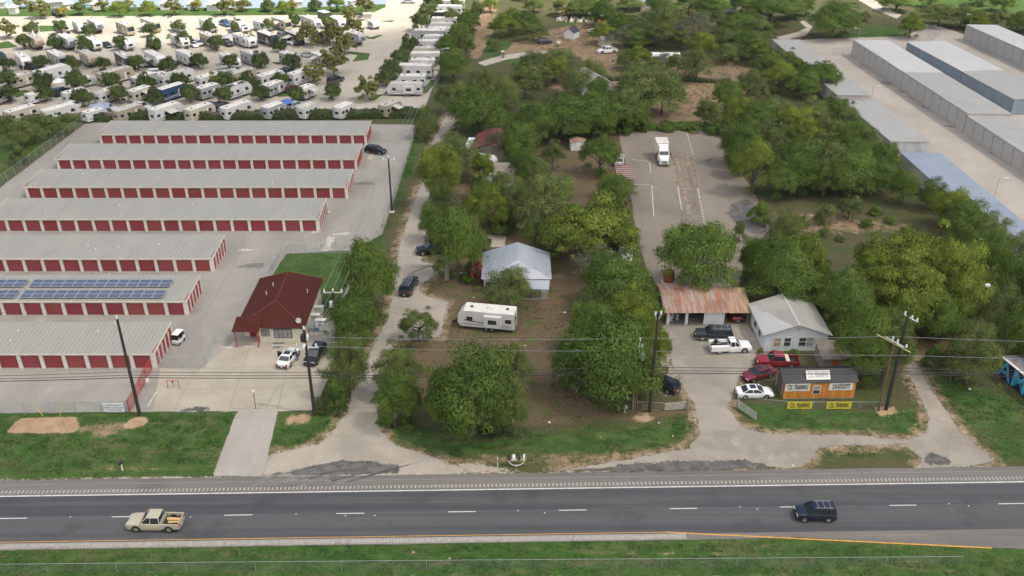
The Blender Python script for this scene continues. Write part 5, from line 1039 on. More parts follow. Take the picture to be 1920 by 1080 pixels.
p3 = pole('tall dark pole with three white insulators near the training drive', b3, 14.6, M_pole, .24); insul(p3, [(-.3,0,14.2),(.35,0,14.3),(0,0,13.3)]); part('bracket', MB().path([(-.3,0,14.2),(0,0,13.2),(.35,0,14.3)], .05), M_ins, p3)
p3b = pole('older brown pole with white transformer beside the leafy tree', b3b, 8.6, M_poleb, .18); part('transformer', MB().loft([[(.45+math.cos(q)*r2, math.sin(q)*r2, z2_) for q in [2*math.pi*j/12 for j in range(12)]] for r2, z2_ in ((.18,7.5),(.27,7.6),(.27,8.5),(.2,8.6))]), M_tank, p3b); part('top_extension', MB().tube((0,0,8.5),(-.05,0,10.3),.1), M_ins, p3b); insul(p3b, [(0,0,10.3),(.3,0,9.4)])
p4 = pole('tall dark pole beside the dirt path right of the orange shed', b4, 13.9, M_pole, .24); part('crossarm', MB().tube((-.3,.4,13.8),(.9,-.9,13.5),.06), M_ins, p4); insul(p4, [(-.25,.3,13.8),(.4,-.3,13.6),(.85,-.8,13.5)])
p4b = pole('leaning brown pole with pale and yellow crossarm by the dirt path', b4b, 10.2, M_poleb, .17); part('crossarm', MB().tube((-1.6,1.6,10.4),(1.5,-1.6,9.8),.06), mat('yellow_arm', (.55,.52,.25), .6), p4b); part('brace', MB().tube((-.8,.8,10.5),(.9,-.9,10.1),.09), M_arm, p4b); insul(p4b, [(-.1,.3,10.4),(.3,-.2,10.3),(1.1,-1.0,10.1)])
p5 = pole('brown pole with transformer at the right side of the storage office', G(634,640), 8.1, M_pole, .18); part('crossarm', MB().box(-1.3,1.3,-.06,.06,7.9,8.02), M_arm, p5); insul(p5, [(-1.2,0,8.02),(0,0,8.1),(1.2,0,8.02)]); part('transformer', MB().loft([[(-.42+math.cos(q)*r2, math.sin(q)*r2, z2_) for q in [2*math.pi*j/12 for j in range(12)]] for r2, z2_ in ((.18,5.6),(.25,5.7),(.25,6.5),(.18,6.6))]), M_tank, p5)
p6 = pole('slim dark pole standing against the storage yard side fence', G(735,397), 10.5, M_pole, .2); part('crossarm', MB().box(-1.1,1.1,-.06,.06,10.1,10.22), M_arm, p6); insul(p6, [(-1,0,10.22),(0,0,10.5),(1,0,10.22)]); part('base_ring', MB().tube((0,0,0),(0,0,.12),.5,.45,12), M_white, p6)
p7 = pole('dark pole with a street lamp arm behind the parallel caravans', G(828,152), 8.7, M_pole, .16); part('lamp_arm', MB().tube((0,0,8.4),(1.9,-.2,8.7),.05).box(1.5,2.3,-.35,-.05,8.65,8.8), M_ins, p7); part('crossarm', MB().box(-.9,.6,-.05,.05,8.2,8.3), M_arm, p7)
p8 = pole('dark pole rising among the trees beside the grey storage roofs', G(1563,186), 6.2, M_pole, .14); insul(p8, [(0,0,6.2)])
p9 = pole('dark pole in the trees above the blue lettered wall', G(1822,640), 9.0, M_pole, .16); part('lamp', MB().box(-.3,.3,-.3,.1,9.0,9.3), M_ins, p9)
def lamp(label, base, h, d=-1):
    t = thing('lamp_post', label, 'street lamp', base, 0, 'yard lamps'); part('pole', MB().tube((0,0,0),(0,0,h),.06,.045,6), M_galv, t); part('arm', MB().tube((0,0,h),(d*1.4,0,h+.1),.04), M_galv, t); part('lamp_head', MB().box(min(d*1.0,d*1.7),max(d*1.0,d*1.7),-.14,.14,h+.04,h+.16), M_ins, t)
lamp('slim yard lamp beside the pale roof edge in the stone yard', G(1632,196), 4.6, 1); lamp('slim yard lamp at the right edge of the blue-grey roof', G(1862,377), 4.6, 1); lamp('slim yard lamp at the back corner of the white-roofed row', G(1814,66), 6.3, -1); lamp('slim yard lamp behind the longest grey storage row', G(1606,92), 6.0, -1)
M_wire = mat('wire_dark', (.05,.05,.055), .6); M_wirel = mat('wire_bright', (.36,.37,.38), .4, metal=.5)
def wire(label, pts, sag, m, r=.03, grp='overhead wires'):
    mb = MB()
    for i in range(len(pts)-1):
        a, b = Vector(pts[i]), Vector(pts[i+1]); n = 14; s_ = sag*((b-a).length/40)**2
        P_ = [a.lerp(b, j/n)-Vector((0,0,s_*4*(j/n)*(1-j/n))) for j in range(n+1)]; mb.path(P_, r, 4)
    mk('power_line', mb.mesh('power_line', m), None, label=label, cat='wire', group=grp)
up = lambda p, z, dx=0, dy=0: (p.x+dx, p.y+dy, z)
lf = Vector((-130, 96.2, 0)); rt_ = Vector((120, 97.4, 0))
for i, (z, dy, nm) in enumerate(((5.55,.2,'lowest dark cable of the front pole line'),(5.95,.15,'middle dark cable of the front pole line'),(6.45,.1,'third dark cable of the front pole line'))):
    wire(nm, [up(lf,z,0,dy), up(b1,z,0,dy), up(b2,z-.05,0,dy), up(b3b,z,0,dy), up(b4b,z,0,dy), up(rt_,z,0,dy)], .22, M_wire, .035 if i else .05)
wire('highest pale wire of the front pole line right of the office', [up(b2,10.8,0,1.3), up(b3b,10.7), up(b4b,10.9,-.1,.3), up(rt_,10.6)], .3, M_wirel, .025)
wire('second pale wire of the front pole line right of the office', [up(b2,10.25,1.2,0), up(b3b,8.9,.3), up(b4b,9.0,1.1,-1), up(rt_,8.9)], .3, M_wirel, .025)
for i, dx in enumerate((-1.2, 0, 1.2)):
    wire(('left','middle','right')[i]+' wire from the front pole back past the office to the lane', [up(b2,10.7,0,(-1.2,.8,1.3)[i]), up(G(634,640),8.45,dx), up(G(735,397),10.6,dx*.85), up(G(828,152),8.6,dx*.4)], .25, M_wirel, .022)
wire('thin service wire to the metal-roofed house', [up(b3b,8.4), up(G(1062,528),3.4)], .3, M_wire, .02)
# guy wires of the front pole
# gates
M_tube = mat('tube_gate', (.46,.45,.43), .5, .15, 2, metal=.3)
def tube_gate(label, a, b, tilt=0.0):
    a = Vector(a); b = Vector(b); ang = math.atan2(b.y-a.y, b.x-a.x); L = (b-a).length; t = thing('tube_gate', label, 'gate', a, ang, 'tube gates')
    for i in range(6): part('rail', MB().tube((0,0,.2+i*.2),(L,0,.2+i*.2-tilt),.03), M_tube, t)
    for x in (0, L/2, L): part('upright', MB().tube((x,0,.15-tilt*x/L),(x,0,1.25-tilt*x/L),.035), M_tube, t)
tube_gate('left pale tube gate swung open beside the dark pole', G(1246,771), G(1288,767)); tube_gate('right pale tube gate swung open beside the white sedan', G(1382,765), G(1417,789))
for i, (x, y) in enumerate(((1288,768),(1381,765))): part('gate_post', MB().tube((0,0,0),(0,0,1.7),.11,.1,8), M_wood, None, G(x,y), label=('left','right')[i]+' wooden gate post at the training drive mouth', cat='post', group='gate posts')
# roadside mailboxes on a curved white bracket
a = G(968,872); t = thing('mailbox_stand', 'cluster of black and white mailboxes on a curved white pipe bracket', 'mailbox', a)
M_wpipe = mat('white_pipe', (.72,.71,.66), .5)
arc = [(math.cos(q)*.95, -.25, 1.0+math.sin(q)*.85) for q in [math.pi+math.pi*j/12 for j in range(13)]]
part('bracket', MB().path(arc, .05, 6).tube((0,-.25,0),(0,-.25,.2),.06).tube((-.95,-.25,1.0),(.95,-.25,1.0),.045), M_wpipe, t)
def mbx(w, l, h): 
    pr = [(-w/2,0),(w/2,0)] + [(math.cos(q)*w/2, h-w/2+math.sin(q)*w/2) for q in [math.pi*j/6 for j in range(7)]]; n = len(pr)
    return MB().add([(x,-l/2,z) for x, z in pr]+[(x,l/2,z) for x, z in pr],[tuple(range(n)),tuple(range(2*n-1,n-1,-1))]+[(i,i+n,(i+1)%n+n,(i+1)%n) for i in range(n)])
for i, (x, m_) in enumerate(((-.85,M_blk),(-.3,M_wpipe),(.3,mat('dark_green_box', (.03,.05,.045), .5)),(.88,M_wpipe))): part('mailbox', mbx(.36 if i < 3 else .2,.62,.42), m_, t, (x,-.1,1.04))
a = G(230,882); t = thing('mailbox', 'dark mailbox on a white post at the left grass verge', 'mailbox', a); part('post', MB().box(-.06,.06,-.06,.06,0,1.0), M_wpipe, t); part('box', mbx(.3,.6,.38), M_blk, t, (0,0,1.0), rz=R(-20))
a = G(933,873); t = thing('delineator', 'thin white and orange marker post left of the mailboxes', 'marker post', a); part('post', MB().box(-.05,.05,-.02,.02,0,1.3), M_wpipe, t); part('band', MB().box(-.056,.056,-.026,.026,.5,.85), mat('brown_band', (.22,.13,.09), .7), t)
a = G(1172,772); t = thing('lawn_urn', 'pale stone lawn ornament on the bare soil near the pole', 'ornament', a); part('urn', MB().loft([[(math.cos(q)*r2, math.sin(q)*r2, z2_) for q in [2*math.pi*j/10 for j in range(10)]] for r2, z2_ in ((.2,0),(.1,.25),(.28,.5),(.32,.75),(.2,.9))]), M_gwall, t); part('rim', MB().tube((0,0,.88),(0,0,.95),.24), M_white, t)
# green dumpsters
def dumpster(label, loc, rz, L=2.2, m=None):
    t = thing('dumpster', label, 'dumpster', loc, rz); m = m or mat('dumpster_green', (.012,.055,.032), .5)
    part('bin', MB().prof([(-L/2,.15),(L/2,.15),(L/2,1.2),(-L/2,1.2)], -.75, .75), m, t); part('lid', MB().slab([(-L/2-.03,-.78,1.27),(L/2+.03,-.78,1.27),(L/2+.03,.78,1.45),(-L/2-.03,.78,1.45)], .07), m, t)
    part('label_plate', MB().box(-.25,.35,-.775,-.752,.6,1.1), M_white, t); part('sticker', MB().box(.5,.85,-.775,-.752,.8,1.05), M_bany, t)
    for s_ in (-1, 1): part('side_pocket', MB().box(min(s_*L/2,s_*(L/2+.12)),max(s_*L/2,s_*(L/2+.12)),-.5,.5,.7,.9), m, t)
dumpster('dark green dumpster under the trees beside the gravel lane', G(633,757), R(12)); dumpster('green dumpster beside the hedge at the caravan park exit', G(764,212), 0, 2.6)
# traffic cones of the driving course, bins, debris
M_cone = mat('cone_orange', (.34,.07,.04), .7)
cone_me = MB().tube((0,0,.04),(0,0,.6),.12,.025,8).box(-.16,.16,-.16,.16,0,.04).mesh('cone', M_cone); band_me = MB().tube((0,0,.32),(0,0,.42),.078,.062,8).mesh('reflective_band', M_white)
cones = [(1260,296),(1264,302),(1265,308),(1268,322),(1270,342),(1297,298),(1299,312),(1301,320),(1303,330),(1306,345),(1307,352),(1218,300),(1222,346)]
for i, (x, y) in enumerate(cones):
    side = 'left' if x < 1280 and x > 1230 else ('right' if x > 1280 else 'bay')
    same = [c_ for c_ in cones if (c_[0] < 1280 and c_[0] > 1230) == (x < 1280 and x > 1230) and (c_[0] > 1280) == (x > 1280)]
    t = thing('traffic_cone', f'orange cone, {ORD[same.index((x,y))]} from the back '+{'left':'in the left cone line beside the box truck','right':'in the right cone line of the lot','bay':'at the painted bay corners'}[side], 'traffic cone', G(x, y), 0, 'driving course cones'); mk('cone', cone_me, t); mk('reflective_band', band_me, t)
a = G(1326,302); t = thing('knocked_cone', 'knocked-over orange cones lying on the open lot', 'traffic cone', a); o_ = mk('cone', cone_me, t, (0,0,.18), rot=(R(80),0,R(30))); mk('cone', cone_me, t, (.5,.3,.18), rot=(R(85),0,R(140)))
for i, (x, y, c_) in enumerate(((1214,240,(.15,.4,.6)),(1252,238,(.12,.2,.3)),(1313,238,(.25,.35,.4)),(1286,239,(.7,.7,.68)))):
    t = thing('waste_barrel', ['bright blue','dark blue','grey blue','white'][i]+' barrel against the hedge at the back of the training lot', 'barrel', G(x,y), 0); part('body', MB().loft([[(math.cos(q)*r2, math.sin(q)*r2, z2_) for q in [2*math.pi*j/10 for j in range(10)]] for r2, z2_ in ((.36,0),(.42,.2),(.42,.95),(.36,1.1))]), mat('barrel%d' % i, c_, .5), t); part('lid', MB().tube((0,0,1.1),(0,0,1.16),.4), mat('barrel%d' % i, c_, .5), t)
dbm = [mat('litter_white', (.7,.69,.66), .8), mat('litter_tan', (.4,.32,.22), .8), mat('litter_grey', (.35,.35,.35), .8)]
lit = [(1030,792),(1126,820),(1235,793),(1262,818),(992,783),(1068,632),(1059,586),(1073,586),(981,612),(985,648),(775,1036),(843,1047),(1487,873),(1694,772),(1666,782),(1818,730),(797,553),(870,526),(1390,395),(1428,386),(1426,392),(1570,372),(1614,376),(888,558),(760,560),(1342,335),(1345,358)]
mb = MB()
for i, (x, y) in enumerate(lit):
    g_ = random.Random(i); s_ = g_.uniform(.07,.17); b_ = G(x, y)
    q_ = [(-s_,-s_,0),(s_,-s_*.8,0),(s_*.9,s_,0),(-s_*.7,s_,0),(-s_*.4,-s_*.5,s_*.8),(s_*.6,-s_*.3,s_),(s_*.4,s_*.5,s_*.6),(-s_*.5,s_*.4,s_*.9)]
    mb.hexa([(a[0]+b_.x, a[1]+b_.y, a[2]+.02) for a in q_], i % 3)
mk('litter', mb.mesh('litter', dbm), None, label='scattered pale scraps of litter on the grass and soil', cat='litter', kind='stuff')
# junk in the back yard
for i, (x, y) in enumerate(((1050,38),(1058,36),(1068,40),(1078,37),(1088,41),(1098,38),(1105,42),(1112,37))):
    g_ = random.Random(40+i); mb = MB()
    for j in range(7): cx, cy = g_.uniform(-1.2,1.2), g_.uniform(-.8,.8); mb.hexa([(cx-.4,cy-.3,0),(cx+.4,cy-.2,0),(cx+.3,cy+.3,0),(cx-.3,cy+.3,0),(cx-.3,cy-.2,g_.uniform(.4,1.3)),(cx+.2,cy-.2,g_.uniform(.4,1.2)),(cx+.2,cy+.2,g_.uniform(.3,1)),(cx-.2,cy+.2,g_.uniform(.3,1))], j % 3)
    mk('junk_pile', mb.mesh('junk_pile', dbm), None, G(x, y), 0, f'{ORD[i]} heap from the left in the junk line of the back yard', 'junk', 'junk heaps in the back yard')
a = G(1128,41); t = thing('yellow_shed', 'small yellow hut at the right end of the junk line', 'shed', a); part('wall', MB().box(-1.4,1.4,-1,1,0,2), mat('hut_yellow', (.5,.32,.06), .7), t); part('roof', MB().slab([(-1.6,-1.2,2.1),(1.6,-1.2,2.1),(1.6,1.2,2.5),(-1.6,1.2,2.5)], .1), M_palro, t)
a = G(1047,97); t = thing('yard_sign', 'blank white sign box on a dark post beside the back lane', 'sign', a); part('post', MB().tube((0,0,0),(0,0,2.3),.08), M_wood, t); part('panel', MB().box(-.5,.5,-.15,.15,2.2,3.1), M_ban, t)
a = G(943,108); t = thing('stone_gate_pillar', 'stone pillar with pale cap beside the back lane', 'pillar', a); part('shaft', MB().box(-.4,.4,-.4,.4,0,1.7), M_wood, t); part('cap', MB().box(-.5,.5,-.5,.5,1.7,1.85), M_white, t)
a = G(1115,62); t = thing('trampoline', 'white-rimmed round trampoline on the back lawn', 'trampoline', a); ring = [(math.cos(q)*2,math.sin(q)*2,.8) for q in [2*math.pi*j/20 for j in range(21)]]; part('rim', MB().path(ring, .12, 5), M_white, t); part('mat', MB().add([(p[0]*.94,p[1]*.94,.78) for p in ring[:-1]],[tuple(range(20))]), M_dkframe, t)
for q in (0,1.57,3.14,4.71): part('leg', MB().tube((math.cos(q)*2,math.sin(q)*2,0),(math.cos(q)*2,math.sin(q)*2,.8),.04), M_galv, t)
# low wall and rails along the back lane
fence('dark post rail fence above the back lane', [G(898,112), G(925,104), G(942,100)], 1.0, 4, M_dkframe, rail=True, name='rail_fence')
fence('timber rail fence across the middle yard', [G(1028,324), G(1050,322), G(1092,322)], 1.3, 3, M_wood, name='rail_fence')
# ================================================================== vehicles
def paintm(name, c, rough=.25): 
    return mat('paint_'+name, c, rough, .04, .5, spec=.5, coat=.6)
PAINT = {'white': (.72,.73,.74), 'black': (.012,.013,.016), 'navy': (.010,.014,.030), 'red': (.22,.02,.03), 'maroon': (.16,.02,.03), 'beige': (.40,.37,.29), 'silver': (.42,.43,.44), 'grey': (.12,.125,.13), 'blue': (.03,.09,.25), 'charcoal': (.035,.037,.042), 'brown': (.10,.07,.055)}
PM = {k_: paintm(k_, v) for k_, v in PAINT.items()}
M_tyre = mat('tyre', (.018,.018,.018), .9); M_rim = mat('rim', (.42,.43,.44), .35, .1, 3, metal=.7); M_cglass = mat('car_glass', (.02,.028,.035), .06, .1, 1, spec=.8); M_trim = mat('black_trim', (.02,.02,.021), .6); M_head = mat('headlamp', (.65,.67,.68), .15); M_tail = mat('tail_lamp', (.30,.02,.02), .25); M_plate = mat('plate', (.6,.6,.6), .5)
SPEC = { # L, W, H, belt, hood, nose, tail, glass base rear/front, roof rear/front, axle f/r, wheel radius, bed start
 'sedan': dict(L=4.8,W=1.82,H=1.45,belt=.95,hood=.90,nose=.72,tail=1.0,gb=(-1.75,1.15),gt=(-.95,.2),ax=(1.42,-1.35),r=.33),
 'suv':   dict(L=4.7,W=1.88,H=1.68,belt=1.05,hood=1.03,nose=.9,tail=1.05,gb=(-2.22,1.2),gt=(-1.85,.35),ax=(1.42,-1.38),r=.36),
 'bigsuv':dict(L=5.4,W=2.0,H=1.92,belt=1.18,hood=1.16,nose=1.02,tail=1.18,gb=(-2.6,1.2),gt=(-2.35,.45),ax=(1.65,-1.6),r=.4),
 'boxy':  dict(L=4.3,W=1.82,H=1.78,belt=1.08,hood=1.05,nose=.92,tail=1.08,gb=(-2.05,1.05),gt=(-1.9,.4),ax=(1.3,-1.28),r=.35),
 'pickup':dict(L=5.75,W=2.0,H=1.85,belt=1.15,hood=1.12,nose=.98,tail=1.1,gb=(-.85,1.3),gt=(-.72,.5),ax=(1.75,-1.75),r=.4,bed=-.95),
 'crew':  dict(L=5.8,W=2.0,H=1.92,belt=1.18,hood=1.16,nose=1.02,tail=1.14,gb=(-1.25,1.35),gt=(-1.1,.55),ax=(1.8,-1.8),r=.42,bed=-1.35),
 'service':dict(L=5.8,W=2.0,H=1.85,belt=1.15,hood=1.12,nose=.98,tail=1.15,gb=(-.25,1.35),gt=(-.15,.6),ax=(1.8,-1.7),r=.4,bed=-.35),
}
_car = {}
def car_tpl(kind, paint, rack=False, cap=False):
    key = (kind, paint, rack, cap)
    if key in _car: return _car[key]
    s = SPEC[kind]; L, W, H = s['L'], s['W'], s['H']; pm = PM[paint]; w = W/2; zb = .24; bed = s.get('bed'); out = []
    def ring(x, zt, k_, zb_=zb): return [(x,-w*k_*.93,zb_),(x,-w*k_,zb_+.2),(x,-w*k_,zt-.2),(x,-w*k_*.95,zt-.05),(x,-w*k_*.82,zt),(x,w*k_*.82,zt),(x,w*k_*.95,zt-.05),(x,w*k_,zt-.2),(x,w*k_,zb_+.2),(x,w*k_*.93,zb_)]
    b0 = (bed if bed is not None else -L/2+.25)
    rr = []
    if bed is None: rr += [ring(-L/2, s['tail']-.12, .86, .38), ring(-L/2+.1, s['tail'], .95), ring(s['gb'][0]-.02 if s['gb'][0] > -L/2+.2 else -L/2+.25, s['belt']+(.03 if kind == 'sedan' else 0), 1.0)]
    else: rr += [ring(bed, s['belt'], 1.0)]
    rr += [ring(0, s['belt'], 1.0), ring(s['gb'][1]-.1, s['belt'], 1.0), ring(s['gb'][1]+.1, s['hood'], .99), ring(L/2-.45, (s['hood']+s['nose'])/2+.04, .96), ring(L/2-.12, s['nose'], .90), ring(L/2, s['nose']-.2, .82, .34)]
    out.append(['body', MB().loft(rr).mesh('body', pm, 'edge'), []])
    g = s['gb']; t_ = s['gt']; zt = H-.07; yb_, yt = w*.9, w*.70
    gl = MB().hexa([(g[0],-yb_,s['belt']-.03),(g[1],-yb_,s['belt']-.03),(g[1],yb_,s['belt']-.03),(g[0],yb_,s['belt']-.03),(t_[0],-yt,zt),(t_[1],-yt,zt),(t_[1],yt,zt),(t_[0],yt,zt)])
    out.append(['windows', gl.mesh('windows', M_cglass), []])
    rf = MB().loft([[(t_[0]-.08,-yt-.03,zt-.02),(t_[1]+.1,-yt-.03,zt-.02),(t_[1]+.1,yt+.03,zt-.02),(t_[0]-.08,yt+.03,zt-.02)], [(t_[0]-.04,-yt,zt+.04),(t_[1]+.02,-yt,zt+.04),(t_[1]+.02,yt,zt+.04),(t_[0]-.04,yt,zt+.04)], [(t_[0]+.15,-yt*.8,H),(t_[1]-.2,-yt*.8,H),(t_[1]-.2,yt*.8,H),(t_[0]+.15,yt*.8,H)]])
    sub = []
    if rack:
        rk = MB()
        for y in (-yt+.08, yt-.08): rk.box(t_[0]+.2,t_[1]-.2,y-.025,y+.025,H-.02,H+.06)
        for x in (t_[0]+.5, t_[0]*.4, t_[1]-.5): rk.box(x-.03,x+.03,-yt+.08,yt-.08,H+.02,H+.06)
        sub.append(('roof_rack', rk.mesh('roof_rack', M_rim), []))
    if kind == 'sedan': sub.append(('sunroof', MB().box(t_[0]+.25,t_[1]-.1,-yt*.7,yt*.7,H-.02,H+.006).mesh('sunroof', M_cglass), []))
    out.append(['roof', rf.mesh('roof', pm, 'edge'), sub])
    pl = MB()
    for sg in (-1, 1):
        pl.tube((g[0],sg*yb_,s['belt']-.02),(t_[0],sg*yt,zt),.055,.05,4).tube((g[1],sg*yb_,s['belt']-.02),(t_[1],sg*yt,zt),.05,.045,4)
        xm = (g[0]+g[1])/2; pl.tube((xm-.05,sg*(yb_+.005),s['belt']),(xm-.15 if kind != 'sedan' else xm-.1,sg*(yt+.005),zt),.05,.045,4)
        if kind in ('suv','bigsuv','boxy','crew'): xm2 = g[0]+(xm-g[0])*.42; pl.tube((xm2,sg*(yb_+.005),s['belt']),(t_[0]+(xm-t_[0])*.42,sg*(yt+.005),zt),.06,.05,4)
    out.append(['pillars', pl.mesh('pillars', pm), []])
    tw = MB().tube((0,-.12,0),(0,.12,0),s['r'],s['r'],16).mesh('wheel', M_tyre); rw = MB().tube((0,-.125,0),(0,.125,0),s['r']*.62,s['r']*.62,12).mesh('rim', M_rim)
    for ax in s['ax']:
        for sg in (-1, 1): out.append(['wheel', tw, [('rim', rw, [])], (ax, sg*(w-.1), s['r'])])
    ar = MB()
    for ax in s['ax']:
        for sg in (-1, 1): ar.tube((ax,sg*(w-.14),s['r']+.03),(ax,sg*(w+.004),s['r']+.03),s['r']*1.2,s['r']*1.2,16)
    out.append(['wheel_arch', ar.mesh('wheel_arch', M_trim), []])
    hl = MB().box(-.14,.02,-.24,.24,-.08,.1).mesh('headlight', M_head); tl_ = MB().box(-.03,.12,-.14,.14,-.12,.14).mesh('tail_light', M_tail)
    for sg in (-1, 1):
        out.append(['headlight', hl, [], (L/2-.07, sg*w*.60, s['nose']-.16)]); out.append(['tail_light', tl_, [], (-L/2+(.0 if bed is not None else .02), sg*w*.76, s['tail']-.25)])
        out.append(['mirror', MB().box(-.1,.08,-.1,.1,-.08,.08).mesh('mirror', pm), [], (g[1]-.35, sg*(w+.07), s['belt']+.06)])
    out.append(['front_bumper', MB().box(L/2-.12,L/2+.04,-w*.8,w*.8,.3,.55).mesh('front_bumper', M_trim if paint != 'white' else pm), []])
    out.append(['rear_bumper', MB().box(-L/2-.05,-L/2+.12,-w*.86,w*.86,.36,.58).mesh('rear_bumper', M_trim if bed is None else M_rim), []])
    out.append(['number_plate', MB().box(-L/2-.07,-L/2-.052,-.16,.16,.42,.56).mesh('number_plate', M_plate), []])
    out.append(['underbody', MB().box(-L/2+.3,L/2-.3,-w*.8,w*.8,.2,.4).mesh('underbody', M_trim), []])
    if bed is not None:
        e = -L/2
        if kind == 'service':
            sb = MB().box(e,bed-.03,-w-.03,-w+.45,.5,1.25).box(e,bed-.03,w-.45,w+.03,.5,1.25); out.append(['tool_cabinet', sb.mesh('tool_cabinet', pm), []])
            out.append(['bed_floor', MB().box(e,bed-.03,-w+.46,w-.46,.55,.72).mesh('bed_floor', M_trim), []]); out.append(['tailgate', MB().box(e-.04,e-.003,-w+.46,w-.46,.6,1.15).mesh('tailgate', pm), []])
            out.append(['air_tank', MB().tube((bed-1.2,.1,1.45),(bed-.3,.1,1.45),.22,.22,10).mesh('air_tank', M_rim), []]); out.append(['spare_wheel', MB().tube((bed-1.75,.3,1.2),(bed-1.6,.3,1.6),.3,.3,12).mesh('spare_wheel', M_tyre), []]); out.append(['compressor', MB().box(bed-1.0,bed-.3,-.5,-.1,.72,1.3).box(e+.2,e+.9,-.4,.4,.72,1.0).mesh('compressor', M_trim), []])
        else:
            wl = MB()
            for sg in (-1, 1): wl.hexa([(e,min(sg*w,sg*(w-.12)),.5),(bed-.02,min(sg*w,sg*(w-.12)),.5),(bed-.02,max(sg*w,sg*(w-.12)),.5),(e,max(sg*w,sg*(w-.12)),.5),(e+.02,min(sg*w,sg*(w-.12)),s['tail']),(bed-.02,min(sg*w,sg*(w-.12)),s['belt']-.01),(bed-.02,max(sg*w,sg*(w-.12)),s['belt']-.01),(e+.02,max(sg*w,sg*(w-.12)),s['tail'])])
            out.append(['bed_side', wl.mesh('bed_side', pm), []]); out.append(['tailgate', MB().box(e,e+.08,-w+.122,w-.122,.52,s['tail']-.02).mesh('tailgate', pm), []])
            out.append(['bed_floor', MB().box(e+.082,bed-.02,-w+.122,w-.122,.45,.68).mesh('bed_floor', M_trim), []])
    _car[key] = out; return out
def vehicle(name, kind, paint, label, a, b=None, cat=None, head=None, group=None, **kw):
    """a = pixel of the middle of the vehicle on the ground; head = heading angle (0 = image right, 90 = away)"""
    p = G(*a); t = thing(name, label, cat or name.split('_')[0], p + Vector((0,0,kw.pop('z', .02))), R(head), group); stamp(car_tpl(kind, paint, **kw), t); return t
t = vehicle('pickup_truck', 'pickup', 'beige', 'beige pickup truck on the highway carrying timber in its bed', (293,987), cat='pickup', head=179, z=.04)
for i in range(5): part('timber', MB().box(-2.7,-1.15-.1*i,-.62+i*.24,-.42+i*.24,.72+.09*(i % 3),.84+.09*(i % 3)), mat('sawn_timber', (.5,.33,.15), .8, .15, 2), t, rz=R((i-2)*2))
vehicle('suv', 'boxy', 'navy', 'dark blue boxy SUV driving on the highway', (1526,970), cat='SUV', head=179, rack=True, z=.04)
vehicle('suv', 'suv', 'black', 'black SUV parked in the storage yard by the side fence', (705,287), cat='SUV', head=-22)
t = vehicle('sedan', 'sedan', 'white', 'white sedan with an open door outside the storage office', (542,676), cat='car', head=79)
part('open_door', MB().hexa([(-.0,.92,.35),(.05,.92,.35),(.25,1.75,.35),(.2,1.75,.35),(-.1,.88,1.35),(-.05,.88,1.35),(.1,1.6,1.3),(.05,1.6,1.3)]), M_trim, t)
vehicle('suv', 'suv', 'black', 'black SUV parked right of the white sedan by the office', (592,672), cat='SUV', head=258)
vehicle('suv', 'bigsuv', 'charcoal', 'dark large SUV with silver roof rack on the gravel lane', (767,543), cat='SUV', head=80, rack=True)
vehicle('pickup_truck', 'crew', 'black', 'black pickup nose-out under the tall tree by the lane', (812,474), cat='pickup', head=190)
vehicle('suv', 'bigsuv', 'charcoal', 'dark grey long SUV with roof rack before the rusty garage', (1337,634), cat='SUV', head=176, rack=True)
vehicle('service_truck', 'service', 'white', 'white service truck with tool cabinets beside the dark SUV', (1368,657), cat='truck', head=4)
t = vehicle('pickup_truck', 'pickup', 'red', 'red pickup truck with pale tonneau board behind the maroon sedan', (1456,684), cat='pickup', head=177); part('tonneau_board', MB().box(-1.5,-1.0,-.9,.9,1.16,1.22), mat('cream_board', (.6,.52,.4), .8), t)
vehicle('sedan', 'sedan', 'maroon', 'maroon sedan parked between red pickup and white sedan', (1421,707), cat='car', head=205)
vehicle('sedan', 'sedan', 'white', 'white sedan parked left of the orange shed behind the gate', (1413,742), cat='car', head=2)
vehicle('suv', 'suv', 'black', 'black SUV parked beside the tall pole at the training drive', (1241,726), cat='SUV', head=140)
vehicle('sedan', 'sedan', 'maroon', 'dark red car tucked inside the garage carport', (1377,592), cat='car', head=90)
vehicle('pickup_truck', 'crew', 'white', 'white pickup parked on the tan back yard beside a cream shed', (1138,99), cat='pickup', head=195)
vehicle('van', 'bigsuv', 'white', 'white van beside the striped carport at the lot edge', (1160,305), cat='van', head=85)
vehicle('tractor', 'boxy', 'charcoal', 'dark old car wreck on the tan back yard', (1022,82), cat='wreck', head=10)
vehicle('pickup_truck', 'crew', 'charcoal', 'dark pickup half hidden behind the striped carport posts', (1163,378), cat='pickup', head=88)
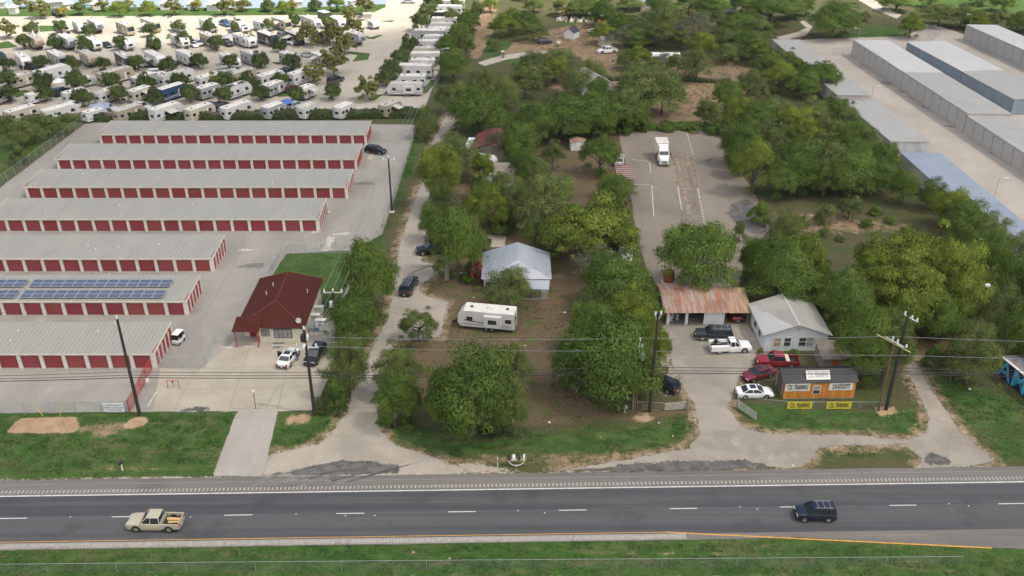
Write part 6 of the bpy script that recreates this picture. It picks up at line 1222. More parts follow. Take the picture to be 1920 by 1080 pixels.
# box truck and tractor unit
def lorry(label, p, head, box=True, name='box_truck'):
    t = thing(name, label, 'truck', G(*p)+Vector((0,0,.02)), R(head)); pm = PM['white']
    hood = MB().loft([[(1.3,-1.1,.7),(1.3,1.1,.7),(1.3,1.05,1.9),(1.3,-1.05,1.9)],[(2.6,-1.05,.7),(2.6,1.05,.7),(2.6,.85,1.6),(2.6,-.85,1.6)],[(3.0,-.9,.7),(3.0,.9,.7),(3.0,.7,1.35),(3.0,-.7,1.35)]]); part('hood', hood, pm, t)
    cab = MB().loft([[(-.7,-1.15,.7),(1.3,-1.15,.7),(1.3,1.15,.7),(-.7,1.15,.7)],[(-.7,-1.15,1.9),(1.32,-1.15,1.9),(1.32,1.15,1.9),(-.7,1.15,1.9)],[(-.7,-1.05,2.75),(.9,-1.0,2.75),(.9,1.0,2.75),(-.7,1.05,2.75)]]); c_ = part('cab', cab, pm, t)
    mk('windshield', MB().hexa([(1.30,-1.0,1.95),(1.36,-1.0,1.95),(1.36,1.0,1.95),(1.30,1.0,1.95),(.98,-.9,2.62),(1.04,-.9,2.62),(1.04,.9,2.62),(.98,.9,2.62)]).mesh('windshield', M_cglass), c_)
    for sg in (-1, 1): mk('side_window', MB().hexa([(.1,sg*1.13-.03,1.95),(1.1,sg*1.13-.03,1.95),(1.1,sg*1.13+.03,1.95),(.1,sg*1.13+.03,1.95),(.1,sg*1.06-.03,2.6),(.8,sg*1.06-.03,2.6),(.8,sg*1.06+.03,2.6),(.1,sg*1.06+.03,2.6)]).mesh('side_window', M_cglass), c_)
    part('roof_fairing', MB().loft([[(-.9,-1.05,2.76),(.85,-.95,2.76),(.85,.95,2.76),(-.9,1.05,2.76)],[(-.9,-1.0,3.5),(-.1,-.8,3.3),(-.1,.8,3.3),(-.9,1.0,3.5)]]), pm, t)
    part('grille', MB().box(3.001,3.04,-.6,.6,.75,1.3), M_rim, t); part('bumper', MB().box(2.9,3.15,-1.15,1.15,.4,.72), M_rim, t)
    tw = MB().tube((0,-.15,0),(0,.15,0),.5,.5,16).mesh('wheel', M_tyre); rw = MB().tube((0,-.155,0),(0,.155,0),.28,.28,12).mesh('rim', M_rim)
    for ax in (2.1, -2.2, -3.4):
        for sg in (-1, 1): o = mk('wheel', tw, t, (ax, sg*1.02, .5)); mk('rim', rw, o)
    part('chassis', MB().box(-4.2,2.4,-.45,.45,.55,.8), M_trim, t)
    for sg in (-1, 1): part('mirror', MB().box(1.1,1.25,min(sg*1.3,sg*1.5),max(sg*1.3,sg*1.5),1.8,2.5), M_trim, t); part('fuel_tank', MB().tube((-.6,sg*.95,.75),(.9,sg*.95,.75),.28,.28,10), M_rim, t)
    if box: part('cargo_box', MB().box(-4.6,-1.05,-1.25,1.25,.95,3.6), mat('box_white', (.66,.64,.61), .6, .06, 1), t); part('box_roof', MB().box(-4.65,-1.0,-1.28,1.28,3.6,3.66), mat('box_roof', (.55,.53,.50), .7, .1, .8), t)
    else: part('sleeper', MB().box(-2.0,-.72,-1.15,1.15,.8,3.4), pm, t)
    return t
lorry('white box truck parked facing the viewer on the training lot', (1242,303), 269); lorry('white tractor unit parked under the tree at the lot edge', (1171,487), 268, False, 'tractor_unit')
# golf cart
a = G(336,642); t = thing('golf_cart', 'small white golf cart parked at the end of the nearest storage row', 'golf cart', a+Vector((0,0,.02)), R(258), scale=(.85,.85,.9))
part('body', MB().prof([(-1.15,.3),(1.15,.3),(1.2,.75),(.75,.85),(.6,.5),(.0,.5),(-.05,.8),(-1.15,.95)], -.58, .58), mat('cart_body', (.62,.62,.6), .4), t); part('seat', MB().box(-.55,-.02,-.5,.5,.81,.95).box(-.62,-.5,-.5,.5,.951,1.35), M_trim, t)
part('canopy', MB().slab([(-1.0,-.6,1.9),(.95,-.6,1.9),(.95,.6,1.9),(-1.0,.6,1.9)], .07), M_wpipe, t)
for x in (-.9, .85):
    for y in (-.52, .52): part('canopy_post', MB().tube((x,y,.85),(x,y,1.85),.025), M_trim, t)
tw = MB().tube((0,-.1,0),(0,.1,0),.24,.24,12).mesh('wheel', M_tyre)
for x in (-.75,.8):
    for y in (-.52,.52): mk('wheel', tw, t, (x,y,.24))
part('windshield', MB().quad((.9,-.5,.9),(.9,.5,.9),(.82,.5,1.8),(.82,-.5,1.8)), M_cglass, t); part('golf_bag_rack', MB().box(-1.3,-1.0,-.4,.4,.6,1.25), M_trim, t)
# person leaning at the open car door
def person(label, loc, rz, s=1.0):
    t = thing('person', label, 'person', loc, rz)
    J = [(0,0,.95),(0,.02,1.2),(.02,.10,1.42),(.02,.16,1.52),(.03,.2,1.66), (.1,0,.9),(.12,-.02,.5),(.13,-.08,.08),(.13,.06,.03), (-.1,0,.9),(-.16,.0,.5),(-.22,-.12,.08),(-.22,.02,.03), (.19,.1,1.4),(.24,.18,1.12),(.2,.4,1.05),(.19,.48,1.04), (-.17,.1,1.4),(-.24,.2,1.14),(-.2,.42,1.12),(-.19,.5,1.12)]
    E_ = [(0,1),(1,2),(2,3),(3,4),(0,5),(5,6),(6,7),(7,8),(0,9),(9,10),(10,11),(11,12),(2,13),(13,14),(14,15),(15,16),(2,17),(17,18),(18,19),(19,20)]
    rad = [.15,.14,.15,.06,.10,.095,.07,.05,.045,.095,.07,.05,.045,.06,.045,.035,.04,.06,.045,.035,.04]
    me = bpy.data.meshes.new('body'); me.from_pydata(J, E_, []); o = mk('body', me, t)
    md = o.modifiers.new('skin', 'SKIN'); 
    for i, v in enumerate(me.skin_vertices[0].data): v.radius = (rad[i], rad[i]*(.75 if i < 3 else 1))
    me.skin_vertices[0].data[0].use_root = True; o.modifiers.new('sub', 'SUBSURF').levels = 1
    dg = bpy.context.evaluated_depsgraph_get(); nm = bpy.data.meshes.new_from_object(o.evaluated_get(dg)); o.modifiers.clear(); o.data = nm
    nm.materials.clear(); skin = mat('skin', (.36,.20,.14), .6); jean = mat('jeans', (.05,.11,.19), .9); top = mat('dark_shirt', (.04,.05,.06), .9); shoe = mat('shoe', (.05,.04,.04), .8)
    for m_ in (jean, top, skin, shoe): nm.materials.append(m_)
    for p_ in nm.polygons:
        z = p_.center.z; far = p_.center.y > .34 and z < 1.3
        p_.material_index = 3 if z < .1 else (0 if z < 1.0 else (2 if z > 1.5 or far else 1))
    nm.shade_smooth()
    part('hair', MB().loft([[(.03+math.cos(q)*r2, .19+math.sin(q)*r2*1.1, z2_) for q in [2*math.pi*j/10 for j in range(10)]] for r2, z2_ in ((.10,1.66),(.115,1.71),(.09,1.77),(.03,1.8))]), M_trim, t)
a = G(558,676); person('person in blue jeans leaning in at the white sedan door', a+Vector((.0,0,.03)), R(68))

# ================================================================== caravans
def stuccom(c): return None
RVC = {'white': (.52,.53,.53), 'tan': (.33,.29,.225), 'grey': (.30,.315,.33), 'black': (.03,.032,.037), 'navy': (.03,.06,.13), 'cream': (.45,.42,.36)}
RVM = {k_: mat('caravan_'+k_, v, .4, .05, .6, spec=.5) for k_, v in RVC.items()}
M_rvroof = mat('caravan_roof', (.56,.55,.52), .6, .08, .6, stain=((.45,.44,.41), .5)); M_rvroof2 = mat('caravan_roof_dull', (.40,.385,.36), .7, .12, .6, stain=((.30,.29,.27), .5)); M_sw = mat('swoosh', (.07,.085,.11), .4); M_sw2 = mat('swoosh_tan', (.20,.15,.10), .5)
_rv = {}
def rv_tpl(kind, L, c, dull=False, slide=True, awn=False):
    key = (kind, round(L,1), c, dull, slide, awn)
    if key in _rv: return _rv[key]
    m = RVM[c]; W = 1.24; H = 3.15; out = []; h = L/2; fl = .55
    if kind == 'trailer': pr = [(-h,fl),(h-.5,fl),(h,1.2),(h-.12,2.3),(h-.9,H),(-h+.15,H),(-h,H-.2)]
    elif kind == 'fifth': H = 3.7; pr = [(-h,.75),(h-2.4,.75),(h-2.3,1.65),(h-.3,1.65),(h,2.2),(h-.25,3.1),(h-1.1,H),(-h+.15,H-.15),(-h,H-.35)]
    elif kind == 'coach': H = 3.4; pr = [(-h,.45),(h-.15,.45),(h,1.1),(h-.05,1.5),(h-.35,H-.15),(h-.7,H),(-h+.12,H),(-h,H-.15)]
    else: H = 2.5; pr = [(-h,.5),(h-.3,.5),(h,1.0),(h-.25,1.9),(h-.9,H),(-h+.5,H),(-h,1.9)]     # small
    out.append(['body', MB().prof(pr, -W, W).mesh('body', m), []])
    rm = M_rvroof2 if dull else M_rvroof; xr0, xr1 = -h+.12, (h-.95 if kind in ('trailer','small') else (h-1.15 if kind == 'fifth' else h-.75))
    sub = [('roof_vent', MB().box(xr0+.9,xr0+1.3,-.3,.1,H+.03,H+.16).box(xr1-1.2,xr1-.8,-.2,.2,H+.03,H+.15).mesh('roof_vent', M_trim if rnd.random() < .6 else M_white), [])]
    out.append(['roof', MB().hexa([(xr0,-W-.03,H-(.16 if kind == 'fifth' else 0)),(xr1,-W-.03,H),(xr1,W+.03,H),(xr0,W+.03,H-(.16 if kind == 'fifth' else 0)),(xr0,-W+.05,H+.05-(.16 if kind == 'fifth' else 0)),(xr1,-W+.05,H+.05),(xr1,W-.05,H+.05),(xr0,W-.05,H+.05-(.16 if kind == 'fifth' else 0))]).mesh('roof', rm), sub])
    xm = (xr0+xr1)/2; out.append(['ac_unit', MB().hexa([(xm-.5,-.38,H+.03),(xm+.5,-.38,H+.03),(xm+.5,.38,H+.03),(xm-.5,.38,H+.03),(xm-.4,-.3,H+.36),(xm+.3,-.3,H+.36),(xm+.3,.3,H+.36),(xm-.4,.3,H+.36)]).mesh('ac_unit', M_white if c != 'tan' else M_rvroof2), []])
    fr = h-.6 if kind in ('trailer','small') else (h-2.3 if kind == 'fifth' else h-.8)
    zw = (1.55 if kind == 'small' else 1.9); wn = MB().box(-.45,.45,-.012,.012,-.32,.32).mesh('window', M_cglass)
    xs = [-h+.9, -h*.25, fr-1.2] if kind != 'small' else [-h*.3, h*.25]
    for sg in (-1, 1):
        for x in xs: out.append(['window', wn, [], (x, sg*(W+.012), zw+(.12 if kind == 'fifth' else 0))])
        ss = M_sw2 if c in ('tan','cream') else (M_sw if c not in ('black','navy') else M_rvroof)
        y = sg*(W+.012); st = MB(); st.add([(-h+.3,y,1.0),(-h*.1,y,1.15),(fr-.4,y,1.55),(fr-.4,y,1.75),(-h*.1,y,1.3),(-h+.3,y,1.08)],[(0,1,4,5),(1,2,3,4)]); st.add([(-h+.3,y,.78),(fr-.2,y,.95),(fr-.2,y,1.05),(-h+.3,y,.84)],[(0,1,2,3)])
        out.append(['stripe', st.mesh('stripe', ss), []])
    if kind == 'coach': out.append(['windshield', MB().hexa([(h-.06,-1.1,1.52),(h+.0,-1.1,1.52),(h+.0,1.1,1.52),(h-.06,1.1,1.52),(h-.28,-1.1,2.75),(h-.22,-1.1,2.75),(h-.22,1.1,2.75),(h-.28,1.1,2.75)]).mesh('windshield', M_cglass), []])
    elif kind == 'fifth': out.append(['nose_cap', MB().hexa([(h-.05,-.85,2.2),(h+.03,-.85,2.2),(h+.03,.85,2.2),(h-.05,.85,2.2),(h-.3,-.75,2.95),(h-.2,-.75,2.95),(h-.2,.75,2.95),(h-.3,.75,2.95)]).mesh('nose_cap', M_sw if c != 'tan' else M_sw2), []])
    elif kind == 'trailer': out.append(['front_window', MB().hexa([(h-.08,-.6,1.5),(h+.0,-.6,1.5),(h+.0,.6,1.5),(h-.08,.6,1.5),(h-.12,-.6,2.1),(h-.04,-.6,2.1),(h-.04,.6,2.1),(h-.12,.6,2.1)]).mesh('front_window', M_cglass), []])
    out.append(['rear_window', MB().box(-h-.015,-h+.01,-.5,.5,1.5,2.1).mesh('rear_window', M_cglass), []])
    out.append(['door', MB().box(fr-2.3,fr-1.7,-W-.02,-W-.002,.7,2.5).mesh('door', M_white if c not in ('white',) else M_rvroof), []])
    tw = MB().tube((0,-.12,0),(0,.12,0),.36,.36,12).mesh('wheel', M_tyre); rw = MB().tube((0,-.125,0),(0,.125,0),.2,.2,8).mesh('rim', M_rim)
    for x in ((-.9,-.05) if kind in ('trailer','fifth') else ((-h+1.8,h-1.6) if kind == 'coach' else (-.2,))):
        for sg in (-1, 1): out.append(['wheel', tw, [('rim', rw, [])], (x, sg*(W-.08), .36)])
    out.append(['skirt', MB().box(-h+.2,fr-.2,-W+.1,W-.1,.3,fl+.1).mesh('skirt', M_trim), []])
    if slide and kind != 'small': out.append(['slide_out', MB().box(-h*.55,h*.05,W-.05,W+.5,.9,2.7).mesh('slide_out', m), [('slide_window', MB().box(-h*.4,-h*.1,W+.501,W+.52,1.5,2.2).mesh('slide_window', M_cglass), [])]])
    if awn: out.append(['awning', MB().slab([(-h*.3,-W-.02,2.75),(h*.35,-W-.02,2.75),(h*.35,-W-2.0,2.25),(-h*.3,-W-2.0,2.25)], .05).mesh('awning', M_rvroof2), []])
    if kind in ('trailer','small'): out.append(['tow_hitch', MB().path([(h-.3,-.5,.5),(h+1.0,0,.5),(h-.3,.5,.5)], .06, 4).tube((h+.9,0,0),(h+.9,0,.6),.05).tube((h+.35,0,.5),(h+.35,0,1.0),.16).mesh('tow_hitch', M_trim), []])
    if kind == 'fifth': out.append(['landing_leg', MB().tube((h-2.0,-.8,0),(h-2.0,-.8,1.7),.06).tube((h-2.0,.8,0),(h-2.0,.8,1.7),.06).mesh('landing_leg', M_trim), []])
    if kind != 'coach': out.append(['ladder', MB().tube((-h-.06,.7,.9),(-h-.06,.7,H),.025,.025,4).tube((-h-.06,1.0,.9),(-h-.06,1.0,H),.025,.025,4).mesh('ladder', M_trim), []])
    _rv[key] = out; return out
RVNAME = {'trailer': 'travel_trailer', 'fifth': 'fifth_wheel_trailer', 'coach': 'motorhome', 'small': 'small_camper'}
RVD = {'trailer': 'travel trailer', 'fifth': 'raised-nose trailer', 'coach': 'motorhome', 'small': 'small camper'}
t = thing('travel_trailer', 'white travel trailer with grey swooshes standing in the middle yard', 'trailer', G(914,613)+Vector((0,0,.01)), R(170)); stamp(rv_tpl('trailer', 8.4, 'white'), t)
t = thing('travel_trailer', 'white camper trailer under the trees beside the lane', 'trailer', G(908,314), R(-25)); stamp(rv_tpl('small', 5.4, 'white'), t)
def rv_row(rname, ang, lst, z=3.1):
    for i, e in enumerate(sorted(lst)):
        x, y, kind, L, c = e[:5]; L *= .93; p = G(x, y, z); hd = ang + rnd.uniform(-4, 4)
        t = thing(RVNAME[kind], f'{c} {RVD[kind]}, {ORD[i]} rig from left in the {rname}', 'caravan' if kind != 'coach' else 'motorhome', (p.x, p.y, .022), R(hd), 'caravans in the holiday park')
        stamp(rv_tpl(kind, L, c, dull=(i*7+len(rname)) % 5 == 0 or c == 'tan', slide=(i % 3 == 0), awn=(i % 6 == 4)), t)
def q1(l): return [(a/4, b/4, k_, L, c) for a, b, k_, L, c in l]
def q2(l): return [(440+a/4, b/4, k_, L, c) for a, b, k_, L, c in l]
rv_row('back row', -50, q1([(470,165,'trailer',8,'cream'),(590,165,'trailer',7,'white'),(715,165,'fifth',9,'grey'),(935,180,'coach',8.5,'tan'),(1125,155,'coach',10,'tan'),(1335,165,'trailer',8.5,'white'),(1560,155,'trailer',9.5,'white'),(1785,165,'fifth',8.5,'white')]) + q2([(40,165,'trailer',8,'white'),(205,160,'trailer',8,'white'),(350,145,'coach',9,'tan'),(575,145,'fifth',11,'white'),(770,135,'trailer',8,'white'),(675,95,'coach',5.5,'black'),(1040,140,'small',4.2,'white')]))
rv_row('second row', -50, q1([(260,285,'fifth',9.5,'tan'),(500,285,'fifth',10.5,'grey'),(695,290,'trailer',7.5,'white'),(925,285,'trailer',9.5,'white'),(1155,280,'small',5.2,'white'),(1345,270,'trailer',9.5,'white'),(1570,265,'coach',9.5,'tan'),(1820,265,'trailer',9,'white')]) + q2([(85,270,'trailer',8,'white'),(245,255,'coach',9.5,'black'),(445,250,'coach',8.5,'black'),(640,235,'trailer',8.5,'grey'),(915,260,'fifth',7,'grey')]))
rv_row('third row', -50, q1([(165,415,'trailer',8.5,'white'),(425,405,'coach',10,'grey'),(660,410,'fifth',9.5,'tan'),(930,420,'coach',10.5,'black'),(1160,415,'fifth',10.5,'white'),(1400,405,'fifth',10,'white'),(1720,420,'trailer',9.5,'white')]) + q2([(125,400,'coach',9,'grey'),(415,405,'trailer',9,'grey'),(640,405,'trailer',7,'grey'),(-30,430,'small',5,'white')]))
rv_row('fourth row', 57, q1([(150,560,'trailer',7.5,'cream'),(385,520,'fifth',10.5,'white'),(625,560,'small',5,'white'),(860,530,'coach',10.5,'tan'),(1080,560,'trailer',8,'grey'),(1320,545,'coach',10.5,'white'),(1565,560,'trailer',8,'white'),(1810,535,'coach',9,'tan')]) + q2([(268,545,'trailer',8.5,'white'),(505,535,'coach',9,'white')]))
rv_row('fifth row', 60, q1([(-10,680,'trailer',7,'white'),(262,675,'small',5.5,'white'),(565,675,'trailer',7,'white'),(795,675,'trailer',6.5,'white'),(1050,660,'trailer',7,'cream'),(1285,650,'coach',8.5,'navy'),(1560,640,'trailer',7,'grey'),(1775,635,'trailer',8,'white')]) + q2([(15,630,'trailer',7.5,'white'),(290,620,'trailer',7,'grey'),(535,645,'trailer',6,'white')]))
rv_row('row along the hedge', 57, q1([(160,815,'trailer',8.5,'cream'),(445,805,'trailer',9,'white'),(700,810,'small',6,'white'),(960,808,'trailer',8,'tan'),(1240,805,'coach',8.5,'white'),(1495,800,'trailer',8,'cream'),(1775,785,'trailer',9,'white')]) + q2([(290,790,'trailer',6.5,'grey'),(552,790,'trailer',6,'white'),(820,790,'trailer',6,'white'),(1165,775,'trailer',6.5,'tan')]), 2.9)
rv_row('parallel stack beside the park road', 180, [(440+a/4, b/4+1, k_, L, c) for a, b, k_, L, c in [(1640,-2,'trailer',8.5,'white'),(1605,38,'trailer',9.5,'white'),(1570,88,'coach',10,'black'),(1565,128,'trailer',9.5,'white'),(1545,168,'trailer',8.5,'white'),(1530,205,'trailer',8.5,'white'),(1450,232,'fifth',11,'grey'),(1490,262,'trailer',7.5,'white'),(1470,300,'trailer',10,'white'),(1440,352,'trailer',9,'cream'),(1420,390,'trailer',9.5,'white'),(1400,440,'trailer',8,'white'),(1345,495,'fifth',10.5,'white'),(1325,560,'trailer',8,'white'),(1275,618,'trailer',9.5,'white')]])
# far lawn: tents, pavilions, trailers in the sun
for i, (x, y, s_) in enumerate(((27,25,3.0),(107,12,6.5),(130,18,3.4),(310,17,3.2),(360,17,3.5),(402,18,5),(445,17,3.5),(180,18,3),(560,14,3),(662,12,3),(3,14,4))):
    a = G(x, y); t = thing('white_tent', f'{ORD[i] if 0 else ["boxy white","wide-roofed white","small cream","peaked white","low white","broad white","pointed white","tan-topped","slim white","round-topped white","leftmost white"][i]} hut on the sunlit lawn by the lake', 'hut', a, R(i*17 % 40), 'huts on the sunlit lake lawn')
    part('wall', MB().box(-s_*.42,s_*.42,-s_*.4,s_*.4,0,2.1), RVM['cream' if i == 7 else 'white'], t); part('roof', MB().add([(-s_/2,-s_/2,2.1),(s_/2,-s_/2,2.1),(s_/2,s_/2,2.1),(-s_/2,s_/2,2.1),(-s_*.15,0,2.1+s_*.28),(s_*.15,0,2.1+s_*.28)],[(0,1,5,4),(1,2,5),(2,3,4,5),(3,0,4),(0,3,2,1)]), M_rvroof, t)
# cars of the park
cars = [(181,85,'sedan','silver',-50,'below the fifth pale trailer of the second row'),(201,85,'sedan','navy',-50,'beside the silver one in the second row'),(363,84,'sedan','white',-50,'beside the white trailer of the second row'),(372,82,'suv','silver',-50,'right of the white one in the second row'),(426,82,'crew','charcoal',-50,'under the blue-grey canopy of the second row'),(536,80,'crew','white',-20,'in front of the black motorhomes of the second row'),(576,104,'sedan','silver',-15,'behind the tall trees of the third row'),(531,68,'suv','grey',-50,'between the black motorhomes'),(316,119,'crew','charcoal',-15,'in front of the big white trailer of the third row'),(295,137,'suv','white',10,'right of the grey trailer of the fourth row'),(423,134,'crew','silver',10,'right of the white trailer of the fourth row'),(474,142,'suv','grey',40,'right of the tan motorhome of the fourth row'),(536,137,'bigsuv','black',60,'between the white rigs of the fourth row'),(115,174,'bigsuv','black',80,'between the rigs at the left of the fifth row'),(367,166,'sedan','white',60,'right of the navy motorhome'),(385,181,'sedan','silver',5,'in the lane below the grey camper of the fifth row'),(551,168,'suv','maroon',60,'left of the white box trailer of the fifth row'),(140,200,'crew','white',57,'in the hedge row right of the long white trailer'),(203,203,'sedan','silver',-25,'in the hedge row right of the small camper'),(267,201,'suv','silver',-20,'in the hedge row right of the tan trailer'),(274,212,'sedan','black',57,'in the hedge row before the tan trailer'),(398,200,'suv','charcoal',57,'in the hedge row right of the cream trailer'),(414,202,'bigsuv','black',57,'in the hedge row left of the tallest white trailer'),(555,199,'suv','silver',57,'in the hedge row beside the blue tent'),(4,107,'suv','navy',-50,'at the left image edge of the third row'),(60,127,'crew','black',-10,'under the trees at the left of the third row'),(423,45,'crew','blue',-50,'in the back row left of the white raised-nose trailer'),(630,152,'bigsuv','charcoal',60,'right of the tall trees near the park road'),(766,3,'sedan','silver',0,'on the park road at the top'),(632,97,'crew','charcoal',-50,'at the end of the third row'),(108,26,'crew','navy',-50,'on the sunlit lawn side'),(474,84,'sedan','charcoal',-50,'at the canopy right side')]
for i, (x, y, kd, c, hd, wh) in enumerate(cars):
    nm = {'sedan':'sedan','suv':'suv','crew':'pickup_truck','bigsuv':'suv'}[kd]; vehicle(nm, kd, c, f'{c} {dict(sedan="car",suv="SUV",crew="pickup",bigsuv="large SUV")[kd]} {wh}', (x, y+3), cat={'sedan':'car','suv':'SUV','crew':'pickup','bigsuv':'SUV'}[kd], head=hd, group='cars parked in the caravan park')
# canopies and small boxes between the caravans
def canopy(label, x, y, c, s_=3.2):
    a = G(x, y); t = thing('canopy_tent', label, 'canopy', a, R(20), 'canopies in the caravan park'); m = mat('canopy_'+c, dict(blue=(.25,.28,.38), grey=(.32,.34,.37), bright=(.05,.13,.42), white=(.66,.66,.65))[c], .8)
    part('top', MB().add([(-s_/2,-s_/2,2.2),(s_/2,-s_/2,2.2),(s_/2,s_/2,2.2),(-s_/2,s_/2,2.2),(0,0,3.0)],[(0,1,4),(1,2,4),(2,3,4),(3,0,4),(0,3,2,1)]), m, t)
    for sx in (-1,1):
        for sy in (-1,1): part('pole', MB().tube((sx*s_*.46,sy*s_*.46,0),(sx*s_*.46,sy*s_*.46,2.2),.04), M_galv, t)
canopy('pale blue canopy tent in the second caravan row', 433, 82, 'grey', 4); canopy('lilac grey canopy tent in the row along the hedge', 190, 216, 'blue', 4.4); canopy('bright blue tent beside the grey trailer by the hedge', 540, 208, 'bright', 2.6); canopy('round white parasol canopy in the fifth caravan row', 114, 168, 'white', 3)
for i, (x, y, c) in enumerate(((507,214,'tan'),(690,38,'cream'))):
    a = G(x, y); t = thing('utility_hut', ('tan boxed utility hut by the hedge','small cream hut beside the park road trees')[i], 'hut', a); part('wall', MB().box(-1.3,1.3,-1,1,0,2.1), RVM[c], t); part('roof', MB().slab([(-1.5,-1.2,2.2),(1.5,-1.2,2.2),(1.5,1.2,2.35),(-1.5,1.2,2.35)], .1), M_rvroof2, t)
# lawns between the sites
for q in ([(640,96),(670,104),(660,116),(690,112),(694,100),(672,98)], [(668,70),(700,74),(718,66),(712,65),(695,70),(680,64)], [(690,38),(735,42),(740,38),(705,40)], [(650,165),(600,178),(635,182),(642,168)], [(715,172),(800,176),(820,150),(808,150),(790,172),(760,168)], [(640,80),(665,84),(672,78),(660,70)], [(0,80),(15,77),(35,88),(8,91),(-10,92)], [(72,48),(100,48),(105,58),(75,60)], [(20,172),(50,168),(60,174),(30,184)], [(265,125),(300,118),(290,128)], [(520,170),(550,165),(545,180),(520,182)], [(330,175),(352,165),(368,180),(335,184)], [(480,205),(500,205),(490,216),(478,216)], [(612,206),(632,205),(630,215),(612,216)], [(705,178),(720,176),(700,190),(690,188)], [(150,64),(170,70),(150,74),(140,70)], [(270,112),(288,124),(300,126),(280,110)], [(505,116),(530,118),(520,122)], [(390,70),(410,78),(395,80)], [(315,64),(330,70),(310,74)]):
    soft('site_lawn', q, .028, M_lawn, .3, .7)
# ================================================================== rough grass and weeds standing on the verges
BARE = [[(30,783),(145,780),(155,800),(145,814),(60,814),(8,812)], [(246,780),(280,780),(282,798),(245,806),(224,804)], [(526,770),(596,768),(604,790),(560,806),(522,800)], [(1185,770),(1230,768),(1245,790),(1200,800),(1170,790)], [(1634,760),(1684,760),(1688,778),(1650,785)], [(155,795),(240,790),(250,815),(180,826)], [(170,868),(420,872),(400,885),(180,888)], [(1000,1028),(1500,1036),(1650,1042),(1400,1045),(1000,1040)]]
def tufts(name, label, polys, n, seed, h=(.12,.32), m=None, wd=.05):
    g = np.random.default_rng(seed); pts = []
    areas = []
    for px in polys:
        pw = [tuple(p) for p in poly_world(px)]; xs = [p[0] for p in pw]; ys = [p[1] for p in pw]; areas.append((max(xs)-min(xs))*(max(ys)-min(ys)))
    for px, ar in zip(polys, areas):
        pw = [tuple(p) for p in poly_world(px)]; xs = [p[0] for p in pw]; ys = [p[1] for p in pw]; k_ = int(n*ar/sum(areas))
        X = g.uniform(min(xs), max(xs), k_); Y = g.uniform(min(ys), max(ys), k_); D = sdist(X, Y, pw)
        pat = np.array([noise.noise((x*.5, y*.9, 2.)) for x, y in zip(X, Y)])
        sb_ = np.zeros(k_, bool)
        for sp in BARE: sb_ |= sdist(X, Y, [tuple(p) for p in poly_world(sp)]) > .1
        for sp in (LANE_PX, DRIVE_PX): sb_ |= sdist(X, Y, [tuple(p) for p in poly_world(sp)]) > -g.uniform(.0, 1.5, k_)
        ok = ~sb_ & (D > g.uniform(-.5, .6, k_)) & (pat > g.uniform(-.35, .40, k_)); pts.append(np.stack([X[ok], Y[ok]], 1))
    q = np.concatenate(pts); n = len(q); B = 5; V = np.zeros((n, B, 3, 3), np.float32)
    for b in range(B):
        a = g.uniform(0, 6.28, n); hh = g.uniform(*h, n); ln = g.uniform(.5, 1.2, n)*hh; o = g.normal(0, .09, (n, 2))
        bx, by = q[:, 0]+o[:, 0], q[:, 1]+o[:, 1]; cx, cy = -np.sin(a)*wd, np.cos(a)*wd
        V[:, b, 0] = np.stack([bx-cx, by-cy, np.zeros(n)], 1); V[:, b, 1] = np.stack([bx+cx, by+cy, np.zeros(n)], 1); V[:, b, 2] = np.stack([bx+np.cos(a)*ln, by+np.sin(a)*ln, hh], 1)
    tot = n*B; V = V.reshape(tot, 3, 3); nz = np.cross(V[:,1]-V[:,0], V[:,2]-V[:,0])[:, 2] < 0; V[nz] = V[nz][:, [1,0,2]]
    me = bpy.data.meshes.new(name); me.vertices.add(tot*3); me.vertices.foreach_set('co', V.ravel()); me.loops.add(tot*3); me.loops.foreach_set('vertex_index', np.arange(tot*3, dtype=np.int32))
    me.polygons.add(tot); me.polygons.foreach_set('loop_start', np.arange(tot, dtype=np.int32)*3); me.update()
    tone = np.clip(g.normal(.42, .13, n) + .75*np.array([noise.noise((x*.11, y*.2, 8.)) + .5*noise.noise((x*.4, y*.6, 5.)) for x, y in q]), 0, 1); at = me.attributes.new('leaf_tone', 'FLOAT', 'POINT'); at.data.foreach_set('value', np.repeat(tone, B*3).astype(np.float32))
    me.shade_smooth(); up_ = np.tile(np.array([0, 0, 1.]), (tot*3, 1)) + g.normal(0, .1, (tot*3, 3)); up_ /= np.linalg.norm(up_, axis=1)[:, None]; me.normals_split_custom_set_from_vertices(up_.tolist())
    me.materials.append(m); mk(name, me, label=label, cat='grass', kind='stuff')
M_gr = leaf_mat('verge_grass', (.028,.074,.016), (.056,.120,.027), (.125,.140,.058), .8, .2); M_wd = leaf_mat('dry_weeds', (.07,.075,.03), (.115,.11,.055), (.18,.155,.09), .9, .2)
VG = [[(-100,780),(440,775),(400,888),(-100,893)], [(526,776),(640,776),(600,830),(505,848)], [(715,770),(790,800),(1000,805),(1180,795),(1305,775),(1300,835),(1100,868),(900,872),(790,845),(722,808)], [(1368,760),(1480,770),(1640,775),(1735,765),(1735,808),(1440,808),(1395,795)], [(1535,838),(1695,835),(1715,858),(1535,862)], [(1720,690),(1800,710),(1980,760),(1980,868),(1880,864),(1800,795)], [(-60,1030),(1290,1014),(1500,1018),(2000,1046),(2000,1100),(-60,1100)], [(788,265),(770,330),(738,395),(716,450),(705,455),(728,400),(762,300),(776,255)], [(540,480),(650,476),(660,500),(635,560),(606,590),(604,528),(512,526)]]
tufts('grass', 'rough green grass on the roadside verges', VG, 80000, 3, (.04,.15), M_gr, .045)
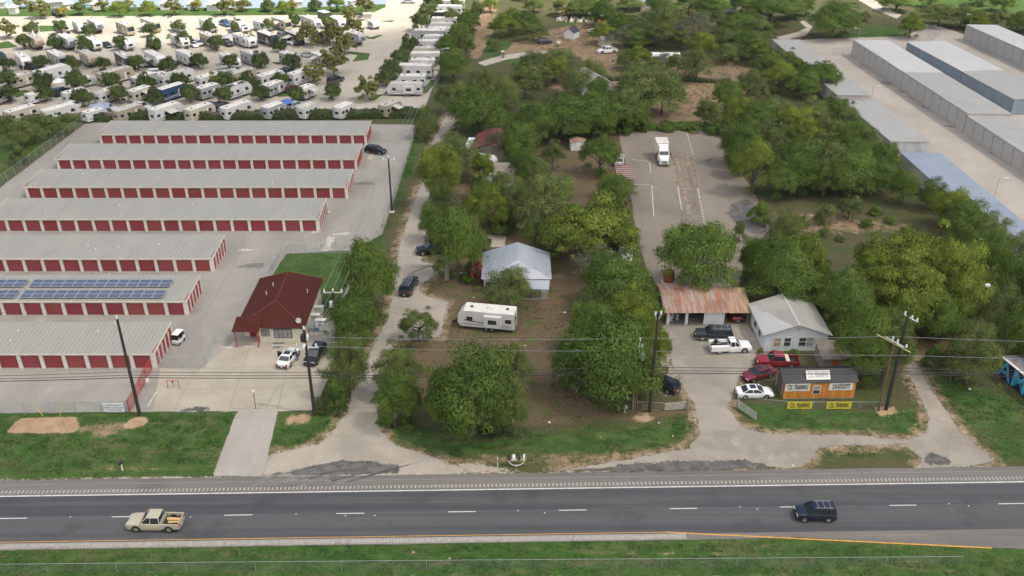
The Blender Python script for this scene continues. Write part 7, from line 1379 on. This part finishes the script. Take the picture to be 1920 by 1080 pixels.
tufts('weeds', 'dry weeds and litter grass in the middle yard and field edges', [[(785,510),(900,505),(1060,545),(1075,620),(1060,720),(1210,775),(1000,800),(780,740)], [(1400,380),(1560,400),(1720,425),(1600,445),(1440,470)], [(1440,560),(1560,640),(1690,640),(1700,760),(1450,690)], [(1000,60),(1120,40),(1330,110),(1420,130),(1340,235),(1000,150)], [(-60,240),(165,228),(0,352),(-60,400)]], 24000, 4, (.08,.26), M_wd, .06)
hz_m = bpy.data.materials.new('haze'); hz_m.use_nodes = True; t_ = hz_m.node_tree; t_.nodes.remove(t_.nodes['Principled BSDF'])
pv = t_.nodes.new('ShaderNodeVolumePrincipled'); pv.inputs['Color'].default_value = (.86,.90,.94,1); pv.inputs['Density'].default_value = .00011; pv.inputs['Anisotropy'].default_value = .2
t_.links.new(pv.outputs[0], t_.nodes['Material Output'].inputs['Volume'])
mk('haze', MB().box(-4100,4100,-4100,4100,-1,80).mesh('haze', hz_m), kind='stuff', label='faint pale haze in the air over the whole place', cat='haze')
# ================================================================== the cloud bank overhead whose shade lies on everything but the far fields
CLOUD_T, CLOUD_D = .44, .44
k = NT('cloud'); k.t.nodes.remove(k.b)
th = k.n('Attribute', attribute_name='thickness').outputs['Fac']
tv = k.mix(th, (1,1,1,1), (CLOUD_T, CLOUD_T, CLOUD_T, 1)); dv = k.mix(th, (0,0,0,1), (CLOUD_D, CLOUD_D, CLOUD_D*1.02, 1))
tr = k.n('BsdfTransparent', {0: tv}); tl_ = k.n('BsdfTranslucent', {0: dv})
k.t.links.new(k.n('AddShader', {0: tr.outputs[0], 1: tl_.outputs[0]}).outputs[0], k.out.inputs[0])
hb = 360.0; offs = Vector((sdir.x, sdir.y)) * (hb / sdir.z)
edge = [(-1500,282),(-200,282),(-130,288),(-60,294),(-15,314),(60,332),(140,326),(220,318),(1500,330)]
vs_, fs_, tk = [], [], []; cols = 150; rws = 36
def eg(x): return float(np.interp(x, [e[0] for e in edge], [e[1] for e in edge]))
for lay in (0, 1):
    for i in range(cols+1):
        x = -1500 + 3000*i/cols
        for j in range(rws+1):
            d = 1500*(j/rws)**2.2                       # distance back from the lit edge
            y = eg(x) + 9*noise.noise((x*.03, 1.7, 0)) - d + (6*noise.noise((x*.09, d*.05, 4)) if j < 10 else 0)
            bulge = min(1, (d/120)**.5); lump = 14*noise.noise((x*.012, d*.012, lay*5.)) + 6*noise.noise((x*.04, d*.04, lay*7.))
            z = hb + (lump*bulge if lay == 0 else (55*bulge + lump*1.8*bulge))
            if j == 0: z = hb
            vs_.append((x + offs.x, y + offs.y, z)); tk.append(min(1, max(0, d/26)) if j else 0)
nr_ = rws+1; base = (cols+1)*nr_
for lay in (0, 1):
    for i in range(cols):
        for j in range(rws):
            a = lay*base + i*nr_ + j; fs_.append((a, a+1, a+nr_+1, a+nr_))
for i in range(cols): a = i*nr_+rws; fs_.append((a, a+nr_, a+nr_+base, a+base))
for j in range(rws):
    a = j; fs_.append((a, a+1, a+1+base, a+base)); a = cols*nr_+j; fs_.append((a, a+1, a+1+base, a+base))
me = bpy.data.meshes.new('cloud'); me.from_pydata(vs_, [], fs_); me.shade_smooth()
at = me.attributes.new('thickness', 'FLOAT', 'POINT'); at.data.foreach_set('value', np.array(tk, np.float32)); me.materials.append(k.m)
mk('cloud', me, kind='structure')
